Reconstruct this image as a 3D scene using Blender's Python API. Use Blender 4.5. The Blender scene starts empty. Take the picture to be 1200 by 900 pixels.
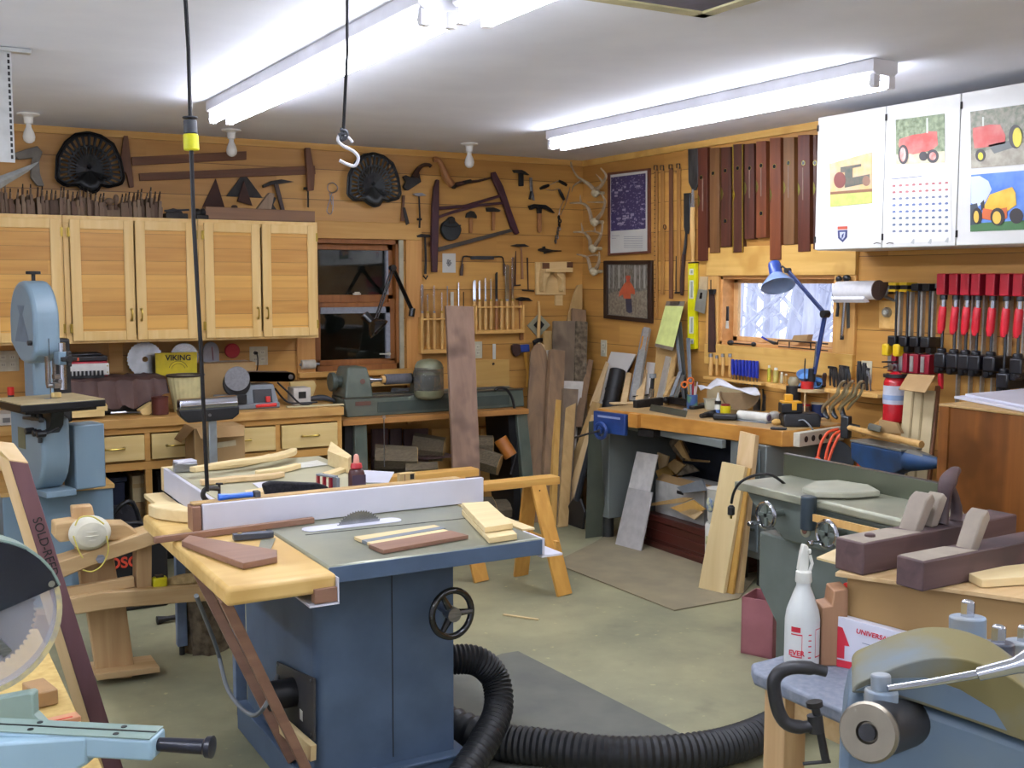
import bpy,bmesh,random
from math import*
from mathutils import Vector,Matrix,Euler
random.seed(7)
SC=bpy.context.scene
COL=SC.collection
F_=1301.5;PIT=radians(5.312);YAW=radians(29.706);ROL=radians(.10)
CAM=Vector((-4.455,-6.782,1.583))
FV=Vector((sin(YAW)*cos(PIT),cos(YAW)*cos(PIT),-sin(PIT)))
R0=Vector((cos(YAW),-sin(YAW),0));U0=R0.cross(FV)
RV=cos(ROL)*R0+sin(ROL)*U0;UV=-sin(ROL)*R0+cos(ROL)*U0
def on(ax,v,x,y):
 d=FV+RV*((x-600)/F_)-UV*((y-450)/F_)
 return CAM+d*((v-CAM[ax])/d[ax])
def X(v,x,y):return on(0,v,x,y)
def Y(v,x,y):return on(1,v,x,y)
def Z(v,x,y):return on(2,v,x,y)
def pj(p):
 d=Vector(p)-CAM;z=d.dot(FV)
 return 600+F_*d.dot(RV)/z,450-F_*d.dot(UV)/z
def up(x,y,py):
 lo,hi=-1,3.5
 for _ in range(40):
  m=(lo+hi)/2
  if pj((x,y,m))[1]>py:lo=m
  else:hi=m
 return lo
def V(*a):return Vector(a)
def lin(h):
 h=h.lstrip('#');c=[int(h[i:i+2],16)/255 for i in(0,2,4)]
 return tuple(x/12.92 if x<=.04045 else((x+.055)/1.055)**2.4 for x in c)+(1,)
MATS={}
def newmat(name):
 m=bpy.data.materials.new(name);m.use_nodes=True
 nt=m.node_tree;b=nt.nodes['Principled BSDF']
 return m,nt,b
def N(nt,t,**k):
 n=nt.nodes.new(t)
 for a,v in k.items():
  if a.startswith('i_'):n.inputs[int(a[2:])].default_value=v
  else:setattr(n,a,v)
 return n
def mat(name,c,rough=.5,metal=0,c2=None,sc=18,st=(1,1,1),bump=0,trans=0,emit=0,ior=1.45,coat=0,alpha=1,lo=.35,hi=.65):
 if name in MATS:return MATS[name]
 m,nt,b=newmat(name);L=nt.links
 b.inputs['Roughness'].default_value=rough;b.inputs['Metallic'].default_value=metal
 b.inputs['Base Color'].default_value=lin(c)
 tc=N(nt,'ShaderNodeTexCoord');mp=N(nt,'ShaderNodeMapping');mp.inputs['Scale'].default_value=st
 L.new(tc.outputs['Object'],mp.inputs[0])
 no=N(nt,'ShaderNodeTexNoise');no.inputs['Scale'].default_value=sc;no.inputs['Detail'].default_value=5
 L.new(mp.outputs[0],no.inputs['Vector'])
 if c2 is None:
  r,g,bb,_=lin(c);k=.82
  c2l=(r*k,g*k,bb*k,1)
 else:c2l=lin(c2)
 cr=N(nt,'ShaderNodeValToRGB');cr.color_ramp.elements[0].position=lo;cr.color_ramp.elements[1].position=hi
 cr.color_ramp.elements[0].color=lin(c);cr.color_ramp.elements[1].color=c2l
 L.new(no.outputs[0],cr.inputs[0]);L.new(cr.outputs[0],b.inputs['Base Color'])
 if bump:
  bn=N(nt,'ShaderNodeBump');bn.inputs['Strength'].default_value=bump;bn.inputs['Distance'].default_value=.004
  L.new(no.outputs[0],bn.inputs['Height']);L.new(bn.outputs[0],b.inputs['Normal'])
 if trans:b.inputs['Transmission Weight'].default_value=trans;b.inputs['IOR'].default_value=ior
 if coat:b.inputs['Coat Weight'].default_value=coat
 if alpha<1:b.inputs['Alpha'].default_value=alpha
 if emit:
  b.inputs['Emission Color'].default_value=lin(c);b.inputs['Emission Strength'].default_value=emit
 MATS[name]=m
 return m
def wood(name,c1,c2,axis=0,rough=.55,sc=1,rings=.5,dark=None):
 if name in MATS:return MATS[name]
 m,nt,b=newmat(name);L=nt.links
 b.inputs['Roughness'].default_value=rough
 tc=N(nt,'ShaderNodeTexCoord');mp=N(nt,'ShaderNodeMapping')
 s=[26*sc]*3;s[axis]=1.6*sc;mp.inputs['Scale'].default_value=s
 oi=N(nt,'ShaderNodeObjectInfo');va=N(nt,'ShaderNodeVectorMath',operation='SCALE');va.inputs[0].default_value=(7,5,9)
 L.new(oi.outputs['Random'],va.inputs['Scale']);ad=N(nt,'ShaderNodeVectorMath',operation='ADD')
 L.new(tc.outputs['Object'],ad.inputs[0]);L.new(va.outputs[0],ad.inputs[1]);L.new(ad.outputs[0],mp.inputs[0])
 n1=N(nt,'ShaderNodeTexNoise');n1.inputs['Scale'].default_value=1;n1.inputs['Detail'].default_value=6;n1.inputs['Distortion'].default_value=rings
 L.new(mp.outputs[0],n1.inputs['Vector'])
 cr=N(nt,'ShaderNodeValToRGB');e=cr.color_ramp.elements
 e[0].position=.32;e[0].color=lin(c1);e[1].position=.7;e[1].color=lin(c2)
 L.new(n1.outputs[0],cr.inputs[0]);out=cr.outputs[0]
 if dark:
  n2=N(nt,'ShaderNodeTexNoise');n2.inputs['Scale'].default_value=5;L.new(tc.outputs['Object'],n2.inputs['Vector'])
  c3=N(nt,'ShaderNodeValToRGB');c3.color_ramp.elements[0].position=.5;c3.color_ramp.elements[1].position=.68
  mx=N(nt,'ShaderNodeMix',data_type='RGBA');L.new(n2.outputs[0],c3.inputs[0]);L.new(c3.outputs[0],mx.inputs[0])
  L.new(out,mx.inputs[6]);mx.inputs[7].default_value=lin(dark);out=mx.outputs[2]
 L.new(out,b.inputs['Base Color'])
 bn=N(nt,'ShaderNodeBump');bn.inputs['Strength'].default_value=.15;bn.inputs['Distance'].default_value=.002
 L.new(n1.outputs[0],bn.inputs['Height']);L.new(bn.outputs[0],b.inputs['Normal'])
 MATS[name]=m
 return m
def math_(nt,op,a,b=None,c=None):
 n=nt.nodes.new('ShaderNodeMath');n.operation=op
 for i,v in enumerate((a,b,c)):
  if v is None:continue
  if isinstance(v,(int,float)):n.inputs[i].default_value=v
  else:nt.links.new(v,n.inputs[i])
 return n.outputs[0]
def boards(name,ax_len,cA,cB,cK,step=.19,stack='Z',rough=.45):
 """tongue and groove boards: colour per board, grain, knots, grooves"""
 m,nt,b=newmat(name);L=nt.links;b.inputs['Roughness'].default_value=rough
 tc=N(nt,'ShaderNodeTexCoord');sp=N(nt,'ShaderNodeSeparateXYZ');L.new(tc.outputs['Object'],sp.inputs[0])
 s=math_(nt,'DIVIDE',sp.outputs[stack],step);idx=math_(nt,'FLOOR',s);fr=math_(nt,'FRACT',s)
 run=math_(nt,'DIVIDE',sp.outputs[ax_len],2.1)
 run2=math_(nt,'FLOOR',math_(nt,'ADD',run,math_(nt,'MULTIPLY',idx,.371)))
 wn=N(nt,'ShaderNodeTexWhiteNoise',noise_dimensions='2D');cb=N(nt,'ShaderNodeCombineXYZ')
 L.new(idx,cb.inputs[0]);L.new(run2,cb.inputs[1]);L.new(cb.outputs[0],wn.inputs['Vector'])
 mp=N(nt,'ShaderNodeMapping');sc={'X':(1.3,22,22),'Y':(22,1.3,22),'Z':(22,22,1.3)}[ax_len];mp.inputs['Scale'].default_value=sc
 ofs=N(nt,'ShaderNodeVectorMath',operation='ADD');sc2=N(nt,'ShaderNodeVectorMath',operation='SCALE');sc2.inputs[0].default_value=(11,13,3)
 L.new(wn.outputs[0],sc2.inputs['Scale']);L.new(tc.outputs['Object'],ofs.inputs[0]);L.new(sc2.outputs[0],ofs.inputs[1]);L.new(ofs.outputs[0],mp.inputs[0])
 n1=N(nt,'ShaderNodeTexNoise');n1.inputs['Scale'].default_value=1;n1.inputs['Detail'].default_value=5;n1.inputs['Distortion'].default_value=.6
 L.new(mp.outputs[0],n1.inputs['Vector'])
 fac=math_(nt,'ADD',math_(nt,'MULTIPLY',n1.outputs[0],.75),math_(nt,'MULTIPLY',wn.outputs[0],.45))
 cr=N(nt,'ShaderNodeValToRGB');e=cr.color_ramp.elements;e[0].position=.3;e[0].color=lin(cA);e[1].position=.85;e[1].color=lin(cB)
 L.new(fac,cr.inputs[0])
 vo=N(nt,'ShaderNodeTexVoronoi');vm=N(nt,'ShaderNodeMapping');vs={'X':(1.5,2.4,2.4),'Y':(2.4,1.5,2.4),'Z':(2.4,2.4,1.5)}[ax_len]
 vm.inputs['Scale'].default_value=vs;L.new(ofs.outputs[0],vm.inputs[0]);L.new(vm.outputs[0],vo.inputs['Vector']);vo.inputs['Scale'].default_value=1.3
 kr=N(nt,'ShaderNodeValToRGB');k=kr.color_ramp.elements;k[0].position=.035;k[0].color=(1,1,1,1);k[1].position=.085;k[1].color=(0,0,0,1)
 L.new(vo.outputs['Distance'],kr.inputs[0])
 mx=N(nt,'ShaderNodeMix',data_type='RGBA');L.new(kr.outputs[0],mx.inputs[0]);L.new(cr.outputs[0],mx.inputs[6]);mx.inputs[7].default_value=lin(cK)
 g=math_(nt,'LESS_THAN',fr,.022)
 mg=N(nt,'ShaderNodeMix',data_type='RGBA');L.new(math_(nt,'MULTIPLY',g,.75),mg.inputs[0]);L.new(mx.outputs[2],mg.inputs[6]);mg.inputs[7].default_value=lin('#4a2f12')
 L.new(mg.outputs[2],b.inputs['Base Color'])
 bn=N(nt,'ShaderNodeBump');bn.inputs['Strength'].default_value=.5;bn.inputs['Distance'].default_value=.006
 L.new(math_(nt,'SUBTRACT',1,g),bn.inputs['Height']);L.new(bn.outputs[0],b.inputs['Normal'])
 MATS[name]=m
 return m
def frame(z):
 z=Vector(z).normalized();a=Vector((0,0,1))if abs(z.z)<.9 else Vector((1,0,0))
 x=a.cross(z).normalized();return x,z.cross(x),z
class MB:
 def __init__(s):s.v=[];s.f=[];s.m=[];s.k=0
 def add(s,vs,fs):
  b=len(s.v);s.v+=[Vector(v)for v in vs];s.f+=[tuple(b+i for i in f)for f in fs];s.m+=[s.k]*len(fs);return s
 def obox(s,c,ax,ay,az):
  c,ax,ay,az=map(Vector,(c,ax,ay,az))
  vs=[c+ax*i+ay*j+az*k for i in(-1,1)for j in(-1,1)for k in(-1,1)]
  return s.add(vs,[(0,1,3,2),(4,6,7,5),(0,4,5,1),(2,3,7,6),(0,2,6,4),(1,5,7,3)])
 def box(s,c,d,rz=0,rx=0,ry=0):
  M=Euler((rx,ry,rz)).to_matrix();return s.obox(c,M@V(d[0]/2,0,0),M@V(0,d[1]/2,0),M@V(0,0,d[2]/2))
 def bb(s,x0,y0,z0,x1,y1,z1):return s.box(((x0+x1)/2,(y0+y1)/2,(z0+z1)/2),(x1-x0,y1-y0,z1-z0))
 def bar(s,a,b,w,t,side=None):
  a,b=Vector(a),Vector(b);z=(b-a)
  sd=Vector(side)if side is not None else frame(z)[0]
  zz=z.normalized();sd=(sd-zz*sd.dot(zz)).normalized();n=zz.cross(sd)
  return s.obox((a+b)/2,sd*w/2,n*t/2,z/2)
 def cyl(s,a,b,r,r2=None,n=14,cap=True):
  a,b=Vector(a),Vector(b);x,y,z=frame(b-a);r2=r if r2 is None else r2
  vs=[p+(x*cos(t)+y*sin(t))*q for p,q in((a,r),(b,r2))for t in[2*pi*i/n for i in range(n)]]
  fs=[(i,(i+1)%n,n+(i+1)%n,n+i)for i in range(n)]
  if cap:fs+=[tuple(range(n))[::-1],tuple(range(n,2*n))]
  return s.add(vs,fs)
 def tube(s,pts,r,n=8,closed=False):
  pts=[Vector(p)for p in pts];m=len(pts);vs=[];px=None
  for i,p in enumerate(pts):
   if closed:t=pts[(i+1)%m]-pts[i-1]
   else:t=pts[min(i+1,m-1)]-pts[max(i-1,0)]
   t.normalize()
   if px is None:px=frame(t)[0]
   px=(px-t*px.dot(t)).normalized();py=t.cross(px);q=r[i]if isinstance(r,(list,tuple))else r
   vs+=[p+(px*cos(2*pi*j/n)+py*sin(2*pi*j/n))*q for j in range(n)]
  fs=[]
  for i in range(m if closed else m-1):
   a,b=i*n,((i+1)%m)*n
   fs+=[(a+j,a+(j+1)%n,b+(j+1)%n,b+j)for j in range(n)]
  if not closed:fs+=[tuple(range(n))[::-1],tuple(range((m-1)*n,m*n))]
  return s.add(vs,fs)
 def lathe(s,o,ax,prof,n=20):
  o=Vector(o);x,y,z=frame(ax);vs=[];m=len(prof)
  for r,h in prof:vs+=[o+z*h+(x*cos(2*pi*j/n)+y*sin(2*pi*j/n))*max(r,1e-4)for j in range(n)]
  fs=[(i*n+j,i*n+(j+1)%n,(i+1)*n+(j+1)%n,(i+1)*n+j)for i in range(m-1)for j in range(n)]
  return s.add(vs,fs+[tuple(range(n))[::-1],tuple(range((m-1)*n,m*n))])
 def prism(s,poly,d):
  poly=[Vector(p)for p in poly];d=Vector(d);n=len(poly)
  return s.add(poly+[p+d for p in poly],[tuple(range(n))[::-1],tuple(range(n,2*n))]+[(i,(i+1)%n,n+(i+1)%n,n+i)for i in range(n)])
 def loft(s,rings,cap=True):
  n=len(rings[0]);vs=[p for r in rings for p in r];m=len(rings)
  fs=[(i*n+j,i*n+(j+1)%n,(i+1)*n+(j+1)%n,(i+1)*n+j)for i in range(m-1)for j in range(n)]
  if cap:fs+=[tuple(range(n))[::-1],tuple(range((m-1)*n,m*n))]
  return s.add(vs,fs)
 def ell(s,c,r,n=14,m=8,R=None):
  c=Vector(c);r=(r,r,r)if isinstance(r,(int,float))else r;R=R or Matrix.Identity(3);rings=[]
  for i in range(1,m):
   a=pi*i/m;rings.append([c+R@V(r[0]*sin(a)*cos(2*pi*j/n),r[1]*sin(a)*sin(2*pi*j/n),-r[2]*cos(a))for j in range(n)])
  b=len(s.v);s.loft(rings,cap=False);L=len(s.v)
  s.v+=[c+R@V(0,0,-r[2]),c+R@V(0,0,r[2])]
  fs=[(b+(j+1)%n,b+j,L)for j in range(n)]+[(L-n+j,L-n+(j+1)%n,L+1)for j in range(n)]
  s.f+=fs;s.m+=[s.k]*len(fs);return s
 def torus(s,c,ax,R,r,n=28,m=8,a0=0,a1=2*pi,up=None):
  c=Vector(c);x,y,z=frame(ax)
  if up is not None:x=Vector(up);x=(x-z*x.dot(z)).normalized();y=z.cross(x)
  full=abs(a1-a0)>6.28;k=n if full else n+1
  return s.tube([c+(x*cos(a0+(a1-a0)*i/n)+y*sin(a0+(a1-a0)*i/n))*R for i in range(k)],r,m,closed=full)
def sm(pts,k=4):
 P=[Vector(p)for p in pts];out=[]
 for i in range(len(P)-1):
  a,b,c,d=P[max(i-1,0)],P[i],P[i+1],P[min(i+2,len(P)-1)]
  for j in range(k):
   t=j/k;out.append(.5*((2*b)+(c-a)*t+(2*a-5*b+4*c-d)*t*t+(3*b-a-3*c+d)*t**3))
 return out+[P[-1]]
def smc(pts,k=3):
 P=[Vector(p)for p in pts];n=len(P);out=[]
 for i in range(n):
  a,b,c,d=P[i-1],P[i],P[(i+1)%n],P[(i+2)%n]
  for j in range(k):
   t=j/k;out.append(.5*((2*b)+(c-a)*t+(2*a-5*b+4*c-d)*t*t+(3*b-a-3*c+d)*t**3))
 return out
def build(name,mb,m,parent=None,bev=0,ang=38,smooth=True,origin=None,seg=2,kind=None):
 me=bpy.data.meshes.new(name)
 o0=origin
 if parent is not None:
  o0=parent.get('_o',(0,0,0))if o0 is None else o0
 elif o0 is None:
  lo=[min(v[i]for v in mb.v)for i in range(3)];hi=[max(v[i]for v in mb.v)for i in range(3)]
  o0=((lo[0]+hi[0])/2,(lo[1]+hi[1])/2,lo[2])
 o0=Vector(o0)
 me.from_pydata([v-o0 for v in mb.v],[],mb.f)
 ms=m if isinstance(m,(list,tuple))else[m]
 for q in ms:me.materials.append(q)
 if len(ms)>1:me.polygons.foreach_set('material_index',mb.m)
 bm=bmesh.new();bm.from_mesh(me);bmesh.ops.recalc_face_normals(bm,faces=bm.faces);bm.to_mesh(me);bm.free()
 if smooth:
  me.polygons.foreach_set('use_smooth',[True]*len(me.polygons));me.set_sharp_from_angle(angle=radians(ang))
 o=bpy.data.objects.new(name,me);COL.objects.link(o)
 if parent is not None:o.parent=parent;o['_o']=tuple(o0)
 else:o.location=o0;o['_o']=tuple(o0)
 if bev:
  md=o.modifiers.new('bevel','BEVEL');md.width=bev;md.segments=seg;md.limit_method='ANGLE';md.angle_limit=radians(45)
 if kind:o['kind']=kind
 return o
def thing(name,label,cat,loc,group=None):
 o=bpy.data.objects.new(name,None);COL.objects.link(o);o.location=loc;o['_o']=tuple(loc)
 o.empty_display_size=.05;o['label']=label;o['category']=cat
 if group:o['group']=group
 return o
def solo(name,mb,m,label,cat,group=None,**k):
 o=build(name,mb,m,**k);o['label']=label;o['category']=cat
 if group:o['group']=group
 return o
def struct(name,mb,m,**k):
 k.setdefault('origin',(0,0,0));o=build(name,mb,m,**k);o['kind']='structure';return o
KIDS={}
def dup(o,parent=None):
 c=o.copy();COL.objects.link(c)
 if parent is not None:c.parent=parent
 for ch in[q for q in bpy.data.objects if q.parent==o]:dup(ch,c)
 return c
def place(proto,loc,rot=(0,0,0),label=None,group=None,first=[None],sc=None):
 """the first call moves the prototype itself, later ones copy it"""
 if proto.get('_used'):o=dup(proto)
 else:proto['_used']=1;o=proto
 o.location=loc;o.rotation_euler=rot
 if sc:o.scale=(sc,sc,sc)if isinstance(sc,(int,float))else sc
 if label:o['label']=label
 if group:o['group']=group
 return o
TXT={}
def text(name,s,size,M,mt,parent=None,depth=.0008,bold=0,label=None):
 """real lettering as a thin mesh; M maps the text plane to the world"""
 cu=bpy.data.curves.new(name,'FONT');cu.body=s;cu.size=size;cu.extrude=depth;cu.align_x='CENTER';cu.align_y='CENTER';cu.offset=bold
 ob=bpy.data.objects.new('tmp',cu);COL.objects.link(ob);dg=bpy.context.evaluated_depsgraph_get();dg.update()
 me=bpy.data.meshes.new_from_object(ob.evaluated_get(dg));bpy.data.objects.remove(ob)
 o0=Vector(parent.get('_o',(0,0,0)))
 me.transform(Matrix.Translation(-o0)@M);me.materials.clear();me.materials.append(mt)
 o=bpy.data.objects.new(name,me);COL.objects.link(o);o.parent=parent;o['_o']=tuple(o0)
 return o
def TM(o,x,y):
 x=Vector(x).normalized();y=Vector(y);y=(y-x*y.dot(x)).normalized();z=x.cross(y)
 M=Matrix((x,y,z)).transposed().to_4x4();M.translation=Vector(o);return M
def W(w,off,x,y):return Y(-off,x,y)if w=='b' else X(-off,x,y)
WN={'b':Vector((0,-1,0)),'r':Vector((-1,0,0))}
WR={'b':Vector((1,0,0)),'r':Vector((0,-1,0))}
def wpoly(mb,w,off,th,pts,k=0):
 P=[W(w,off+th,*p)for p in pts]
 if k:P=smc(P,k)
 return mb.prism(P,-WN[w]*th)
def wtube(mb,w,off,pts,r,k=0,n=8):
 P=[W(w,off,*p)for p in pts]
 if k:
  if isinstance(r,(list,tuple)):
   R=[];
   for i in range(len(r)-1):R+=[r[i]+(r[i+1]-r[i])*j/k for j in range(k)]
   r=R+[r[-1]]
  P=sm(P,k)
 return mb.tube(P,r,n)
pineB=boards('pine_boards_back','X','#a9793a','#cb9a50','#5a3510')
pineR=boards('pine_boards_side','Y','#a9793a','#cb9a50','#5a3510')
trimw=wood('trim_pine','#bd8c42','#cda05a',0)
trimz=wood('trim_pine_upright','#c38a48','#d39f5c',2)
trimy=wood('trim_pine_light','#c99d4e','#d9b064',1,dark='#bb8d42')
plaster=mat('plaster','#e4e8f2',.9,c2='#dde1ec',sc=3)
concrete=mat('concrete','#93906f',.62,c2='#7f7d66',sc=2.2,bump=.1,lo=.3,hi=.7)
XL,YN=-6.6,-9.4
def bigfloor():
 m,nt,b=newmat('concrete_floor');L=nt.links;b.inputs['Roughness'].default_value=.55
 tc=N(nt,'ShaderNodeTexCoord')
 a=N(nt,'ShaderNodeTexNoise');a.inputs['Scale'].default_value=1.3;a.inputs['Detail'].default_value=8;a.inputs['Roughness'].default_value=.6;L.new(tc.outputs['Object'],a.inputs['Vector'])
 r=N(nt,'ShaderNodeValToRGB');e=r.color_ramp.elements;e[0].position=.33;e[0].color=lin('#75765f');e[1].position=.66;e[1].color=lin('#a09c79');L.new(a.outputs[0],r.inputs[0])
 s=N(nt,'ShaderNodeTexNoise');s.inputs['Scale'].default_value=26;s.inputs['Detail'].default_value=6;L.new(tc.outputs['Object'],s.inputs['Vector'])
 r2=N(nt,'ShaderNodeValToRGB');r2.color_ramp.elements[0].position=.66;r2.color_ramp.elements[1].position=.74;L.new(s.outputs[0],r2.inputs[0])
 mx=N(nt,'ShaderNodeMix',data_type='RGBA');L.new(math_(nt,'MULTIPLY',r2.outputs[0],.5),mx.inputs[0]);L.new(r.outputs[0],mx.inputs[6]);mx.inputs[7].default_value=lin('#c9bd86')
 d=N(nt,'ShaderNodeTexNoise');d.inputs['Scale'].default_value=4.2;d.inputs['Detail'].default_value=4;L.new(tc.outputs['Object'],d.inputs['Vector'])
 r3=N(nt,'ShaderNodeValToRGB');r3.color_ramp.elements[0].position=.6;r3.color_ramp.elements[1].position=.75;L.new(d.outputs[0],r3.inputs[0])
 mx2=N(nt,'ShaderNodeMix',data_type='RGBA');L.new(math_(nt,'MULTIPLY',r3.outputs[0],.45),mx2.inputs[0]);L.new(mx.outputs[2],mx2.inputs[6]);mx2.inputs[7].default_value=lin('#5f6152')
 L.new(mx2.outputs[2],b.inputs['Base Color'])
 bn=N(nt,'ShaderNodeBump');bn.inputs['Strength'].default_value=.12;bn.inputs['Distance'].default_value=.01;L.new(a.outputs[0],bn.inputs['Height']);L.new(bn.outputs[0],b.inputs['Normal'])
 return m
struct('floor',MB().bb(XL,YN,-.12,.14,.14,0),bigfloor())
struct('ceiling',MB().bb(XL,YN,2.44,.14,.14,2.56),plaster)
bx0,bx1,bz0,bz1=-2.04,-1.45,1.0,1.85
b=MB();b.bb(XL,0,0,bx0,.14,2.44);b.bb(bx1,0,0,.14,.14,2.44);b.bb(bx0,0,0,bx1,.14,bz0);b.bb(bx0,0,bz1,bx1,.14,2.44)
struct('wall_back',b,pineB)
ry0,ry1,rz0,rz1=-2.47,-1.53,1.2,1.615
b=MB();b.bb(0,YN,0,.14,ry0,2.44);b.bb(0,ry1,0,.14,0,2.44);b.bb(0,ry0,0,.14,ry1,rz0);b.bb(0,ry0,rz1,.14,ry1,2.44)
struct('wall_right',b,pineR)
struct('wall_left',MB().bb(XL-.12,YN,0,XL,.14,2.44),plaster)
struct('wall_front',MB().bb(XL-.12,YN-.12,0,.14,YN,2.44),plaster)
struct('trim_1',MB().bb(XL,-.02,2.4,0,0,2.44),trimw)
struct('trim_2',MB().bb(-.02,YN,2.4,0,-.02,2.44),trimy)
orange=wood('stained_pine','#84501f','#985f2a',0);orangez=wood('stained_pine_upright','#84501f','#985f2a',2)
grey=mat('track_grey','#8d929c',.4,sc=60)
glass=mat('window_glass','#0e1312',.02,sc=1)
gb=glass.node_tree.nodes['Principled BSDF'];gb.inputs['Transmission Weight'].default_value=1;gb.inputs['IOR'].default_value=1.5
for l in list(glass.node_tree.links):
 if l.to_socket==gb.inputs['Base Color']:glass.node_tree.links.remove(l)
gb.inputs['Base Color'].default_value=(.55,.6,.58,1)
w=struct('window_1',MB().bb(bx0,.0,bz1-.03,bx1,.12,bz1).bb(bx0,0,bz0,bx1,.12,bz0+.035).bb(bx0,0,bz0,bx0+.02,.12,bz1).bb(bx1-.02,0,bz0,bx1,.12,bz1),orangez)
def wpart(n,mb,m,**k):o=build(n,mb,m,w,**k);return o
mz=1.46
wpart('upper_sash',MB().bb(bx0+.02,.05,mz-.02,bx1-.02,.085,mz+.03).bb(bx0+.02,.05,bz1-.07,bx1-.02,.085,bz1-.03).bb(bx1-.06,.05,mz,bx1-.02,.085,bz1-.03).bb(bx0+.02,.05,mz,bx0+.05,.085,bz1-.03),orangez,bev=.003)
wpart('lower_sash',MB().bb(bx0+.02,.02,bz0+.035,bx1-.02,.05,bz0+.07).bb(bx0+.02,.02,mz-.05,bx1-.05,.05,mz-.02).bb(bx1-.06,.02,bz0+.05,bx1-.02,.05,mz).bb(bx0+.02,.02,bz0+.05,bx0+.05,.05,mz),orangez,bev=.003)
wpart('track',MB().bb(bx1-.075,.03,mz+.03,bx1-.06,.06,bz1-.07).bb(bx1-.09,.01,bz0+.07,bx1-.06,.03,mz-.05).bb(bx0+.05,.01,mz-.09,bx1-.06,.03,mz-.05),grey)
wpart('pane',MB().bb(bx0+.04,.064,mz+.02,bx1-.06,.070,bz1-.06),glass,smooth=False);wpart('pane',MB().bb(bx0+.04,.032,bz0+.06,bx1-.06,.038,mz-.03),glass,smooth=False)
wpart('latch',MB().box((-1.74,.018,mz+.035),(.05,.02,.012)).box((-1.74,.01,mz+.045),(.02,.03,.008),rz=.5),mat('latch_white','#d8d4c4',.4),bev=.002)
wpart('crank',MB().cyl((-1.53,.01,1.1),(-1.53,-.02,1.1),.012).bar((-1.53,-.02,1.1),(-1.6,-.025,1.102),.014,.008),MATS['latch_white'],bev=.002)
struct('trim_3',MB().bb(-2.16,-.022,bz1,-1.29,0,bz1+.11),trimw,bev=.003)
struct('trim_4',MB().bb(bx1+.045,-.022,.62,-1.29,0,bz1).bb(-2.16,-.02,.84,bx0,0,bz1),trimz,bev=.003)
struct('trim_5',MB().bb(bx1,-.012,.95,bx1+.03,.0,bz1),mat('casing_grey','#b8b29a',.5))
struct('trim_6',MB().bb(-2.16,-.05,bz0-.035,-1.29,0,bz0),trimw,bev=.004)
dk=mat('sky_block_dark','#4c524a',.9,c2='#30352e',sc=5)
struct('sky_block_walls',MB().bb(-4,1.7,-.1,.6,1.8,2.6).bb(-4,.14,-.1,-3.9,1.7,2.6).bb(.5,.14,-.1,.6,1.7,2.6).bb(-4,.14,2.5,.6,1.8,2.6),dk)  # made-up dark enclosure behind the back window, keeps sky light out
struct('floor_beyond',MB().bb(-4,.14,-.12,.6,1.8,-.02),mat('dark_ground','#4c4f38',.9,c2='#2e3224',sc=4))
w=struct('window_2',MB().bb(0,ry0,rz0,.13,ry1,rz0+.02).bb(0,ry0,rz1-.02,.13,ry1,rz1).bb(0,ry0,rz0,.13,ry0+.02,rz1).bb(0,ry1-.02,rz0,.13,ry1,rz1),wood('window_pine','#c08a4e','#d39c60',1))
wpart('sash',MB().bb(.085,ry0+.02,rz0+.02,.11,ry1-.02,rz0+.05).bb(.085,ry0+.02,rz1-.045,.11,ry1-.02,rz1-.02).bb(.085,ry0+.02,rz0+.02,.11,ry0+.045,rz1-.02).bb(.085,ry1-.06,rz0+.02,.11,ry1-.02,rz1-.02),wood('pale_sash','#c99a62','#dcb680',2),bev=.003)
clear=mat('clear_glass','#ffffff',0,sc=1);cb_=clear.node_tree.nodes['Principled BSDF'];cb_.inputs['Transmission Weight'].default_value=1;cb_.inputs['IOR'].default_value=1.1
for l in list(clear.node_tree.links):
 if l.to_socket==cb_.inputs['Base Color']:clear.node_tree.links.remove(l)
wpart('pane',MB().bb(.096,ry0+.04,rz0+.04,.1,ry1-.04,rz1-.04),clear,smooth=False)
struct('trim_7',MB().bb(-.025,-2.62,rz1,0,-1.42,rz1+.17),trimy,bev=.003)
struct('trim_8',MB().bb(-.03,-2.62,rz0-.125,0,-1.42,rz0),trimy,bev=.003)
struct('trim_9',MB().bb(-.02,-2.62,rz0,0,ry0,rz1).bb(-.02,ry1,rz0,0,-1.42,rz1),wood('trim_pine_side','#c99450','#dcae66',2),bev=.003)
snow=mat('snow','#dfe4f2',.9,sc=2)
struct('ground_outside',MB().bb(.14,-14,-.4,26,22,-.3),snow)
bark=mat('hazed_bark','#c9cbd8',.9,c2='#a6a8b8',sc=9,st=(1,1,.2));needle=mat('hazed_needles','#8fa0a4',.9,c2='#6d7f84',sc=8)  # blown-out haze of the bright view painted into the tree colours
rt=random.Random(4)
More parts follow.
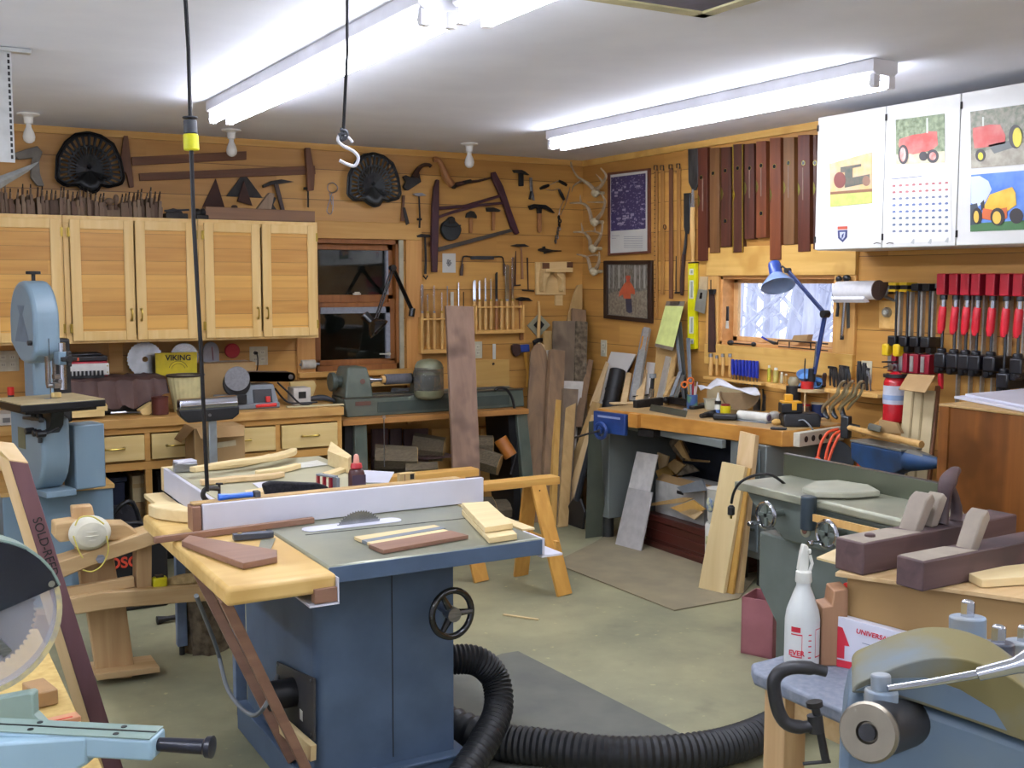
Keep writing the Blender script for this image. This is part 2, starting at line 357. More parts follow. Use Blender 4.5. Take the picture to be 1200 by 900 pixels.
for i,(tx,px,r)in enumerate([(4.5,862,.05),(6,876,.09),(5,896,.05),(8,905,.12),(5.5,921,.12),(7,934,.07),(5,944,.09),(9,953,.14),(6,964,.08)]):
 p=X(tx,px,380);x,y=p.x,p.y
 lean_=rt.uniform(-.12,.12)if i!=4 else-.6
 t=thing('bare_tree',['slim bare tree at the left edge of the bright window','second bare trunk from the left through the bright window','thin pale sapling outside, left of the window middle','straight tree standing far off left of the window middle','leaning thick pale trunk behind the window middle','bare tree just right of the leaning trunk outside','bare tree behind the blue lamp arm outside','thick far tree near the right of the bright window','last bare tree at the right edge of the bright window'][i],'tree',(x,y,-.3),'bare trees beyond the bench window')
 top=V(x+.2,y+lean_,5.2)
 build('trunk',MB().tube(sm([(x,y,-.3),(x+.05,y+lean_*.3,1.4),top],4),[r*1.2-(r*.7)*j/8 for j in range(9)],8),bark,t)
 br=MB()
 for k in range(7):
  z0=rt.uniform(.4,2.6);f=(z0+.3)/5.5;a=V(x+.1*f,y+lean_*f,z0);s=rt.choice((-1,1));l=rt.uniform(.5,1.3)
  q=a+V(rt.uniform(-.3,.3),s*l*.6,l*.5);e=q+V(0,s*l*.4,l*.35)
  br.tube([a,q,e],[r*.35,r*.2,.008],5)
  for _ in range(3):br.tube([q,q+V(rt.uniform(-.2,.2),rt.uniform(-.5,.5),rt.uniform(.1,.5))],[.012,.004],4)
 build('branches',br,bark,t)
wd=bpy.data.worlds.new('sky');SC.world=wd;wd.use_nodes=True
bg=wd.node_tree.nodes['Background'];bg.inputs[0].default_value=(.80,.86,1,1);bg.inputs[1].default_value=2.0
steelw=mat('hanger_wire','#b0b0b0',.4,.8);white=mat('white_enamel','#e8e8ee',.35,sc=5)
tubeM=mat('lit_tube','#f0f3ff',.5,emit=31)
fb=Vector((0,0,0))
fix=thing('fluorescent_fixture','long fluorescent strip light on the ceiling, the left one over the table saw','ceiling light',(0,0,0),'fluorescent strip lights')
build('housing',MB().prism([(-.068,0,0),(.068,0,0),(.068,0,-.045),(.05,0,-.06),(-.05,0,-.06),(-.068,0,-.045)],(0,-2.42,0)),white,fix,bev=.002)
for s in(-1,1):
 build('tube',MB().cyl((s*.042,-.03,-.088),(s*.042,-2.39,-.088),.018,n=12),tubeM,fix)
 for yy in(-.015,-2.405):build('socket',MB().box((s*.042,yy,-.082),(.034,.024,.05)).cyl((s*.042,yy-.014*(1 if yy>-1 else-1),-.088),(s*.042,yy,-.088),.02),white,fix,bev=.003)
FX=[(-2.97,-1.32,None),(-2.88,-3.78,'long fluorescent strip light at the top edge of the photo, nearest the viewer'),(-1.01,-1.25,'long fluorescent strip light on the right, in front of the white wall cabinets'),(-5.3,-1.6,'added unseen strip light over the left of the shop, brightening the ceiling'),(-5.3,-4.4,'added unseen strip light left of the viewer, brightening the ceiling'),(-1.01,-5.6,'added unseen strip light right of the viewer, brightening the ceiling'),(-3.4,-6.75,'added unseen strip light behind the viewer, brightening the ceiling')]  # last four are added out of view, hung low to brighten the ceiling
for k,(x,y,l)in enumerate(FX):
 o=place(fix,(x,y,2.44 if k<3 else 2.12),label=l)
 if k>2:
  for yy in(-.3,-2.1):h=build('hanger',MB().cyl((0,yy,0),(0,yy,(.32)),.004,n=6),steelw);h.parent=o
porc=mat('porcelain','#e9e7e0',.3);bulbM=mat('frosted_bulb','#e8e6e0',.25,sc=4)
bl=thing('bulb_holder','unlit bulb on a porcelain ceiling holder at the far left','ceiling lamp',(0,0,0),'bare bulbs on the ceiling')
build('holder',MB().lathe((0,0,0),(0,0,-1),[(.055,0),(.055,.008),(.03,.014),(.024,.02),(.022,.05),(.018,.052)]),porc,bl)
build('bulb',MB().lathe((0,0,-.05),(0,0,-1),[(.013,0),(.014,.02),(.026,.045),(.031,.068),(.027,.088),(.014,.1),(.001,.103)]),bulbM,bl)
for(px,py),l in zip([(33,133),(271,152),(550,168)],[None,'unlit bulb on a ceiling holder at the end of the left strip light','unlit bulb on a ceiling holder in the middle of the back wall']):
 p=Z(2.44,px,py);place(bl,p,label=l)
h=thing('attic_hatch','ceiling hatch with a beige frame at the top of the photo','hatch',(-2.5,-4.1,2.44))
cx0,cx1,cy0,cy1=-2.75,-2.10,-4.7,-3.90
fr=MB();fr.bb(cx0,cy0,2.425,cx1,cy0+.05,2.44);fr.bb(cx0,cy1-.05,2.425,cx1,cy1,2.44);fr.bb(cx0,cy0,2.425,cx0+.05,cy1,2.44);fr.bb(cx1-.05,cy0,2.425,cx1,cy1,2.44)
build('hatch_frame',fr,mat('beige_frame','#b4ad84',.6),h,bev=.003)
build('hatch_panel',MB().bb(cx0+.05,cy0+.05,2.432,cx1-.05,cy1-.05,2.44),mat('slate_panel','#6c6a7a',.7),h)
cd=bpy.data.cameras.new('camera');cd.sensor_width=36;cd.lens=F_/1200*36;cd.clip_start=.05
co=bpy.data.objects.new('camera',cd);COL.objects.link(co);M=Matrix((RV,UV,-FV)).transposed().to_4x4();M.translation=CAM;co.matrix_world=M
SC.camera=co
SC.view_settings.view_transform='Standard';SC.view_settings.look='None';SC.view_settings.gamma=1;SC.view_settings.exposure=.22;SC.view_settings.use_curve_mapping=False
SC.cycles.use_denoising=True;SC.cycles.max_bounces=8;SC.cycles.diffuse_bounces=4;SC.cycles.transmission_bounces=6;SC.cycles.glossy_bounces=3;SC.cycles.sample_clamp_indirect=6
maple=wood('maple','#dcb670','#e6c687',2,rough=.4);maplex=wood('maple_rail','#d9b36e','#e3c281',0,rough=.4)
alder=boards('alder_panel','X','#b07a35','#dba855','#8a5a26',step=.075);brass=mat('antique_brass','#b59a4a',.3,1)
oak=wood('oak_front','#c18f46','#cfa05a',0);birch=wood('birch_drawer','#dcbf7c','#e5cb8c',0)
fx=lambda px,py=330:Y(-.35,px,py).x
def handle(t,x,z,vert=True,d=(0,-1,0),y=-.372,L=.06):
 a=V(x,y,z);u=V(0,0,L/2)if vert else V(L/2,0,0);o=V(0,-.024,0)
 mb=MB().tube(sm([a-u,a-u+o*.7,a-u*.4+o,a+u*.4+o,a+u+o*.7,a+u],3),.005,6);mb.cyl(a-u,a-u+V(0,.006,0),.009).cyl(a+u,a+u+V(0,.006,0),.009)
 return build('handle',mb,brass,t)
cz0,cz1=1.237,1.93
def wallcab(x0,x1,doors,label):
 t=thing('wall_cabinet',label,'cabinet',((x0+x1)/2,-.18,cz0),'pale wooden wall cabinets')
 mb=MB();mb.bb(x0,-.33,cz0,x0+.02,-.001,cz1);mb.bb(x1-.02,-.33,cz0,x1,-.001,cz1);mb.bb(x0+.02,-.33,cz0+.015,x1-.02,-.001,cz0+.033);mb.bb(x0+.02,-.33,cz1-.02,x1-.02,-.001,cz1)
 mb.bb(x0,-.35,cz0,x1,-.33,cz0+.045);mb.bb(x0,-.35,cz1-.04,x1,-.33,cz1);mb.bb(x0,-.35,cz0+.045,x0+.03,-.33,cz1-.04);mb.bb(x1-.03,-.35,cz0+.045,x1,-.33,cz1-.04);mb.bb(x0+.02,-.02,cz0+.033,x1-.02,-.002,cz1-.02)
 build('carcass',mb,maple,t,bev=.002)
 for a,b,hs in doors:
  z0,z1=cz0+.014,cz1-.02;s=.052
  fr=MB();fr.bb(a,-.372,z0,a+s,-.352,z1);fr.bb(b-s,-.372,z0,b,-.352,z1);fr.bb(a+s,-.372,z0,b-s,-.352,z0+s);fr.bb(a+s,-.372,z1-s,b-s,-.352,z1)
  d=build('door',fr,maple,t,bev=.0025)
  build('panel',MB().bb(a+s,-.362,z0+s,b-s,-.356,z1-s),alder,d)
  handle(d,(b-.022)if hs=='r' else(a+.022),z0+.14)
  hx=a-.004 if hs=='r' else b+.004
  for hz in(z0+.07,z1-.07):build('hinge',MB().cyl((hx,-.366,hz-.025),(hx,-.366,hz+.025),.006).box((hx,-.362,hz),(.02,.006,.05)),brass,d)
 return t
wallcab(-3.99-.35,fx(75),[(-4.32,fx(-20),'r'),(fx(-15),fx(72),'l')],'pale maple wall cabinet at the far left behind the band saw')
wallcab(fx(75.5),fx(233),[(fx(83),fx(157),'r'),(fx(159),fx(229),'l')],'pale maple two-door wall cabinet in the middle of the row')
wallcab(fx(233.5),fx(372.5),[(fx(239.5),fx(304.5),'r'),(fx(307),fx(369.5),'l')],'pale maple two-door wall cabinet nearest the back window')
t=thing('counter_cabinet','long wooden counter cabinet with pale drawer fronts under the wall cabinets','cabinet',(-3.2,-.3,0))
x0,x1=-4.6,-2.09;cx=lambda px:Y(-.60,px,515).x
fr=MB();fr.bb(x0,-.6,.755,x1,-.58,.79);fr.bb(x0,-.6,.555,x1,-.58,.60)
posts=[x1-.03,cx(322)+.004,cx(234)+.002,cx(172)-.012,cx(100)-.05,-4.0,-4.4]
for p in posts:fr.bb(p,-.6,.60,p+.03,-.58,.755)
for p in(x1-.035,cx(322)-.01,cx(172)-.012,-4.0):fr.bb(p,-.6,0,p+.035,-.56,.555)
fr.bb(x1-.02,-.56,0.0,x1,-.01,.79);fr.bb(x0,-.58,.6,x1-.02,-.02,.61)
build('frame',fr,oak,t,bev=.002)
for i in range(len(posts)-1):
 b_,a_=posts[i]-.004,posts[i+1]+.034
 if b_-a_<.1:continue
 d=build('drawer',MB().bb(a_,-.618,.612,b_,-.6,.748),birch,t,bev=.003)
 handle(d,(a_+b_)/2,.682,vert=False,y=-.618,L=.1)
solo('worktop',MB().bb(x0,-.625,.79,x1+.005,-.001,.84),wood('worktop_ply','#b98c4a','#cda462',0,dark='#a87c40'),'long worn wooden worktop on the drawer cabinet','worktop',bev=.004)
blk=mat('black_plastic','#17181b',.45,sc=40);navy=mat('navy_plastic','#2c3650',.5)
for a,b,z0,z1,m,l in[(112,145,0,.5,navy,'dark blue tote under the counter beside the band saw'),(182,232,.0,.52,blk,'black tote in the shadow under the second drawer'),(335,372,0,.5,navy,'dark blue tote under the counter drawer next to the lathe')]:
 xa,xb=Y(-.4,a,560).x,Y(-.4,b,560).x;q=thing('storage_tote',l,'box',((xa+xb)/2,-.3,0),'totes under the counter')
 build('tub',MB().loft([[V(xa+.02,-.42,z0),V(xb-.02,-.42,z0),V(xb-.02,-.08,z0),V(xa+.02,-.08,z0)],[V(xa,-.44,z1-.03),V(xb,-.44,z1-.03),V(xb,-.06,z1-.03),V(xa,-.06,z1-.03)]]),m,q,bev=.006)
 build('lid',MB().bb(xa-.01,-.45,z1-.03,xb+.01,-.05,z1),m,q,bev=.006)
cardb=mat('cardboard','#a8895c',.8,c2='#9a7b50',sc=6);cardl=mat('cardboard_pale','#bfae86',.8,sc=6)
zz=0
for i,(h,l)in enumerate([(.22,'bottom cardboard carton of the stack under the counter'),(.14,'middle cardboard carton of the stack under the counter'),(.15,'pale top carton of the stack under the counter')]):
 xa,xb=Y(-.45,151+i,560).x,Y(-.45,169,560).x
 q=thing('carton',l,'box',((xa+xb)/2,-.35,zz),'cartons stacked under the counter')
 build('box',MB().bb(xa,-.5,zz,xb,-.22,zz+h-.004),cardl if i==2 else cardb,q,bev=.002)
 build('tape',MB().bb(xa,-.502,zz+h-.07,xb,-.5,zz+h-.045),mat('packing_tape','#b49b6a',.3),q);zz+=h
t=thing('tool_case','black tool case with orange letters on the floor behind the shaving horse','case',Z(0,150,680)+V(0,.15,0))
a,b=Y(-1.35,133,650),Y(-1.35,182,650);z1=up(a.x,-1.35,632)
build('case',MB().bb(a.x-.07,-1.35,0,b.x+.06,-1.12,.36),blk,t,bev=.015,seg=3)
p=V(Y(-1.353,146,655).x,-1.353,up(a.x,-1.35,661));text('lettering','BOSCH',.072,TM(p-V(.0,0,0),(1,0,0),(0,0,1)),mat('orange_red','#c8452c',.5),t,bold=.002)
build('handle',MB().tube(sm([V(a.x+.04,-1.24,.355),V(a.x+.04,-1.24,.4),V(b.x-.04,-1.24,.4),V(b.x-.04,-1.24,.355)],3),.01),blk,t)
t=thing('tool_bag','dark soft tool bag with red trim under the counter','bag',(Y(-.75,138,600).x,-.75,0))
o=Y(-.75,140,600);mb=MB();rings=[]
for k,(h,s)in enumerate([(0,1),(.12,1.05),(.28,.95),(.38,.6),(.40,.3)]):rings.append([V(o.x+.13*s*cos(j*pi/8),-.78+.09*s*sin(j*pi/8),h+.01*sin(j*3))for j in range(16)])
build('bag',mb.loft(rings),mat('bag_cloth','#1c1c22',.9,sc=30),t)
build('piping',MB().tube([r+V(0,-.012,0)for r in rings[2][9:16]],.008),mat('dark_red','#7c1f22',.6),t)
build('strap',MB().tube(sm([V(o.x-.09,-.88,.2),V(o.x-.06,-.9,.38),V(o.x+.04,-.9,.44),V(o.x+.1,-.88,.2)],4),.012),blk,t)
leather=mat('brown_leather','#4c3530',.65,c2='#5b423a',sc=7,bump=.3)
t=thing('covered_case','long low case under a dark brown leather cover on the counter','case',(-3.45,-.3,.84))
xa,xb=Y(-.42,62,460).x,Y(-.42,196,460).x
build('case',MB().bb(xa+.02,-.38,.841,xb-.05,-.12,1.03),blk,t,bev=.01)
rg=[];n=26
for j in range(n+1):
 x=xa+(xb-xa)*j/n;s=.004*sin(j*1.7)+.003*sin(j*3.1);dz=.06*max(0,(j-19)/7)if j>19 else 0
 rg.append([V(x,-.10,.95),V(x,-.105,1.03+s),V(x,-.14,1.045+s),V(x,-.36,1.043+s),V(x,-.40+s,1.03+s),V(x,-.425+s*2,.95),V(x+.01*sin(j),-.44+s*3,.885+.012*sin(j*1.3)+dz),V(x,-.42+s*3,.885+.012*sin(j*1.3)+dz),V(x,-.385,1.025),V(x,-.11,1.025)])
build('leather_cover',MB().loft(rg),leather,t)
t=thing('dovetail_jig','red and white dovetail jig with a black comb on the leather-covered case','jig',(-3.55,-.3,1.046))
J=lambda px,py:Y(-.34,px,py);a,b=J(46,434),J(128,434)
build('body',MB().bb(a.x+.005,-.33,1.05,b.x-.005,-.17,1.135),mat('red_enamel','#a31f30',.4),t,bev=.006)
build('lid',MB().bb(J(62,415).x,-.32,1.135,b.x-.002,-.15,1.165).bb(J(62,415).x+.02,-.3,1.165,b.x-.03,-.17,1.18),mat('black_lid','#1d1c20',.3),t,bev=.006)
build('label_strip',MB().bb(J(78,413).x,-.323,1.14,J(93,413).x,-.32,1.158),mat('orange_sticker','#c4502c',.5),t)
pl=build('front_plate',MB().bb(a.x,-.345,1.06,b.x,-.333,1.125),mat('white_paint','#d9d8d3',.4),t,bev=.004)
cb_x=[J(77+4.7*k,440).x for k in range(10)]
build('comb',MB().bb(cb_x[0]-.008,-.35,1.046,cb_x[-1]+.012,-.346,1.06),blk,pl)
for x in cb_x:build('comb_tooth',MB().cyl((x+.003,-.349,1.056),(x+.003,-.349,1.086),.006,n=8),blk,pl)
for x in(a.x+.01,b.x-.01):
 for z in(1.075,1.11):build('screw',MB().cyl((x,-.347,z),(x,-.344,z),.004,n=8),brass,pl)
steel=mat('brushed_steel','#9a9ca0',.28,1,c2='#85878c',sc=30,st=(1,1,8));dsteel=mat('dark_steel','#4c4f52',.4,.9,sc=30);blade_m=mat('saw_plate','#a9abad',.25,1,c2='#8f9194',sc=14)
def sawdisc(c,nrm,R,teeth,th=.003,hub=.016):
 x,y,z=frame(nrm);c=Vector(c);out=[];inn=[]
 for i in range(teeth):
  for f,q in((0,.95),(.25,1),(.35,1),(.6,.95)):
   a=2*pi*(i+f)/teeth;out.append(c+(x*cos(a)+y*sin(a))*R*q)
 m=len(out);inn=[c+(x*cos(2*pi*i/m)+y*sin(2*pi*i/m))*hub for i in range(m)];d=z*th
 mb=MB();mb.add(out+inn+[p+d for p in out]+[p+d for p in inn],[f for i in range(m)for j in[(i+1)%m]for f in((i,j,m+j,m+i),(2*m+i,2*m+j,3*m+j,3*m+i),(i,j,2*m+j,2*m+i),(m+i,m+j,3*m+j,3*m+i))]);return mb
c=Y(-.05,170,421);solo('toothed_disc',sawdisc(c,(0,-1,.08),.105,30),blade_m,'bright circular saw blade leaning on the wall left of the yellow sign','saw blade','saw blades behind the counter')
c=Y(-.05,216,418);solo('toothed_disc',sawdisc(c,(0,-1,.05),.085,40),blade_m,'saw blade mostly hidden behind the yellow sign','saw blade','saw blades behind the counter')
t=thing('packet','yellow saw blade packet with black VIKING lettering on the counter','packet',Y(-.15,206,440))
P=[Y(-.16,*p)for p in[(182,414),(231,412.5),(231,440),(183,440)]]
build('card',MB().prism(P,(0,.015,.0)),mat('signal_yellow','#d9c21c',.5),t,bev=.001)
ink=mat('black_ink','#1a1a1a',.6)
text('lettering','VIKING',.045,TM(Y(-.162,209,419.5),(1,0,-.02),(0,0,1)),ink,t,bold=.001)
c=Y(-.162,209,434);mb=MB();mb.torus(c,(0,-1,0),.055,.0012,n=20,m=4,a0=.3,a1=pi-.3,up=(1,0,0));mb.torus(c,(0,-1,0),.04,.001,n=20,m=4,a0=.3,a1=pi-.3,up=(1,0,0))
build('printed_arc',mb,ink,t)
t=thing('waste_basket','cream ribbed tapering basket with a dark rim on the counter','basket',Y(-.5,221,486))
bm_=Y(-.5,222,483);bm_.z=.842;tw=Y(-.5,241,440).x-Y(-.5,198,440).x;hz=1.045;n=44;rr=[]
for z,s in((.842,.66),(hz,1)):
 rr.append([V(bm_.x-.005*0+(1 if k%2 else .97)*s*tw/2*cos(2*pi*k/n),bm_.y+.07+(1 if k%2 else .97)*s*.08*sin(2*pi*k/n),z)for k in range(n)])
build('basket',MB().loft(rr),mat('cream_plastic','#d8cf9a',.5),t,ang=10)
build('rim',MB().tube([p+V(0,0,.003)for p in rr[1]],.008,6,closed=True),mat('rim_brown','#3c3026',.5),t)
t=solo('wall_shelf',MB().bb(Y(-.05,238,424).x,-.1,Y(0,240,424).z-.008,Y(-.05,290,424).x,-.001,Y(0,240,424).z+.004),mat('white_shelf','#cfc9bb',.5),'small white shelf on the wall above the belt sander','shelf',bev=.002)
sz=Y(0,240,424).z+.004
c=Y(-.05,247,412);t=thing('sanding_disc','grey sanding disc holder with a red stripe on the little white shelf','disc',V(c.x,-.05,sz))
build('disc',MB().prism([V(c.x-.048,-.04,sz),V(c.x+.048,-.04,sz)]+[V(c.x+.048*cos(a*pi/12),-.04,sz+.06+.06*sin(a*pi/12))for a in range(13)],(0,-.02,0)),mat('grey_card','#9fa0a6',.5),t,bev=.002)
build('stripe',MB().bar((c.x+.01,-.062,sz+.01),(c.x+.004,-.062,sz+.09),.012,.002),MATS['red_enamel'],t)
c=Y(-.05,272,415);solo('abrasive_disc',MB().prism([V(c.x+.045*cos(a*pi/14-.35),-.04,sz+.017+.045+.045*sin(a*pi/14-.35))for a in range(28)],(0,-.025,0)),mat('bright_red','#b01824',.45),'round red disc standing on the little white shelf','disc',bev=.003)
def outlet(w,px,py,label,two=False,plug=False):
 c=W(w,.0,px,py);r=WR[w];n=WN[w];u=V(0,0,1);wd_=.115 if two else .07
 t=thing('wall_outlet',label,'outlet',c)
 build('plate',MB().obox(c+n*.003,r*wd_/2,u*.058,n*.003),mat('outlet_ivory','#cfcab0',.4),t,bev=.002)
 for k in((-.024,.024)if two else(0,)):
  for s in(-1,1):
   f=build('receptacle',MB().obox(c+n*.007+r*k+u*s*.021,r*.015,u*.014,n*.0015),mat('outlet_face','#dad6c0',.4),t,bev=.001)
   build('slots',MB().obox(c+n*.009+r*(k-.005)+u*s*.021,r*.001,u*.005,n*.0008).obox(c+n*.009+r*(k+.005)+u*s*.021,r*.001,u*.005,n*.0008),blk,f)
 if plug:
  q=c+n*.015-r*.025+u*.02
  solo('plug',MB().cyl(q,q+n*.03,.012,.009).tube(sm([q+n*.03,q+n*.05-u*.03,q+n*.035-u*.1,q+n*.03-u*.17-r*.03],4),.004,6),blk,'black plug and cord in the outlet above the belt sander','plug')
outlet('b',303,417,'double wall outlet with a black plug above the belt sander',True,True)
outlet('b',9,423,'wall outlet at the far left under the cabinets',True)
outlet('b',559.5,410,'wall outlet plate beside the tall walnut plank above the lathe')
outlet('r',708,408,'light switch plate low on the right wall under the hunter photo')
outlet('r',1016,436,'wall outlet plate above the pliers rack right of the window')
t=solo('pine_board',MB().bb(Y(0,127,410).x,-.02,Y(0,128,437).z,Y(0,143,410).x,0,1.235),oak,'small pine board on the wall between the jig and the saw blade','board',bev=.002)
c=Y(-.03,362,427);t=thing('paper_roll','small white roll on a peg beside the back window sill','roll',Y(0,362,427))
build('roll',MB().cyl(c+V(-.05,0,0),c+V(.04,0,0),.03,n=18),mat('off_white','#cfcabb',.6),t,bev=.004)
build('peg',MB().cyl(c+V(-.06,0,0),c+V(.07,0,0),.009).cyl(c+V(.065,0,0),c+V(.065,.03,0),.008),steel,t)
solo('cardboard_box',MB().bb(Y(-.2,236,440).x,-.2,.841,Y(-.2,300,440).x,-.02,up(-2.75,-.2,426)),cardb,'brown cardboard box behind the belt sander','box',bev=.003)
t=thing('belt_sander','bench belt and disc sander with a red switch on the counter','sander',(Y(-.45,300,478).x,-.42,.84))
q=lambda px,py,y=-.45:Y(y,px,py)
a,b=q(280,478),q(325,478)
graym=mat('grey_paint','#7d848a',.45);panelk=mat('dark_panel','#2b2c30',.4)
build('base',MB().bb(q(252,478).x,-.5,.841,b.x,-.28,.875),graym,t,bev=.006)
h=build('motor_housing',MB().loft([[V(a.x,-.48,.87),V(b.x,-.48,.87),V(b.x,-.3,.87),V(a.x,-.3,.87)],[V(a.x+.01,-.45,up(a.x,-.46,452)),V(b.x-.02,-.45,up(a.x,-.46,452)),V(b.x-.02,-.3,up(a.x,-.46,452)),V(a.x+.01,-.3,up(a.x,-.46,452))]]),graym,t,bev=.006)
build('control_panel',MB().obox(q(308,466,-.475),V(.055,0,0),V(0,.012,.048),V(0,-.006,.0015)),panelk,h,bev=.002)
build('switch',MB().obox(q(314,468,-.49),V(.013,0,0),V(0,.003,.017),V(0,-.008,.001)),mat('switch_red','#d52b22',.4),h,bev=.002)
c=q(279,444,-.52);d=build('disc',MB().cyl(c+V(-.0,.02,0),c+V(-.005,0,0),.07,n=32),mat('sanding_grey','#86868a',.7,sc=80),t,bev=.002)
build('disc_guard',MB().cyl(c+V(0,.05,-.03),c+V(0,.018,-.03),.078,n=28).bb(c.x-.07,c.y+.0,.875,c.x+.05,c.y+.06,.93),blk,t,bev=.004)
build('disc_table',MB().bb(q(250,452).x,-.56,.9,q(272,452).x,-.44,.93),graym,t,bev=.003)
p0,p1=q(292,441,-.4),q(338,441,-.4)
be=[V(p0.x,p0.y-.04,p0.z)+V(0,0,0)];lo=[]
for k in range(9):a_=pi/2+pi*k/8;lo.append(V(p0.x+.026*cos(a_),-.44,p0.z+.026*sin(a_)))
for k in range(9):a_=-pi/2+pi*k/8;lo.append(V(p1.x+.026*cos(a_),-.44,p1.z+.026*sin(a_)))
bs=build('belt_unit',MB().prism(lo,(0,.1,0)),panelk,t,bev=.003)
build('belt',MB().prism([p+V((p.x-(p0.x+p1.x)/2)*.02,0,(p.z-p0.z)*.08)for p in lo],(0,.0,0)).prism([V(p.x,-.43,p0.z+(p.z-p0.z)*1.1)for p in lo],(0,.08,0)),mat('belt_brown','#57483c',.9),bs)
build('belt_roller',MB().cyl((p1.x,-.446,p1.z),(p1.x,-.334,p1.z),.014),steel,bs)
solo('red_handled_chisel',MB().tube([q(300,478.5,-.56)+V(0,0,.012),q(324,476.5,-.56)+V(0,0,.012)],[.009,.011],8),MATS['switch_red'],'red tool handle lying at the counter edge before the sander','tool')
t=thing('ruler','long pale wooden ruler lying on the counter right of the sander','ruler',q(370,474,-.52))
a_,b_=q(336,474,-.52),q(402,471,-.55);a_.z=b_.z=.846
build('blade',MB().bar(a_,b_,.04,.008,(0,1,0)),mat('cream_wood','#cfc59c',.5),t,bev=.001)
build('printed_marks',MB().bar(a_.lerp(b_,.12)+V(0,0,.0045),a_.lerp(b_,.4)+V(0,0,.0045),.012,.0006,(0,1,0)),ink,t)
t=thing('label_box','small white box with a printed label right of the sander','box',q(355,470,-.38))
a_,b_=q(343,468,-.4),q(363,468,-.4);build('box',MB().bb(a_.x,-.42,.841,b_.x,-.3,up(a_.x,-.42,455)),mat('box_white','#cfcac0',.6),t,bev=.002)
build('print',MB().bb(a_.x+.03,-.4215,.88,b_.x-.03,-.42,.92),ink,t)
solo('wooden_bracket',MB().prism([q(*p,-.25)for p in[(340,448),(368,446),(371,452),(365,470),(372,476),(345,476)]],(0,.03,0)),birch,'pale curved wooden offcut standing behind the white label box','offcut',bev=.002)
for i,(pts,l)in enumerate([([(325,448),(338,460),(352,466),(366,474)],'black cord trailing right from the belt sander'),([(322,455),(335,470),(348,478),(372,478)],'black cord lying over the ruler in front of the sander')]):
 P=[q(*p,-.46+.04*i)for p in pts];P[-1].z=P[-2].z=.853;solo('trailing_cable',MB().tube(sm(P,5),.006,6),blk,l,'cord')
solo('angle_grinder_handle',MB().tube(sm([q(360,468,-.36),q(378,466,-.36),q(392,470,-.36)],4),[.012,.014,.016,.018,.018,.017,.015,.012,.01],8),mat('dark_grey_rubber','#3a3c42',.6),'dark rubber tool handle lying right of the white box','tool')
solo('offcut_block',MB().box(q(95,478,-.5)+V(0,.0,-.0),(.26,.12,.03),rz=-.1).box(q(93,485,-.52),(.24,.1,.03),rz=.05),birch,'two pale offcuts stacked on the counter behind the band saw table','offcuts',bev=.002)
solo('offcut_block',MB().box(q(175,478,-.45),(.12,.05,.05),ry=-.5,rz=.2),birch,'short pale offcut tilted against the leather-covered case','offcut',bev=.002)
solo('chisel',MB().tube([q(130,484,-.55)+V(0,0,0),q(148,483,-.55)],.008).bar(q(148,483,-.55),q(165,483,-.55),.02,.006,(0,1,0)),steel,'short steel chisel lying on the counter before the leather cover','chisel')
solo('paint_can',MB().lathe(V(Y(-.55,190,480).x,-.5,.842),(0,0,1),[(.045,0),(.045,.09),(.047,.092),(.047,.098),(.04,.098),(.04,.094)],20),mat('oxide_red','#5e2a20',.5),'dark red can on the counter beside the cream basket','can')
t=thing('label_carton','white carton with a barcode panel left of the band saw','box',(Y(-.6,5,492).x,-.5,.84));a_=Y(-.62,16,490).x
build('carton',MB().bb(a_-.25,-.6,.841,a_,-.4,.9),MATS['box_white'],t,bev=.002);build('barcode',MB().bb(a_-.05,-.6015,.855,a_-.015,-.6,.88),mat('grey_print','#777777',.6),t)
t=thing('spray_can','small black spray can with a red cap left of the band saw','can',(Y(-.4,14,470).x,-.4,.84))
c=Y(-.4,13,470);build('can',MB().lathe((c.x,-.4,.842),(0,0,1),[(.022,0),(.024,.004),(.024,.11),(.015,.13),(.015,.135)]),blk,t);build('cap',MB().cyl((c.x,-.4,.977),(c.x,-.4,1.02),.017),MATS['switch_red'],t,bev=.003)
bsB=mat('blue_grey_enamel','#6f8796',.38,c2='#7b909c',sc=3);ply=wood('plywood_top','#bf9656','#cfa868',0)
z=.575;A,B_,C_=Z(z,43,577),Z(z,132,567),Z(z,110,562)
t=thing('tool_stand','blue grey painted box stand under the band saw','stand',(A.x,A.y,0))
xa,xb,ya=-3.98,B_.x,B_.y
build('cabinet',MB().bb(xa,ya,0,xb,ya+.4,z-.02),bsB,t,bev=.003)
build('top_board',MB().bb(xa-.008,ya-.008,z-.02,xb+.008,ya+.4,z),ply,t,bev=.002)
dust=mat('sawdust','#b98a54',.95,c2='#c99b64',sc=50);mb=MB();n=20;rg=[]
for q_,(r,h)in enumerate([(1,0),(.75,.012),(.4,.028),(.1,.035)]):rg.append([V(xb-.22+.17*r*cos(2*pi*j/n)*(1+.15*sin(3*j)),ya+.1+.07*r*sin(2*pi*j/n)*(1+.12*cos(5*j)),z+.001+h*(1+.2*sin(2*j)))for j in range(n)])
o=solo('sawdust_pile',mb.loft(rg),dust,'small heap of sawdust on the band saw stand','sawdust');o['kind']='stuff'
bs=thing('band_saw','blue grey band saw with a tilting table standing on the painted box','band saw',(0,0,0))
Z0=.577
def rounded(cx,cz,r,h,n=12,top=True):
 s=1 if top else-1
 return[(cx-r,cz-s*h)]+[(cx-r*cos(pi*i/n),cz+s*r*sin(pi*i/n))for i in range(n+1)]+[(cx+r,cz-s*h)]
def loc(pts,y):return[V(a,y,b)for a,b in pts]
zt,zb_=up(-3.83,-1.13,329),up(-3.83,-1.13,425)
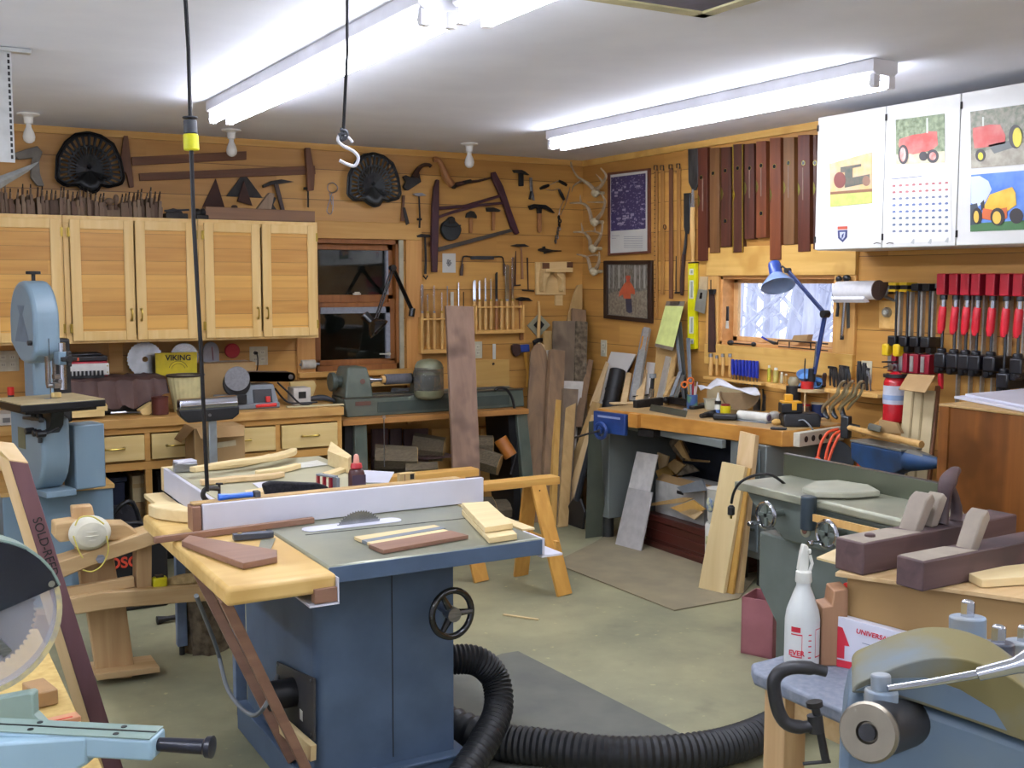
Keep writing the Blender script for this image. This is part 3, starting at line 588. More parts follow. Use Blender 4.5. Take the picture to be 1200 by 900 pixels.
out=[(-.155,zb_+.10),(-.155,zt-.19)]+[(-.155*cos(pi*i/14),zt-.19+.19*sin(pi*i/14))for i in range(1,14)]+[(.155,zt-.19),(.155,zb_+.05),(.14,zb_+.04),(.10,zb_+.015),(.03,zb_),(-.04,zb_+.01),(-.1,zb_+.05),(-.15,zb_+.09)]
up_=build('upper_wheel_cover',MB().prism(loc(out,-.05),(0,.12,0)),bsB,bs,bev=.018,seg=3)
build('emblem',MB().prism([V(-.09,-.0505,zb_+.1),V(0,-.0505,zb_+.26),V(.09,-.0505,zb_+.1)],(0,.001,0)).prism([V(-.045,-.0505,zb_+.27),V(0,-.0505,zb_+.2),V(.045,-.0505,zb_+.27)],(0,.001,0)),mat('emblem_grey','#65798a',.45),up_)
build('cover_knob',MB().cyl((.12,-.051,zb_+.1),(.12,-.07,zb_+.1),.012),blk,up_,bev=.003)
build('tension_knob',MB().cyl((-.02,.02,zt-.005),(-.02,.02,zt+.035),.009).cyl((-.02,.02,zt+.03),(-.02,.02,zt+.045),.035,n=8),blk,bs,bev=.003)
build('column',MB().bb(-.19,.02,Z0+.25,-.07,.12,zb_+.14),bsB,bs,bev=.01)
build('belt_guard',MB().bb(-.27,.1,Z0+.3,-.16,.24,zb_+.1),blk,bs,bev=.01)
zc=Z0+.2;lw=[(.19*cos(2*pi*i/28),zc+.19*sin(2*pi*i/28))for i in range(28)]
lwp=[(-.2,zc+.19)]+[(-.2,zc)]+[(-.2*cos(pi*i/12),zc-.19*sin(pi*i/12))for i in range(1,12)]+[(.2,zc),(.2,zc+.17),(-.0,zc+.19)]
lo_=build('lower_wheel_cover',MB().prism(loc(lwp,-.05),(0,.13,0)),bsB,bs,bev=.018,seg=3)
build('cover_label',MB().obox((-.05,-.0515,zc+.06),V(.045,0,0),V(0,.001,0),V(0,0,.05)),mat('plate_dull','#6b6b50',.6),lo_)
build('motor_cover',MB().bb(.0,.12,Z0+.01,.14,.27,Z0+.32),bsB,bs,bev=.008)
build('foot',MB().bb(-.2,-.04,Z0,.2,.1,Z0+.03),bsB,bs,bev=.004)
TZ=1.04
tb=build('table',MB().bb(.0,-.2,TZ-.035,.37,.18,TZ-.004).bb(.03,-.17,TZ-.05,.34,.15,TZ-.035),mat('table_black','#26282b',.4,.6),bs,bev=.003)
build('table_top',MB().bb(.003,-.197,TZ-.004,.367,.177,TZ),mat('dusty_top','#b7a57c',.5,c2='#a3946f',sc=8),tb)
build('table_insert',MB().cyl((.19,0,TZ),(.19,0,TZ+.001),.03,n=20),steel,tb)
build('trunnion',MB().prism([V(.12,-.03,TZ-.05),V(.27,-.03,TZ-.05),V(.25,-.03,TZ-.12),V(.2,-.03,TZ-.16),V(.14,-.03,TZ-.12)],(0,.06,0)).torus((.2,-.07,TZ-.1),(0,1,0),.05,.012,n=16,a0=pi,a1=2*pi,up=(1,0,0)).cyl((.2,-.06,TZ-.14),(.2,-.06,TZ-.2),.01).bar((.1,-.09,TZ-.09),(.3,-.09,TZ-.08),.02,.015),dsteel,bs,bev=.003)
for x_ in(.13,.22,.27):build('clamp_knob',MB().cyl((x_,-.1,TZ-.15),(x_,-.06,TZ-.15),.016,n=8).cyl((x_,-.06,TZ-.15),(x_,.0,TZ-.13),.006),blk,bs,bev=.003)
build('blade',MB().box((.19,.0,(zb_+TZ)/2-.03),(.012,.001,zb_-TZ+.3)),steel,bs)
gp=build('guide_post',MB().cyl((.215,.05,1.08),(.215,.05,zb_+.1),.016),mat('chrome','#c9cbd2',.12,1,sc=3),bs)
build('guide_clamp',MB().box((.215,.05,zb_+.03),(.06,.06,.06)).cyl((.24,.05,zb_+.03),(.28,.05,zb_+.03),.01),bsB,gp,bev=.006)
build('star_knob',MB().cyl((.275,.05,zb_+.03),(.30,.05,zb_+.03),.018,n=8).box((.288,.05,zb_+.03),(.018,.02,.07)).box((.288,.05,zb_+.03),(.018,.07,.02)),blk,gp,bev=.003)
build('blade_guide',MB().box((.2,.03,1.10),(.05,.05,.025)).box((.2,.03,1.14),(.035,.04,.02)).cyl((.2,-.02,1.1),(.2,.05,1.1),.012).cyl((.23,.03,1.12),(.17,.03,1.12),.01),steel,gp,bev=.002)
build('blade_guard',MB().box((.205,-.02,1.17),(.02,.008,.13)).box((.19,.02,1.16),(.01,.012,.13)),steel,gp)
bs.location=(-3.825,-1.13,0);bs.rotation_euler=(0,0,radians(-76))
solo('wood_block',MB().cyl((-3.75,-1.27,TZ+.001),(-3.75,-1.27,TZ+.022),.022,n=18),birch,'small round wooden block on the band saw table','block',bev=.002)
t=thing('roller_stand','roller stand with a bright steel roller in front of the counter drawers','roller stand',(-2.99,-1.1,0))
a,b=Y(-1.1,209,476),Y(-1.1,277,471)
build('roller',MB().cyl(a,b,.036,n=24),MATS['chrome'],t,bev=.004)
br=build('bracket',MB().prism([V(a.x-.006,-1.135,a.z-.02),V(b.x+.006,-1.135,b.z-.02),V(b.x+.004,-1.135,b.z-.06),V(b.x-.03,-1.135,b.z-.085),V(a.x+.04,-1.135,a.z-.085),V(a.x,-1.135,a.z-.045)],(0,.07,0)),blk,t,bev=.005)
build('bolt',MB().cyl(((a.x+b.x)/2,-1.14,a.z-.05),((a.x+b.x)/2,-1.133,a.z-.05),.008),steel,br)
c=Y(-1.1,249,520).x
build('post',MB().bb(c-.022,-1.12,.03,c+.02,-1.08,a.z-.07),mat('post_grey','#9aa3a6',.35,.6),t,bev=.004)
build('foot',MB().bar((c-.22,-1.1,.015),(c+.22,-1.1,.015),.05,.03,(0,1,0)).bar((c,-1.32,.015),(c,-.93,.015),.05,.03,(1,0,0)),blk,t,bev=.004)
a,b=Y(-.86,219,520),Y(-.86,287,520);z0,z1=0,up(a.x,-.86,503)
t=thing('cardboard_box','tall open cardboard carton in front of the counter drawers','box',((a.x+b.x)/2,-.8,0))
build('box',MB().bb(a.x+.04,-.86,0,b.x,-.645,z1),cardb,t,bev=.003)
build('flap',MB().prism([V(a.x+.04,-.86,z1),V(a.x+.04,-.645,z1),V(a.x-.03,-.70,z1-.07),V(a.x-.03,-.86,z1-.07)],(.003,0,.003)).prism([V(a.x+.05,-.86,z1),V(b.x,-.86,z1),V(b.x-.02,-.92,z1-.05),V(a.x+.06,-.92,z1-.05)],(0,-.003,.003)),cardb,t)
build('torn_tape',MB().bar((a.x+.12,-.864,z1-.1),(b.x-.05,-.864,z1-.09),.03,.001,(0,0,1)),mat('clear_tape','#cbbf9d',.2),t)
iron=mat('dark_iron','#34312f',.55,.5,c2='#262322',sc=20,bump=.2);rust=mat('rusty_iron','#4a2f26',.75,.2,c2='#3a2620',sc=14,bump=.3)
oldw=wood('old_wood','#5a3a26','#74492c',0,rough=.6);oldz=wood('old_wood_upright','#5a3a26','#7a4d2e',2,rough=.6);hick=wood('hickory_handle','#8a5a34','#a8733f',2,rough=.5)
maroon=mat('maroon_paint','#47202c',.5,c2='#381923',sc=10);blackst=mat('blackened_steel','#2c2c2e',.4,.7);palew=wood('pale_handle','#c79a58','#d9b170',2,rough=.4);darkw=mat('dark_handle','#3c2218',.45)
def seat(px,py,s,label,dark):
 """cast seat: outline traced around the middle, slots between radial bars"""
 out=[(-39,14),(-37,-14),(-27,-32),(-15,-42),(0,-45.5),(15,-42),(29,-33),(37,-14),(40.5,8),(37,16),(21,20),(13,18),(8,26),(0,28),(-9,24),(-15,19),(-29,21),(-38,14)]
 import math
 def rad(a):
  d=(math.cos(a),math.sin(a));best=30
  for i in range(len(out)):
   p,q=out[i],out[(i+1)%len(out)];e=(q[0]-p[0],q[1]-p[1]);den=d[0]*e[1]-d[1]*e[0]
   if abs(den)<1e-9:continue
   t=(p[0]*e[1]-p[1]*e[0])/den;u=(p[0]*d[1]-p[1]*d[0])/den
   if t>0 and-1e-6<=u<=1+1e-6:best=t
  return best
 c=Y(-.0,px,py);k=(Y(0,px+10,py)-c).length/10*s;n=132;R=[0,.16,.34,.42,.58,.66,.90,.97,1.0]
 dep=[.055,.05,.04,.036,.028,.024,.022,.03,.045]
 vs=[];fs=[]
 for i in range(n):
  a=2*pi*i/n;r=rad(a)
  for q,d in zip(R,dep):vs.append(c+V(cos(a)*r*q*k,-.10+d,-sin(a)*r*q*k))
 m=len(R);low=lambda i:.22<((2*pi*i/n)%(2*pi))/(pi)<.78
 for i in range(n):
  for j in range(m-1):
   if j==5 and i%4 in(0,1)and not low(i):continue
   if j==3 and i%4==2 and not low(i):continue
   fs.append((i*m+j,i*m+j+1,((i+1)%n)*m+j+1,((i+1)%n)*m+j))
 t=thing('tractor_saddle',label,'seat',c,'cast iron tractor seats')
 o=build('seat_pan',MB().add(vs,fs),dark,t,ang=60);md=o.modifiers.new('thick','SOLIDIFY');md.thickness=.008
 build('rim',MB().tube([c+V(cos(2*pi*i/66)*rad(2*pi*i/66)*k,-.057,-sin(2*pi*i/66)*rad(2*pi*i/66)*k)for i in range(66)],.007,6,closed=True),dark,t)
 build('hanger',MB().cyl(c+V(0,-.06,.02),c,.01),dark,t)
seatm=mat('cast_black','#1d1e20',.38,.6,sc=30)
seat(103,200,1,'larger black cast iron tractor seat on the wall above the left cabinets',seatm)
seat(434,219,.78,'grey black cast iron tractor seat on the wall above the back window',mat('cast_grey','#35383a',.4,.6,sc=30))
def wt(name,label,cat,parts,group=None,at=None):
 """wall tool: parts = (part name, material, MB, bevel)"""
 if len(parts)==1:
  n,m,mb,bv=parts[0];return solo(name,mb,m,label,cat,group,bev=bv)
 o=parts[0][2].v[0];t=thing(name,label,cat,tuple(o),group)
 for n,m,mb,bv in parts:build(n,mb,m,t,bev=bv)
 return t
P_=lambda w,off,th,pts,k=0:wpoly(MB(),w,off,th,pts,k)
T_=lambda w,off,pts,r,k=0,n=8:wtube(MB(),w,off,pts,r,k,n)
G='antique tools on the back wall'
wt('adze','grey weathered adze head with a curved blade at the far left of the back wall','tool',[('head',mat('weathered_grey','#7b766c',.8,c2='#6a655c',sc=18),P_('b',.01,.035,[(14,180),(30,175),(44,171),(50,178),(46,190),(47,203),(52,218),(44,218),(36,208),(36,196),(38,185),(22,187)]),.004),('socket',MATS['weathered_grey'],T_('b',.03,[(16,184),(46,178)],.014),0)])
wt('wooden_square','old reddish wooden T-square right of the larger tractor seat','square',[('stock',oldz,P_('b',.004,.025,[(145,159),(150,159),(153,183),(155,200),(157,219),(152,220),(148,203),(144,199),(142,183)]),.002),('blade',oldw,P_('b',.008,.012,[(154,184),(289,177),(289,187),(155,194)]),.002)])
wt('trammel_bar','long double wooden gauge bar with an upright sliding head, above the cabinets','gauge',[('bar',oldw,P_('b',.004,.016,[(163,203),(369,194),(370,204),(164,212)]),.002),('rib',oldw,P_('b',.02,.004,[(164,207),(369,198),(369,200),(164,209)]),0),('head',oldz,P_('b',.004,.04,[(358,173),(364,173),(367,192),(369,205),(368,223),(361,224),(360,200)]),.003),('screw',iron,T_('b',.03,[(361,205),(361,243)],.006),0),('nut',iron,T_('b',.03,[(356,221),(366,221)],.009),0)])
wt('plow_point','flat rusty triangular blade, left of the winged one above the cabinet','blade',[('plate',rust,P_('b',.004,.008,[(253,209),(264,245),(237,243)]),.001)])
wt('plow_share','rusty winged arrow-shaped plow share above the cabinets','blade',[('wing',iron,P_('b',.004,.01,[(286,202),(308,232),(265,230)]),.002),('point',rust,P_('b',.014,.012,[(286,212),(296,241),(278,236)]),.002)])
wt('cooper_hammer','hammer with a thin curved head and dark handle behind the long plane','hammer',[('head',iron,P_('b',.01,.025,[(308,217),(318,212),(330,210),(345,213),(330,215),(320,216),(309,220)]),.002),('handle',darkw,P_('b',.012,.02,[(321,214),(326,214),(334,246),(330,248)]),.003)])
wt('twisted_wire','looped twisted wire hook beside the grey black tractor seat','wire',[('wire',steel,wtube(wtube(wtube(MB(),'b',.02,[(390,214),(395,218),(395,223),(389,226),(384,222),(385,216),(390,214)],.003,3),'b',.02,[(389,226),(386,236),(383,247),(387,251),(390,245),(390,230)],.003,3),'b',.02,[(386,226),(389,240)],.0025),0)])
wt('goosewing_hatchet','small dark hatchet with a curved handle, right of the grey tractor seat','hatchet',[('blade',iron,P_('b',.006,.03,[(473,207),(476,205),(482,208),(487,202),(491,200),(494,213),(479,223),(476,223),(473,219),(476,213)]),.004),('handle',darkw,wtube(MB(),'b',.025,[(486,208),(489,200),(495,194),(502,193),(505,195)],[.028,.018,.012,.012,.014],4),0)])
wt('powder_horn','curved brown wooden horn-shaped tool above the bow saw','tool',[('body',hick,wtube(MB(),'b',.035,[(508,187),(514,188),(519,197),(523,208),(530,217)],[.018,.02,.022,.03,.026],4),0),('ferrule',iron,wtube(MB(),'b',.035,[(528,215),(534,219)],[.026,.016],2),0),('shaft',rust,T_('b',.03,[(530,218),(545,214),(560,212),(577,208)],[.02,.012,.008,.006],3),0),('spur',iron,T_('b',.035,[(543,214),(552,212)],.012),0)])
wt('bow_saw','large maroon frame saw hanging on the back wall','saw',[('left_arm',maroon,P_('b',.02,.03,[(512,210),(515,211),(515,240),(514,280),(513,319),(507,319),(506,290),(507,240),(509,220)]),.004),('right_arm',maroon,P_('b',.02,.03,[(577,202),(581,201),(590,218),(600,248),(609,273),(605,275),(600,268),(589,235),(577,208)]),.004),('stretcher',maroon,P_('b',.025,.018,[(515,242),(545,240),(586,228),(587,231),(547,243),(515,246)]),.002),('tension_bar',maroon,P_('b',.03,.014,[(514,253),(530,247),(560,239),(592,236),(592,239),(562,242),(532,250),(514,256)]),.002),('blade',mat('dull_saw_steel','#55504a',.5,.6),P_('b',.03,.004,[(513,290),(602,267),(602,271),(514,295)]),0)])
for i,(nm,lab,cat,parts)in enumerate([('folding_rule','small folding wooden rule hanging left of the hammers beside the bow saw','gauge',[('stock',oldz,P_('b',.005,.014,[(472,229),(475,229),(474,245),(474,259),(470,259),(471,243)]),.002),('blade',iron,P_('b',.02,.006,[(472,243),(475,243),(480,262),(476,264)]),.001)]),('tack_hammer','small upholstery hammer with a long thin iron shank, left of the bow saw top','hammer',[('head',steel,P_('b',.014,.02,[(484,227),(489,226),(495,226),(500,229),(492,230),(486,229)]),.002),('handle',iron,T_('b',.024,[(491,228),(492,255),(491.5,267)],[.006,.006,.007]),0),('collar',iron,T_('b',.024,[(489,257),(494,257)],.008),0)]),('spike_hammer','long thin hammer hanging just left of the lower bow saw arm','hammer',[('head',iron,P_('b',.014,.02,[(489,276),(494,274),(504,275),(505,278),(490,278)]),.002),('handle',blackst,T_('b',.024,[(498,276),(499,305),(498.5,321)],[.007,.008,.009]),0),('end_hook',iron,T_('b',.024,[(496,323),(499,327),(501,323)],.006),0)]),('round_flask','round dark flask-shaped tool hanging inside the bow saw','tool',[('disc',mat('slate_iron','#2f3436',.5,.4),P_('b',.005,.035,[(520,261),(524,258),(528,254),(532,254),(534,259),(540,265),(541,271),(537,279),(530,282),(523,280),(518,272),(518,266)],2),.006),('neck',iron,P_('b',.04,.01,[(526,262),(527,255),(533,255),(534,262)]),.002),('lip',iron,T_('b',.042,[(520,264),(530,266),(540,264)],.004,3),0)]),('crescent_hatchet','little half-round leather knife with a brown handle inside the bow saw','knife',[('blade',iron,P_('b',.008,.012,[(546,255),(547,250),(552,247),(556,248),(559,253),(559,256),(553,255)]),.001),('handle',hick,P_('b',.008,.02,[(550.5,255),(554.5,255),(554,273),(550.5,273)]),.004)]),('small_hammer','small hammer with a dark head and brown handle inside the bow saw on the right','hammer',[('head',iron,P_('b',.008,.03,[(571,243),(579,243),(587,246),(586,248),(578,248),(572,248)]),.003),('handle',hick,P_('b',.012,.02,[(577,248),(581,248),(580.5,270),(577,270)]),.004)]),('claw_hammer','short dark claw hammer at the top near the ceiling, left of the pliers','hammer',[('head',iron,P_('b',.008,.03,[(602,199),(612,199),(616,201),(621,205),(616,204),(612,203),(604,202)]),.003),('handle',blackst,P_('b',.01,.022,[(609,202),(614,202),(614,218),(609,218)]),.004)]),('pincers','small steel pincers hanging right of the short claw hammer','pliers',[('jaw',steel,P_('b',.01,.012,[(621,208),(624,208),(625,224),(627,235),(624,234),(622,225)]),.002),('handle',iron,P_('b',.022,.01,[(622,224),(624,224),(622,234),(620,233)]),.002)]),('large_claw_hammer','claw hammer with a long curved head and worn brown handle near the chain','hammer',[('head',blackst,P_('b',.01,.035,[(621,241),(626,239),(640,240),(646,244),(651,250),(646,248),(640,245),(630,243),(623,246)]),.004),('handle',hick,P_('b',.014,.024,[(631,243),(635,243),(635,271),(633,273),(631,271)]),.004),('shank',blackst,P_('b',.012,.028,[(630.5,243),(635.5,243),(635,250),(631,250)]),.002)]),('punch','short dark pointed iron tool lying on the wall beside the antlers','tool',[('body',iron,T_('b',.02,[(631,293),(636,293),(640,294),(648,294),(658,294)],[.008,.014,.016,.007,.003],2),0),('collar',iron,T_('b',.02,[(637,289),(639,297)],.012),0)]),('pick_hammer','small pick hammer with a thin curved head under the bow saw right arm','hammer',[('head',iron,P_('b',.01,.02,[(599,288),(606,286),(615,286),(621,289),(613,289),(606,289)]),.002),('handle',hick,T_('b',.02,[(610.5,288),(611.5,305),(612,327)],[.006,.008,.011],3),0)]),('file','slim dark file with a cross guard hanging above the second chisel rack','file',[('blade',rust,T_('b',.015,[(604.5,294),(604,310),(603.5,334)],[.003,.006,.007],2),0),('guard',iron,T_('b',.015,[(600,335),(610,334)],.004),0)]),('t_handle_auger','thin auger with a flat cross bar at its foot, left of the wooden bracket','auger',[('shaft',rust,T_('b',.015,[(618,302),(618.5,322),(619,340)],[.006,.005,.004]),0),('cross_bar',iron,T_('b',.015,[(612,340),(626,341)],.005),0)]),('bar_magnet','small dark hammer head hook at the top right of the second chisel rack','hammer',[('head',blackst,P_('b',.01,.03,[(606,350),(612,348),(620,349),(625,353),(617,352),(611,353),(607,352)]),.003),('handle',hick,P_('b',.012,.022,[(609,353),(613,353),(614,398),(610,399)]),.004)]),]):
 if nm=='bar_magnet':nm,lab='long_hammer','hammer with a dark head and long pale handle beside the second chisel rack'
 wt(nm,lab,cat,parts)
mb=MB();wtube(mb,'b',.025,[(641,218),(650,214),(654,212),(661,214)],.0022,4,5);wtube(mb,'b',.025,[(640,222),(648,223),(654,221),(656,224),(661,234),(664,232),(668,219)],.0022,4,5);wtube(mb,'b',.025,[(661,234),(656,245),(655,255)],.0022,3,5);wtube(mb,'b',.025,[(668,219),(664,236),(657,252)],.0022,3,5)
t=thing('cable_flail','loops of thin cable with black rubber grips left of the antlers','tool',W('b',0,655,230));build('cable',mb,steel,t)
for p in([(633,221),(638,219),(643,217)],[(655,212),(659,214),(664,217)],[(655,222),(658,228),(661,234)]):build('grip',wtube(MB(),'b',.025,p,[.009,.013,.01],2),blackst,t)
t=thing('chain_tool','short hanging chain of dark iron links below the cable loops','chain',W('b',0,655,270))
for i,(x,y)in enumerate([(655,255),(656,259),(655.5,263.5),(655,268),(653.5,273),(652.5,278),(651,283)]):
 c=W('b',.025,x,y);build('link',MB().torus(c,(.2,-1,0)if i%2 else(1,-.2,.1),.012,.0055,14,6),iron if i<3 else steel,t)
t=thing('paper_note','small white paper with a dark printed emblem under the bow saw','paper',W('b',0,526,320))
build('sheet',P_('b',.001,.002,[(518.5,297),(534,297),(534,319.5),(518.5,319.5)]),mat('paper_white','#cfcfc8',.7,sc=3),t)
mb=MB();rg_=random.Random(2)
for k in range(22):
 a=k*2.4;r_=.25*sqrt(k);x,y=526+r_*2.6*cos(a)*.9,308+r_*3.6*sin(a);wpoly(mb,'b',.0032,.0006,[(x-.6,y-.5),(x+.6,y-.6),(x+.5,y+.6),(x-.5,y+.5)])
build('print',mb,mat('faded_ink','#4a4c52',.7),t)
wt('drawknife','drawknife with a straight blade and two turned-down handles','drawknife',[('blade',mat('drawknife_steel','#4b5056',.4,.8),P_('b',.02,.006,[(551,300),(579,300),(579,304),(552,304)]),.001),('tang',iron,T_('b',.022,[(553,301),(544,300.5),(542,304),(541,311)],.005,3),0),('tang',iron,T_('b',.022,[(577,301),(588,301),(590,306),(591,311)],.005,3),0),('handle',darkw,T_('b',.022,[(542,309),(541,316),(540.5,323)],[.008,.013,.012],3),0),('handle',darkw,T_('b',.022,[(590.5,309),(591.5,316),(591.5,323)],[.008,.013,.012],3),0)])
def rack(px0,px1,ptop,pbot,label,chis,tri=True):
 t=thing('chisel_rack',label,'rack',W('b',0,(px0+px1)/2,pbot),'chisel racks')
 a,b=W('b',0,px0,ptop),W('b',0,px1,ptop);za,zb2=W('b',0,px0,ptop).z,W('b',0,px0,pbot).z
 x0,x1=a.x,b.x
 build('top_rail',MB().bb(x0,-.06,za-.012,x1,-.012,za),palex,t,bev=.002);build('bottom_rail',MB().bb(x0,-.07,zb2,x1,-.012,zb2+.025),palex,t,bev=.002)
 build('back',MB().bb(x0,-.012,zb2,x1,-.001,za),trimw,t)
 build('side',MB().bb(x0-.014,-.07,zb2,x0,-.001,za+.008),palex,t,bev=.002);build('side',MB().bb(x1,-.07,zb2,x1+.014,-.001,za+.008),palex,t,bev=.002)
 for i,(px,ptip,hw,bw,hm,tp,lab)in enumerate(chis):
  y=-.042;c=Y(y,px,ptop);zt_=up(c.x,y,ptip);top_h=za+.035
  q=thing('turning_chisel',lab,'chisel',(c.x,y,zb2+.026),'turning chisels in the wall racks')
  build('handle',MB().lathe((c.x,y,zb2+.026),(0,0,1),[(.008,0),(hw*.9,.012),(hw*1.1,.06),(hw*.8,.13),(hw,za-zb2-.03),(hw*.75,top_h-zb2-.026)],12),hm,q)
  build('ferrule',MB().cyl((c.x,y,top_h-.004),(c.x,y,top_h+.014),hw*.72,n=12),brass if i%2 else steel,q)
  L=[V(c.x-bw,y,top_h),V(c.x+bw,y,top_h),V(c.x+bw,y,zt_-.01*(tp=='r')),V(c.x,y,zt_),V(c.x-bw,y,zt_-(.012 if tp!='f' else 0))]
  build('blade',MB().prism(L,(0,.006,0)),MATS['chrome']if tp!='d' else iron,q,bev=.0008)
palex=wood('pale_rail','#cf9f55','#ddb36c',0)
rack(490.5,527,373,414,'small wooden wall rack holding four turning chisels, left of the walnut plank',[(495,333,.010,.010,palew,'r','wide gouge, first in the small chisel rack'),(501.5,344,.011,.006,palew,'r','second chisel in the small rack, short with a shiny band'),(509,334,.012,.006,palew,'r','third chisel in the small rack, with a slim tall blade'),(518,342,.011,.005,palew,'r','fourth chisel in the small rack, thinnest blade')])
rack(554,607,359,391,'long wooden wall rack of turning chisels above the lathe, right of the plank',[(556,328,.010,.011,palew,'s','first chisel of the long rack, with a broad skew blade'),(562,328,.013,.007,palew,'r','second chisel of the long rack, slim bright blade'),(569,325,.012,.006,palew,'r','third chisel of the long rack, narrow with a tall blade'),(575.5,326,.012,.004,palew,'r','fourth chisel of the long rack, pale thin scraper'),(582,319,.013,.009,hick,'d','fifth chisel of the long rack, dark rusty blade'),(588,352,.012,.003,palew,'r','sixth tool of the long rack, yellow handle with hardly any blade'),(594.5,310,.013,.016,palew,'r','seventh and widest bright gouge of the long rack'),(601,301,.012,.008,palew,'r','last and tallest chisel of the long rack')])
for i,(px,t0,t1,w_,l)in enumerate([(524.5,335,364,.006,'thin steel scraper rod just left of the walnut plank top'),(530,342,358,.022,'short wide white scraper behind the walnut plank top'),(537.5,331,357,.008,'slim glass-like rod above the walnut plank'),(543.5,342,358,.004,'thin dark rod above the walnut plank')]):
 wt('scraper_rod',l,'scraper',[('rod',[steel,MATS['off_white'],MATS['chrome'],iron][i],P_('b',.02,.006,[(px-w_*80,t0),(px+w_*80,t0),(px+w_*80,t1+6),(px-w_*80,t1+6)]),.001)])
wt('paper_strip','small white vertical strip on the wall right of the walnut plank','strip',[('strip',MATS['paper_white'],P_('b',.001,.004,[(577.5,403),(581,403),(581,421),(577.5,421)]),0)])
wt('plywood_square','square pale plywood panel on the wall behind the lathe','panel',[('panel',wood('pale_ply','#c59d55','#d0a962',0),P_('b',.003,.012,[(556,422),(597,421),(597,458),(557,459)]),.001),('peg',iron,T_('b',.015,[(577,427),(579,426)],.008),0)])
t=thing('bracket_shelf','pale pine corbel shelf mock-up on the back wall near the corner','shelf',W('b',0,645,345))
pw=wood('new_pine','#d3b177','#dfc18a',0)
build('back_board',P_('b',.001,.018,[(628,306.5),(672,306.5),(663,345.5),(628.5,345.5)][:0]or[(628,307),(663,307),(663,345.5),(628.5,345.5)]),pw,t,bev=.002)
build('shelf',P_('b',.019,.09,[(640,315),(671.5,314),(671.5,319),(640,319)]),pw,t,bev=.002);build('front_rail',P_('b',.019,.05,[(637,307),(669,306.5),(669,314.5),(638,315)]),pw,t,bev=.002)
for p in([(636.5,308),(644,308),(644,315),(636.5,315)],[(665,307),(671.5,307),(671.5,313.5),(665,313.5)]):build('walnut_block',P_('b',.065,.012,p),oldw,t,bev=.001)
for s in(637,661):
 e=1 if s==637 else-1;build('corbel',P_('b',.019,.06,[(s,319),(s+e*8,319),(s+e*6.5,324),(s+e*3,327),(s+e*1.5,338),(s,341)],2),pw,t,bev=.001)
wt('pine_tag','small pale pine block hanging under the corbel shelf','block',[('block',pw,P_('b',.002,.02,[(651.5,346),(659.5,346),(659.5,358),(651.5,358)]),.001)])
t=thing('diamond_plaque','grey diamond-shaped plaque with a dark diamond centre on the back wall','plaque',W('b',0,632,390))
build('plate',P_('b',.001,.01,[(632,367.5),(645,381),(631,396),(618,381.5)]),mat('grey_green','#9c9b82',.6),t,bev=.001);build('centre',P_('b',.011,.004,[(632,373.5),(638,380.5),(632,388),(625.5,381)]),blk,t)
wt('wood_froe','pale curved wooden stick with a dark knob standing before the diamond plaque','tool',[('stick',palew,wtube(MB(),'b',.05,[(631,353),(632,365),(631.5,380),(631,396)],[.008,.010,.012,.014],3),0),('knob',blackst,wtube(wtube(MB(),'b',.05,[(625,401),(631,399),(637,398)],[.012,.018,.012],2),'b',.05,[(626,400),(627,406)],.01),0)])
wt('felling_axe','small axe with a blue-banded head and yellow handle hanging above the lathe end','axe',[('head',rust,P_('b',.02,.03,[(601,405),(606,403),(611,405),(611,413),(606,418),(602,414)],2),.003),('band',mat('blue_paint','#26408c',.5),P_('b',.015,.04,[(610,404.5),(620.5,403.5),(621,412),(611,413)]),.003),('handle',wood('yellow_handle','#b8842c','#cf9c3c',2),wtube(MB(),'b',.035,[(615,410),(617,425),(619,440),(618.5,454)],[.014,.013,.012,.014],3),0)])
wt('rat_tail_rasp','thin rat-tail rasp hanging below the lowest antler','rasp',[('rod',iron,T_('b',.02,[(682.5,308),(683.5,322),(683,334)],[.002,.004,.007],3),0)])if False else None
ant=mat('antler','#b5a184',.6,c2='#8f7c62',sc=14);skull=mat('skull_bone','#c9bd9d',.6,c2='#ada082',sc=20)
def AP(px,py,k=0):
 x=.07+k
 while True:
  p=X(-x,px,py)
  if p.y<-.03:return p
  x+=.01
def antler(label,sk,beams,tines):
 c=AP(*sk);t=thing('antlers',label,'antlers',AP(*sk),'antlers in the corner')
 build('skull_plate',MB().ell(c,(.032,.04,.028)).ell(c+V(-.01,-.012,-.018),(.016,.02,.016)).cyl(c+V(.01,0,0),c+V(.07,0,0),.012),skull,t)
 for pts,off in beams:
  n=len(pts);P=[AP(*p,.0+.025*i)for i,p in enumerate(pts)];build('beam',MB().tube(sm(P,4),[.016-.011*j/((n-1)*4)for j in range((n-1)*4+1)],8),ant,t)
 for pts,y0 in tines:P=[AP(*p,y0*.6+.01*i)for i,p in enumerate(pts)];build('tine',MB().tube(sm(P,3),[.009-.007*j/((len(pts)-1)*3)for j in range((len(pts)-1)*3+1)],6),ant,t)
antler('topmost and widest antlers in the corner, with a dark tip at upper left',(698,226),[([(696,222),(690,216),(684,212),(676,206),(670,196)],.0),([(698,222),(703,219),(708,212),(710,205),(704,197)],0)],[([(681,212),(672,218),(670,225)],.1),([(670,196),(669,190),(669,194)],.14),([(706,213),(702,208),(698,204)],.1)])
antler('second antlers from the top in the corner, with a long pale tine pointing left',(697,260),[([(693,258),(691,248),(687,241),(681,238),(668,238)],0),([(700,256),(705,250),(708,242),(709,235),(705,228)],0)],[([(681,238),(680,233),(680,228)],.12),([(708,237),(698,237),(688,237)],.12)])
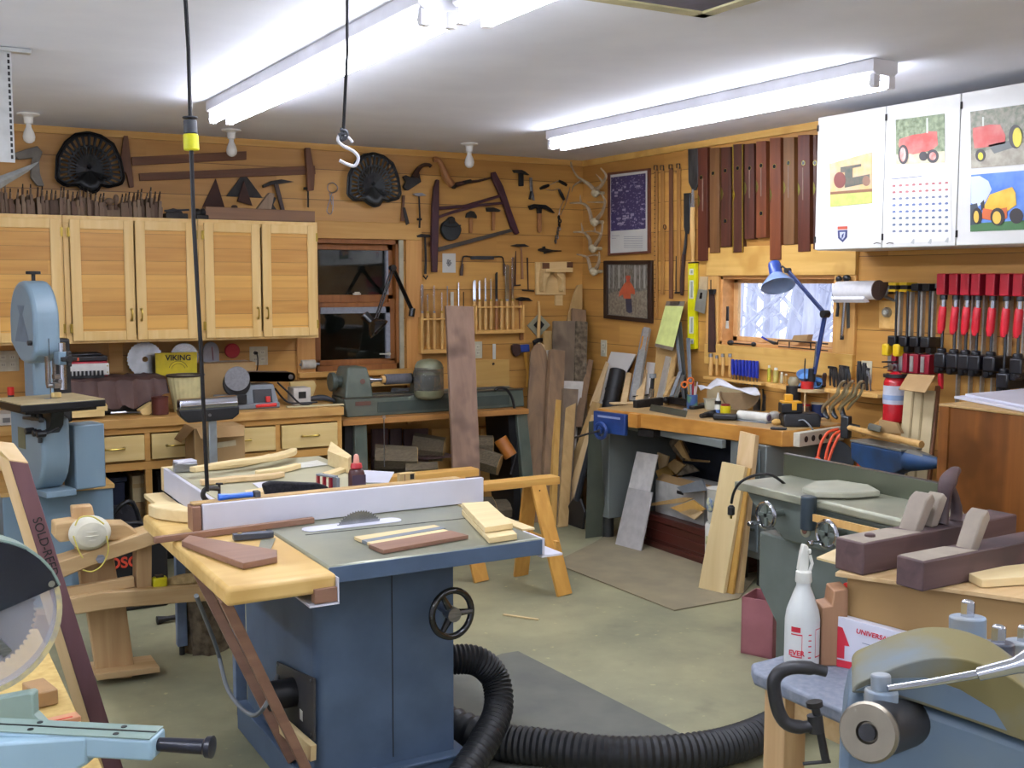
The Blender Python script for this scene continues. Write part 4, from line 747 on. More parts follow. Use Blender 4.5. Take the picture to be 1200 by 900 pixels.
antler('third antlers from the top in the corner, above the smallest pair',(695,291),[([(692,288),(691,281),(687,275),(683,272),(672,272)],0),([(698,287),(702,280),(705,272),(706,260)],0)],[([(683,272),(682,266),(681,261)],.12),([(704,274),(695,271),(684,272)],.1),([(697,272),(697,266)],.1)])
antler('lowest and smallest antlers in the corner beside the hunter photo',(696,318),[([(692,316),(690,307),(687,301),(676,298)],0),([(699,314),(702,306),(702,295)],0)],[([(700,299),(694,299),(686,301)],.09)])
pl={}
beech=[wood('plane_beech_a','#5e4a3a','#7a6350',2,rough=.7),wood('plane_beech_b','#6d5946','#8e7862',2,rough=.7),wood('plane_beech_c','#4b382c','#664a38',2,rough=.7)]
tz=1.93
def mplane(k,h,w_):
 t=thing('moulding_plane','x','plane',(0,0,0));D=.24
 build('body',MB().prism([(-w_/2,0,0),(w_/2,0,0),(w_/2,0,h*.62),(w_/2*.5,0,h*.66),(w_/2*.5,0,h),(-w_/2,0,h)],(0,D,0)),beech[k],t,bev=.002)
 build('wedge',MB().prism([(-.004,.05,h*.8),(-.004,.085,h*.8),(-.004,.045,h+.035),(-.004,.03,h+.04),(-.004,.018,h+.028)],(.008,0,0)),beech[(k+1)%3],t,bev=.001)
 build('blade',MB().prism([(-.003,.06,h*.7),(-.003,.064,h*.7),(-.003,.02,h+.055),(-.003,.016,h+.053)],(.006,0,0)),iron,t)
 return t
protos=[mplane(0,.085,.026),mplane(1,.095,.022),mplane(2,.08,.03),mplane(0,.105,.02)]
xs=[4,9.5,15,22,29,35,39.5,47,51.5,57,62.5,68,73,78,82.5,87.5,92,96.5,101,105,109.5,114,119,124,145,149.5,154,159,163.5,168.5,174,179,184,188.5]
rr_=random.Random(11)
ordn=['1st','2nd','3rd']+['%dth'%i for i in range(4,21)]+['21st','22nd','23rd']+['%dth'%i for i in range(24,31)]+['31st','32nd','33rd','34th']
xe=Y(-.32,192,256).x
for i,px in enumerate(xs):
 p=Y(-.32,px,256);lean=rr_.uniform(-.05,.05)if px<40 else rr_.uniform(-.02,.02)
 adj='beside the gap' if px in(124,145)else 'on the wall cabinets'
 place(protos[rr_.randrange(4)],(p.x,-.33+rr_.uniform(0,.03),tz+.001),(0,lean,0),label='wooden moulding plane, %s from the left %s'%(ordn[i],adj),group='moulding planes on top of the cabinets',sc=(1,1,rr_.uniform(.85,1.12)))
t=thing('fillister_plane','bulky old plane with round knobs in the gap of the moulding plane row','plane',(Y(-.3,133,250).x,-.3,tz));q=lambda x,y:Y(-.3,x,y)
build('body',P_('b',.2,.1,[(126,240),(136,240),(142,246),(142,254),(125,254)]),beech[1],t,bev=.004);build('knob',MB().ell(q(128,236),(.025,.03,.02)).ell(q(136,234),(.016,.03,.03)),beech[0],t);build('stem',MB().cyl(q(128,236),q(128,246),.012).cyl(q(136,234),q(136,246),.01),beech[2],t)
t=thing('scrub_plane','dark low metal plane right of the row of moulding planes','plane',(Y(-.3,208,252).x,-.3,tz))
build('sole',MB().bb(q(193,252).x,-.33,tz,q(219,252).x,-.25,tz+.03),iron,t,bev=.003);build('frog',MB().prism([q(195,246),q(203,244),q(212,246),q(216,252),q(196,252)],(0,.03,0)),iron,t,bev=.004);build('cap',MB().bb(q(204,240).x,-.31,tz+.04,q(212,240).x,-.27,q(0,240).z),iron,t,bev=.004);build('lever',MB().bar(q(193,247),q(221,246),.03,.01,(0,1,0)),blackst,t)
t=thing('block_plane','dark block plane with an upright screw, behind the hanging cord','plane',(Y(-.3,235,252).x,-.3,tz))
build('sole',MB().bb(q(229,252).x,-.33,tz,q(243,252).x,-.26,tz+.025),iron,t,bev=.003);build('knob',MB().ell(q(231,250),.028).ell(q(238,249),.024),blackst,t);build('screw',MB().cyl(q(241,255),q(241,243),.005),MATS['chrome'],t)
t=thing('jointer_plane','very long wooden jointer plane lying on the right wall cabinet','plane',(Y(-.3,307,256).x,-.3,tz))
a,b=q(240,256),q(368,256);h0=q(0,248).z
ja=wood('jointer_beech','#6e4f38','#856347',0,rough=.6)
build('body',MB().prism([V(a.x,-.32,tz+.002),V(b.x,-.32,tz+.002),V(b.x,-.32,tz+.068),V(a.x,-.32,tz+.075)],(0,.08,0)),ja,t,bev=.003)
build('strike_button',MB().lathe((q(276,250).x,-.28,tz+.07),(0,0,1),[(.018,0),(.02,.012),(.012,.02)],12),darkw,t)
build('wedge',MB().prism([V(q(301,248).x,-.3,tz+.07),V(q(316,230).x,-.3,tz+.17),V(q(322,232).x,-.3,tz+.165),V(q(318,248).x,-.3,tz+.07)],(0,.04,0)),beech[1],t,bev=.002)
build('tote',MB().prism([V(q(x,248).x,-.295,tz+z)for x,z in[(316,.07),(315,.12),(320,.15),(325,.14),(321,.1),(325,.07)]],(0,.03,0)),blackst,t,bev=.006)
p=Z(2.44,5,55)
t=thing('slotted_angle','perforated white metal strip hanging from the ceiling at the far left','hanger',p)
a0,a1=p,Y(p.y,6,190);hw=.028
mb=MB();mb.obox(((a0+a1)/2),V(hw,0,0),V(0,.0015,0),V(0,0,(a0.z-a1.z)/2));mb.obox(((a0+a1)/2)+V(-hw,.02,0),V(.0015,0,0),V(0,.02,0),V(0,0,(a0.z-a1.z)/2))
build('strip',mb,mat('galvanised','#c4c6c4',.4,.3),t)
mb=MB();nn=18
build('hole',mb.add([],[])if False else MB().prism([a0+V(-.001,-.004,-.01),a0+V(.0,-.004,-.01),a0+V(0,-.004,-.011)],(0,.001,0)),blk,t)if False else None
for k in range(nn):
 z=a0.z-.03-(a0.z-a1.z-.05)*k/(nn-1);build('slot',MB().obox((a0.x+.012,p.y-.002,z),V(.004,0,0),V(0,.0008,0),V(0,0,.007)),blk,t)
build('bracket',MB().obox(a0+V(.03,0,-.01),V(.06,0,0),V(0,.02,0),V(0,0,.008)),MATS['galvanised'],t,bev=.002)
c=Y(p.y,6,203);rg=[]
for j in range(9):
 f=j/8;rg.append([V(c.x-.06+.16*f+.02*cos(a),p.y+.05*sin(a)*(1-.3*f),c.z-.06+.09*f+(.04-.02*f)*cos(a*1))for a in[2*pi*i/12 for i in range(12)]])
solo('grey_rag',MB().loft(rg),mat('grey_cloth','#85847f',.95,c2='#73726d',sc=30,bump=.5),'bundle of grey cloth hanging under the perforated strip','cloth')
def cord(name,pts,r,m=None):return MB().tube(sm(pts,6),r,8)
t=thing('drop_cord','black extension cord dropping from the ceiling with a yellow connector','cord',Y(-3.3,217,-10))
top,con,bot=Y(-3.3,217,-8),Y(-3.3,223.5,157),Y(-3.3,243,576);top.z=2.44
build('cable',MB().tube([top,Y(-3.3,221,60),con,Y(-3.3,227,260),Y(-3.3,236,420),bot],.0065,8),blackst,t)
u=(bot-con).normalized();build('connector',MB().cyl(con-u*.042+u*.0,con+u*.0,.02,.021,18).cyl(con-u*.052,con-u*.046,.023),mat('connector_grey','#3c4048',.5),t,bev=.003);build('yellow_grip',MB().cyl(con,con+u*.05,.0225,.0235,18),mat('safety_yellow','#e3e31c',.45),t,bev=.004)
t=thing('hanging_hook_cord','black cord hanging from the ceiling with a white S-hook','cord',Y(-4.0,407,-30));yy=-4.0
a,b=Y(yy,407,-40),Y(yy,402,160);a.z=2.44;build('cable',MB().tube([a,Y(yy,407,60),Y(yy,405,100),b],.0045,8),blackst,t)
build('knot',MB().tube(sm([Y(yy,*p)for p in[(399,152),(405,154),(406,160),(400,164),(398,158),(405,157)]],3),.006,6),MATS['connector_grey'],t)
build('s_hook',MB().tube(sm([Y(yy,*p)for p in[(413,167),(409,162),(400,157),(396,164),(402,171),(414,177),(420,185),(416,194),(408,193),(398,188)]],4),.0045,8),mat('white_hook','#dfe0ea',.35),t)
def rp(off,th,pts,k=0):return wpoly(MB(),'r',off,th,pts,k)
t=thing('framed_poster','tall framed purple machinery poster above the hunter photo','poster',W('r',0,736,298))
fr=MB();oq=[(712,202.5),(760.5,197),(760.5,296.5),(712,299.5)];iq=[(714,205),(758.5,199.5),(758.5,294),(714,297)]
def ring(w,off,th,o_,i_):
 mb=MB()
 for a in range(4):
  b=(a+1)%4;wpoly(mb,w,off,th,[o_[a],o_[b],i_[b],i_[a]])
 return mb
build('frame',ring('r',.001,.018,oq,iq),mat('thin_brown_frame','#6b3d2c',.5),t)
build('sheet',rp(.001,.008,iq),MATS['paper_white'],t)
pm,pnt,pb=newmat('poster_print');tc=N(pnt,'ShaderNodeTexCoord');n_=N(pnt,'ShaderNodeTexVoronoi',feature='F1');n_.inputs['Scale'].default_value=26;cr=N(pnt,'ShaderNodeValToRGB');mp=N(pnt,'ShaderNodeMapping');mp.inputs['Scale'].default_value=(1,1.4,2.6)
e=cr.color_ramp.elements;e[0].color=lin('#8f87a0');e[0].position=.05;e[1].color=lin('#3e365e');e[1].position=.4
pnt.links.new(tc.outputs['Object'],mp.inputs[0]);pnt.links.new(mp.outputs[0],n_.inputs['Vector']);pnt.links.new(n_.outputs['Distance'],cr.inputs[0]);pnt.links.new(cr.outputs[0],pb.inputs['Base Color']);pb.inputs['Roughness'].default_value=.4
pr=build('print',rp(.009,.001,[(716,208),(756.5,203),(756.5,268),(716,271)]),pm,t)
mb=MB();rq=random.Random(5)
for i in range(46):
 x,y=rq.uniform(717,752),rq.uniform(210,264);w_,h_=rq.uniform(1,5),rq.uniform(.5,2.4);wpoly(mb,'r',.0102,.0005,[(x,y),(x+w_,y-.3),(x+w_,y+h_),(x,y+h_+.2)])
build('machine_drawings',mb,mat('lilac','#a7a0b4',.5),pr)
mb=MB();[wpoly(mb,'r',.0095,.0005,[(x,y),(x+w_,y-.2),(x+w_,y+.6),(x,y+.8)])for x,y,w_ in[(717,276,9),(717,279,5)]+[(731,277+2.1*k,22)for k in range(7)]]
build('caption_lines',mb,mat('caption_grey','#a4a6a8',.6),t)
t=thing('framed_photo','dark framed photo of a person in an orange jacket in autumn woods','picture',W('r',0,735,378))
oq=[(707,305.5),(763,305),(763,379),(707,373)];iq=[(711,310),(758.5,309.5),(758.5,374),(711,368.5)]
build('frame',ring('r',.001,.022,oq,iq),mat('dark_frame','#2e1c14',.4),t,bev=.002)
ph=build('photo',rp(.001,.008,iq),mat('woodland_photo','#7e7a70',.35,c2='#4f4a3e',sc=38,st=(1,2.2,.9)),t)
mb=MB();
for x,w_ in[(713,2),(718,1.5),(724,3),(731,1.2),(743,2.5),(749,1.4),(754,2.4)]:wpoly(mb,'r',.0092,.0004,[(x,310.5),(x+w_,310.4),(x+w_*.9,338),(x,338)])
build('tree_trunks',mb,mat('photo_trunk','#9a978e',.4),ph)
build('leaf_litter',rp(.0092,.0004,[(711.5,345),(722,341),(740,343),(758,340),(758,373),(711.5,368)]),mat('photo_leaves','#8f8674',.4,c2='#6d6353',sc=60),ph)
build('jacket',rp(.0098,.0004,[(731,333),(734,330),(738,330),(741,334),(744,340),(744,345),(739,344),(739,350),(731,350),(730,345),(725,348),(726,342)]),mat('photo_orange','#c25c3a',.4),ph)
build('head',rp(.0098,.0004,[(734,327),(738,327),(738,330.5),(734,330.5)]).prism([W('r',.0102,*p)for p in[(733.5,323),(738.5,323),(738.8,326.8),(733.2,326.8)]],(.0004,0,0)),mat('photo_cap','#c9573c',.4),ph)
build('trousers',rp(.0098,.0004,[(733,350),(740,350),(741,366),(737,367),(734,365)]),mat('photo_navy','#343545',.4),ph)
brass_wood=wood('boxwood_rod','#8f6330','#a87a3e',2)
for i,(x,y0,y1,w_,l)in enumerate([(768,194,372,3.2,'first hanging rod right of the poster, a saw-toothed wooden rule'),(775.5,194,345,3.6,'second hanging rod right of the poster, round wood'),(785.5,193,355,3.8,'third hanging rod right of the poster, the longest dark strip'),(794.5,192,342,3.6,'fourth hanging rod, with a forked bottom end')]):
 t=thing('hanging_rod',l,'rod',W('r',0,x,y1),'rods hanging right of the poster');yb=min(y1,350 if i==2 else 372)
 build('rod',rp(.006,.012,[(x-w_/2,y0+4),(x+w_/2,y0+3.7),(x+w_/2,yb),(x-w_/2,yb)]),brass_wood if i!=2 else oldz,t,bev=.002)
 build('hook',wtube(MB(),'r',.02,[(x-1.5,y0+5),(x-1.5,y0),(x+2,y0),(x+2,y0+6)],.0035),iron,t)
 if i==0:
  mb=MB();[wpoly(mb,'r',.018,.0006,[(x-w_/2,y0+8+k*5.4),(x,y0+8+k*5.4),(x,y0+8.8+k*5.4),(x-w_/2,y0+8.8+k*5.4)])for k in range(30)];build('tick_marks',mb,ink,t)
 if i==1:build('wire_ring',MB().torus(W('r',.022,779,266),(1,0,.2),.014,.003,14,5),rust,t)
 if i==3:build('fork',wtube(wtube(MB(),'r',.012,[(792.5,300),(792,342)],.004),'r',.012,[(796.5,300),(797,342)],.004).cyl(W('r',.012,791,343),W('r',.012,798,343),.006),iron,t)
wt('timber_slick','large chisel slick with a broad steel blade and pale handle above the yellow level','chisel',[('blade',mat('slick_steel','#777b80',.35,.9,c2='#585c60',sc=20,st=(1,1,.3)),rp(.02,.012,[(806,174.5),(818,173.5),(818,214),(814.5,223),(811,223),(806.5,214)]),.003),('socket',MATS['chrome'],wtube(MB(),'r',.03,[(812,222),(812,232),(812,243)],[.008,.012,.016],2),0),('handle',palew,wtube(MB(),'r',.03,[(812,242),(811.5,260),(812,280),(812,292),(812,302),(812,307)],[.015,.016,.016,.010,.008,.012],3),0)])
wt('narrow_slick','long narrow dark slick chisel left of the large slick','chisel',[('blade',mat('dark_slick','#51565a',.4,.8),rp(.006,.010,[(801,226.5),(808.5,226),(808.5,262),(806,274),(803,274),(801,266)]),.002),('socket',dsteel,wtube(MB(),'r',.014,[(804,273),(803,290),(801.5,298)],[.007,.010,.012],2),0),('handle',darkw,wtube(MB(),'r',.014,[(801.5,298),(800,320),(799.5,340),(799,346)],[.012,.013,.012,.009],3),0)])
rosew=[wood('level_rosewood_a','#4a2419','#653322',2,rough=.4),wood('level_rosewood_b','#3f241b','#583023',2,rough=.4),wood('level_mahogany','#653520','#7e4628',2,rough=.4),wood('level_oak','#5f3f24','#77522f',2,rough=.45)]
LV=[(817.7,831.7,172.7,306,0,'first wooden level, beside the large slick, tall and red-brown',[(4,208)],'slot'),(831.7,846,172.7,296.5,3,'second wooden level, plain lighter brown with one brass hole',[(4,203)],None),(845,859,172,289.5,1,'third wooden level, with a dark hole near top and bottom',[(5,200),(5,259)],None),(858.5,873.6,168.5,296,1,'fourth level, wooden with bright brass edges',[(6,197)],'brass'),(872.5,886.5,168,280.5,1,'fifth level, the shortest wooden one with one pale slot',[(6,197)],'slot'),(886,900.5,165,279,2,'sixth wooden level, red-brown with greenish holes',[(6,194),(6,250)],'slot'),(902,918,161,304.8,2,'seventh wooden level, the longest and reddest one',[(5.5,195)],None),(918,934,160.5,287,3,'eighth wooden level, grey-brown with a faint slot',[(6,191)],'slot'),(935,952.5,157.7,295,0,'ninth wooden level, next to the white wall cabinet',[(6.5,191)],'slot'),(953,957.5,158,292,1,'narrow sliver of a tenth level beside the white wall cabinet',[(2,191)],None)]
hole=mat('vial_dark','#15161c',.25);vbr=mat('vial_brass','#8f8a4a',.3,.9)
for x0_,x1_,y0,y1,k,l,holes,ex in LV:
 t=thing('wooden_level',l,'level',W('r',0,(x0_+x1_)/2,y1),'old wooden levels above the bench window');th=.03;xf=x1_-(x1_-x0_)*.22
 m_={3:3,2:2,1:1,0:0}[k]
 build('body',rp(.004,th,[(x0_,y0+.8),(xf,y0),(xf,y1-.6),(x0_,y1)]),rosew[m_],t,bev=.0015)
 for hx,hy in holes:
  c=W('r',.034,x0_+hx,hy);h_=build('vial_ring',MB().cyl(c+V(.001,0,0),c-V(.0015,0,0),.014,n=18),vbr,t);build('vial',MB().cyl(c,c-V(.0022,0,0),.0105,n=16),hole,h_)
 if ex=='slot':ym=(y0+y1)/2-12;build('slot_plate',rp(.034,.0015,[(x0_+5,ym-18),(x0_+6.2,ym-18),(x0_+6.2,ym+20),(x0_+5,ym+20)]),mat('pale_slot','#8a7262',.4),t)
 if ex=='brass':
  for a,b in((x0_-.1,x0_+.7),(xf-.7,xf+.2)):build('brass_edge',rp(.034,.002,[(a,y0+.8),(b,y0+.7),(b,y1),(a,y1)]),mat('bright_brass','#d8c04a',.25,.8),t)
 cy=y0+(y1-y0)*.47
 if k!=3 or ex:c=W('r',.036,x0_+1.2,cy);build('side_plate',MB().prism([W('r',.035,x0_+a,cy+b)for a,b in[(0,-8),(1.6,-5),(2.8,0),(1.6,5),(0,8)]],(-.001,0,0)),vbr if ex!='brass' else MATS['bright_brass'],t)
t=thing('spirit_level','bright yellow spirit level hanging on the wall beside the bench window','level',W('r',0,811,410))
build('beam',rp(.004,.028,[(806.3,308.5),(814.3,308),(814.3,409),(805.3,410)]),mat('level_yellow','#e2dc12',.4),t,bev=.002)
wh=mat('label_white','#dcdcd2',.45)
for a,b in((315,322),(328.5,350),(371,391),(397,403)):f=build('window',rp(.032,.001,[(808,a),(812.6,a),(812.6,b),(807.6,b)]),wh,t);build('vial',rp(.033,.002,[(809.5,a+1.5),(811.5,a+1.5),(811.3,b-1.5),(809.3,b-1.5)]),mat('vial_green','#a7ad9a',.2),f)
build('end_cap',rp(.004,.03,[(806.3,307.3),(814.6,306.8),(814.6,308.3),(806.3,308.8)]),blk,t)
wt('drywall_hawk','small grey metal plate with a hole hanging beside the yellow level','plate',[('plate',mat('dull_grey_metal','#9b9b8e',.45,.4),rp(.03,.002,[(818,339),(829,340),(825.5,368),(813.5,363.5)]),0),('hole',hole,rp(.032,.0006,[(820.5,343),(823,343),(822.5,350),(819.5,350)]),0),('upper_card',mat('pale_wood_card','#c2ab84',.6),rp(.022,.004,[(820,324),(829.5,324.5),(828.5,342),(818.5,341)]),0)])
wt('mitre_saw_blade','long brown sheathed saw hanging at the left jamb of the bench window','saw',[('sheath',rust,rp(.028,.008,[(830.5,342),(836.3,342),(838,413),(829.5,413)]),.001),('grip',blk,rp(.028,.02,[(829.5,339),(836.8,339),(835.5,345),(831,345)]),.003),('hook',iron,wtube(MB(),'r',.035,[(833,328),(833,339)],.003),0)])
wt('pocket_knife','thin dark tool hanging on the left reveal board of the bench window','tool',[('grip',blk,rp(.022,.01,[(851,359),(853,359),(853,376),(850.5,376)]),.002),('tip',MATS['off_white'],rp(.022,.006,[(850.6,376),(852.8,376),(853.4,385),(850,385)]),.001)])
t=thing('tool_rack','thin wooden rail rack under the left of the bench window','rack',W('r',0,860,445));build('rail',MB().prism([W('r',.075,824,441),W('r',.075,892,449),W('r',.075,892,452),W('r',.075,824,444)],(.07,0,0)),palex,t,bev=.002)
for i,(x,y0,y1,r_,l)in enumerate([(833,414.5,440,.015,'first wooden chisel handle in the rack under the window'),(840,416.5,440,.010,'second wooden chisel handle in the rack, slimmest'),(847,414.5,441,.012,'third wooden chisel handle in the rack'),(855.5,414.5,442,.012,'fourth wooden chisel handle, beside the blue handles')]):
 a,b=W('r',.04,x,y0),W('r',.04,x,y1);t=thing('bench_chisel',l,'chisel',b,'wooden chisel handles under the window')
 build('handle',MB().lathe(b,(0,0,1),[(r_*.5,0),(r_*.8,.01),(r_,.03),(r_*.85,(a.z-b.z)*.6),(r_*.95,(a.z-b.z)*.85)],12),palew,t);build('cap',MB().cyl(V(a.x,a.y,a.z-.02),a,r_*1.0,r_*.9),steel,t,bev=.002)
bluep=mat('cobalt_plastic','#1f2f9a',.35)
for i in range(8):
 x=858.6+i*4.05;a,b=W('r',.045,x,421+i*.3),W('r',.045,x+.3,439+i*.6);t=thing('blue_handled_chisel',['first','second','third','fourth','fifth','sixth','seventh','last'][i]+' of the blue tool handles under the window, counting from the left','chisel',b,'blue handled chisels under the window')
 build('handle',MB().tube([b,b.lerp(a,.2),b.lerp(a,.8),a],[.009,.0105,.011,.009],8),bluep,t);build('blade',MB().bar(b,b-V(0,0,.05),.008,.003,(0,1,0)),steel,t)
wx=-.01
wt('long_spanner','dark long tool with round ends lying on the bench window sill','tool',[('bar',iron,MB().tube([X(wx,857,402)+V(0,0,0),X(wx,882,404)],.004),0),('ball_end',blk,MB().ell(X(wx,856,401.5),(.02,.022,.016)),0),('ball_end',blk,MB().ell(X(wx,883,403.5),(.016,.016,.014)),0)])
wt('wire_rack','low black wire rack on the right of the bench window sill','rack',[('rail',blackst,MB().tube([X(.02,*p)for p in[(911,404),(912,399),(930,400),(950,401.5),(970,403)]],.004).tube([X(-.015,*p)for p in[(912,406),(925,407),(970,411)]],.003),0)]+[('post',blackst,MB().cyl(X(.0,x,400+(x-912)*.06),X(.0,x,407+(x-912)*.06),.004),0)for x in(925,950)])
wt('tin_box','small tan wedge-shaped box on the bench window sill','box',[('box',MATS['cardboard'],MB().prism([X(.03,*p)for p in[(927,400),(930,393),(947,392),(945,400)]],(.04,0,0)),.001)])
wt('pipe_tool','small blue and grey tool on the bench window sill','tool',[('stem',bluep,wtube(MB(),'r',-.02,[(893,395),(900,399)],.006),0),('body',dsteel,wtube(MB(),'r',-.02,[(900,399),(909,403)],[.006,.012]),0)])
t=thing('paper_towel','white paper towel roll on a dark wall holder right of the window','paper towel',W('r',0,1005,352))
a,b=X(-.10,982.5,340.5),X(-.10,1029,340);wtm=mat('tissue_white','#e2e2e4',.9,c2='#dadade',sc=50,bump=.05)
build('roll',MB().cyl(a,b,.048,n=28),wtm,t,bev=.003);build('loose_sheet',MB().prism([a+V(-.03,0,-.02),a+V(-.045,0,-.045),a+V(-.03,0,-.062),a+V(0,0,-.06)],(b-a)*.8),wtm,t)
build('core',MB().cyl(a+(a-b)*.01,a,.022,n=16),dsteel,t);build('end_plate',MB().cyl(b,b+(b-a)*.02,.05,n=24).prism([b+V(0,-.004,.04),b+V(0,-.004,-.02),b+V(.1,-.004,-.02),b+V(.1,-.004,.04)],(0,-.006,0)),mat('holder_brown','#57453f',.5),t)
for(x0_,y0,x1_,y1,r_,m_,l)in[(990,352,986.5,396,.010,MATS['chrome'],'polished steel rod hanging under the paper towel')]:
 wt('sharpening_steel',l,'rod',[('rod',m_,wtube(MB(),'r',.05,[(x0_,y0),(x1_,y1)],r_,n=12),0),('tip',iron,wtube(MB(),'r',.05,[(x1_+.2,y1-3),(x1_,y1+2)],r_*1.05),0)])
wt('flat_file','dark grey flat strip hanging behind the polished steel rod','file',[('blade',mat('strip_grey','#6d706c',.5,.5),rp(.022,.004,[(991,352),(995,352),(995.5,384),(992,385)]),.001)])
wt('black_scraper','black forked clamp hanging at the left of the paper towel','clamp',[('grip',blk,rp(.03,.02,[(975,341),(982,344),(984,352),(976,350)],2),.003),('arm',blk,wtube(MB(),'r',.04,[(981,350),(982,360),(981,371)],[.006,.008,.009]),0)])
wt('tool_hook','black round knob peeping above the paper towel, left one','knob',[('knob',blk,MB().ell(W('r',.04,983,327),(.015,.018,.018)).cyl(W('r',.04,983,327),W('r',.0,983,327),.008),0)]);wt('tool_hook','wide black knob peeping above the paper towel, right one','knob',[('knob',blk,MB().ell(W('r',.04,992,326),(.015,.026,.018)).cyl(W('r',.04,992,326),W('r',.0,992,326),.008),0)])
t=thing('thermometer_dial','round silver dial on a small pine board right of the window','dial',W('r',0,1041,372));build('board',rp(.001,.012,[(1030,352),(1052,353),(1052,386),(1030,385)]),palex,t,bev=.002)
c=W('r',.013,1040.5,366);build('bezel',MB().lathe(c,(-1,0,0),[(.026,0),(.026,.014),(.021,.022),(.001,.022)],24),mat('satin_aluminium','#a9aba4',.35,.8),t);build('face',MB().lathe(c,(-1,0,0),[(.012,.022),(.009,.026),(.001,.026)],18),mat('dial_face','#c3c6bd',.3),t)
wt('locking_clamp','silver locking C-clamp hanging above the round dial','clamp',[('handle',steel,wtube(MB(),'r',.05,[(1026,351),(1031,348),(1038,346)],[.006,.010,.008],3),0),('jaw',steel,wtube(MB(),'r',.05,[(1038,346),(1041,340),(1043,335),(1049,338)],[.008,.007,.006,.005],3),0),('lower_jaw',steel,wtube(MB(),'r',.05,[(1036,347),(1043,350),(1049,352),(1050,346)],[.008,.008,.007,.005],3),0),('jaw_pad',steel,wtube(MB(),'r',.05,[(1047,335),(1050,343)],.007),0)])
redc=mat('clamp_red','#b3162c',.4);redd=mat('clamp_dark_red','#8c1228',.45);alu=mat('bar_aluminium','#b9bab6',.35,.6,sc=60)
solo('clamp_rail',MB().prism([W('r',.06,1058,332),W('r',.06,1102,332.5),W('r',.06,1102,338),W('r',.06,1058,337)],(.058,0,0)),mat('grey_rail','#7c8084',.5),'grey rail holding the yellow-tipped clamps','rail',bev=.002)
K=62/.33
def kclamp(t,y,top,red=True,barlen=.7,jawz=.36,col=redc):
 """bar clamp hung by its screw end; local: y along the wall (right is -y), x out from the wall"""
 return t
kk=thing('bar_clamp','x','clamp',(0,0,0),'red parallel clamps on the right wall')
build('clamp_head',MB().bb(-.13,-.026,-.10,-.02,.022,.0),redc,kk,bev=.006);build('head_side',MB().bb(-.128,-.0265,-.095,-.03,-.026,-.004),redd,kk)
build('bar',MB().bb(-.035,-.04,-.72,-.01,-.032,-.04),alu,kk,bev=.001)
build('screw',MB().cyl((-.10,-.0,-.10),(-.10,0,-.45),.007).lathe((-.10,0,-.1),(0,0,-1),[(.017,0),(.017,.02),(.013,.022)]),dsteel,kk)
build('collar',MB().cyl((-.10,0,-.122),(-.10,0,-.155),.014),MATS['chrome'],kk);build('handle',MB().lathe((-.10,.002,-.15),(.0,.06,-1),[(.013,0),(.018,.015),(.0185,.05),(.019,.10),(.014,.13),(.008,.135)],12),mat('handle_red','#d02232',.35),kk)
build('sliding_jaw',MB().bb(-.14,-.048,-.44,-.005,.014,-.37).cyl((-.1,-.0,-.35),(-.1,0,-.46),.022).bb(-.13,-.01,-.47,-.06,.02,-.40),mat('jaw_black','#14161c',.35),kk,bev=.008)
ords=['first','second','third','fourth','fifth','sixth','seventh','eighth','ninth']
for i,x in enumerate([1107,1121.5,1135,1147.5,1165,1181.5,1197]):
 p=X(-.1,x,320.5);o=place(kk,(0,p.y,p.z),label='%s red-headed bar clamp from the left on the right wall'%ords[i])
 if i==5:
  for ch in[q for q in bpy.data.objects if q.parent==o and q.name.startswith('sliding_jaw')]:ch.location.z-=.07
sc_=thing('quick_clamp','x','clamp',(0,0,0),'small bar clamps left of the red ones')
build('bar',MB().bb(-.06,-.006,-.42,-.035,.006,.03),alu,sc_,bev=.001);build('fixed_jaw',MB().bb(-.1,-.012,.0,-.03,.03,.035),blackst,sc_,bev=.003)
build('spindle',MB().cyl((-.11,-.028,.0),(-.11,-.03,-.26),.006),blk,sc_);build('sliding_jaw',MB().bb(-.12,-.036,-.27,-.03,.014,-.22).bb(-.10,-.03,-.3,-.05,.0,-.25),MATS['jaw_black'],sc_,bev=.006)
build('lower_head',MB().bb(-.10,-.026,-.40,-.02,.026,-.305),redd,sc_,bev=.004);build('rivet_plate',MB().bb(-.104,.0,-.39,-.10,.02,-.315),alu,sc_)
yb_=thing('yellow_clamp','x','clamp',(0,0,0),'yellow-tipped bar clamps');
for q_ in[q for q in list(bpy.data.objects)if q.parent==sc_]:dup(q_,yb_)
yel=mat('clamp_yellow','#d9b51a',.4);build('yellow_tip',MB().bb(-.105,-.014,.028,-.028,.032,.042).bb(-.105,-.014,-.004,-.028,.032,.008),yel,yb_,bev=.002);build('yellow_trigger',MB().bb(-.13,.0,-.32,-.08,.04,-.26),yel,yb_,bev=.008)
for i,(x,pr_)in enumerate([(1054,yb_),(1067,yb_),(1080,sc_),(1093,sc_)]):
 p=X(-.06,x,341);place(pr_,(0,p.y,p.z),label=['leftmost yellow-tipped bar clamp, nearest the locking clamp','second yellow-tipped bar clamp on the right wall','slim black bar clamp right of the yellow-tipped ones','slim black bar clamp beside the first red-headed clamp'][i])
wt('red_handled_clamp','short red screwdriver-like clamp handle low between clamps and cardboard','clamp',[('handle',MATS['handle_red'],wtube(MB(),'r',.06,[(1102.5,437),(1102.5,446),(1103,456)],[.012,.014,.010],2),0),('shaft',iron,wtube(MB(),'r',.06,[(1102,428),(1102.5,438)],.007),0)])
c=X(-.12,1047.5,495);zt_=up(c.x,c.y,436);r_=.055
t=thing('fire_extinguisher','red fire extinguisher with a white label on the wall behind the anvil','extinguisher',c)
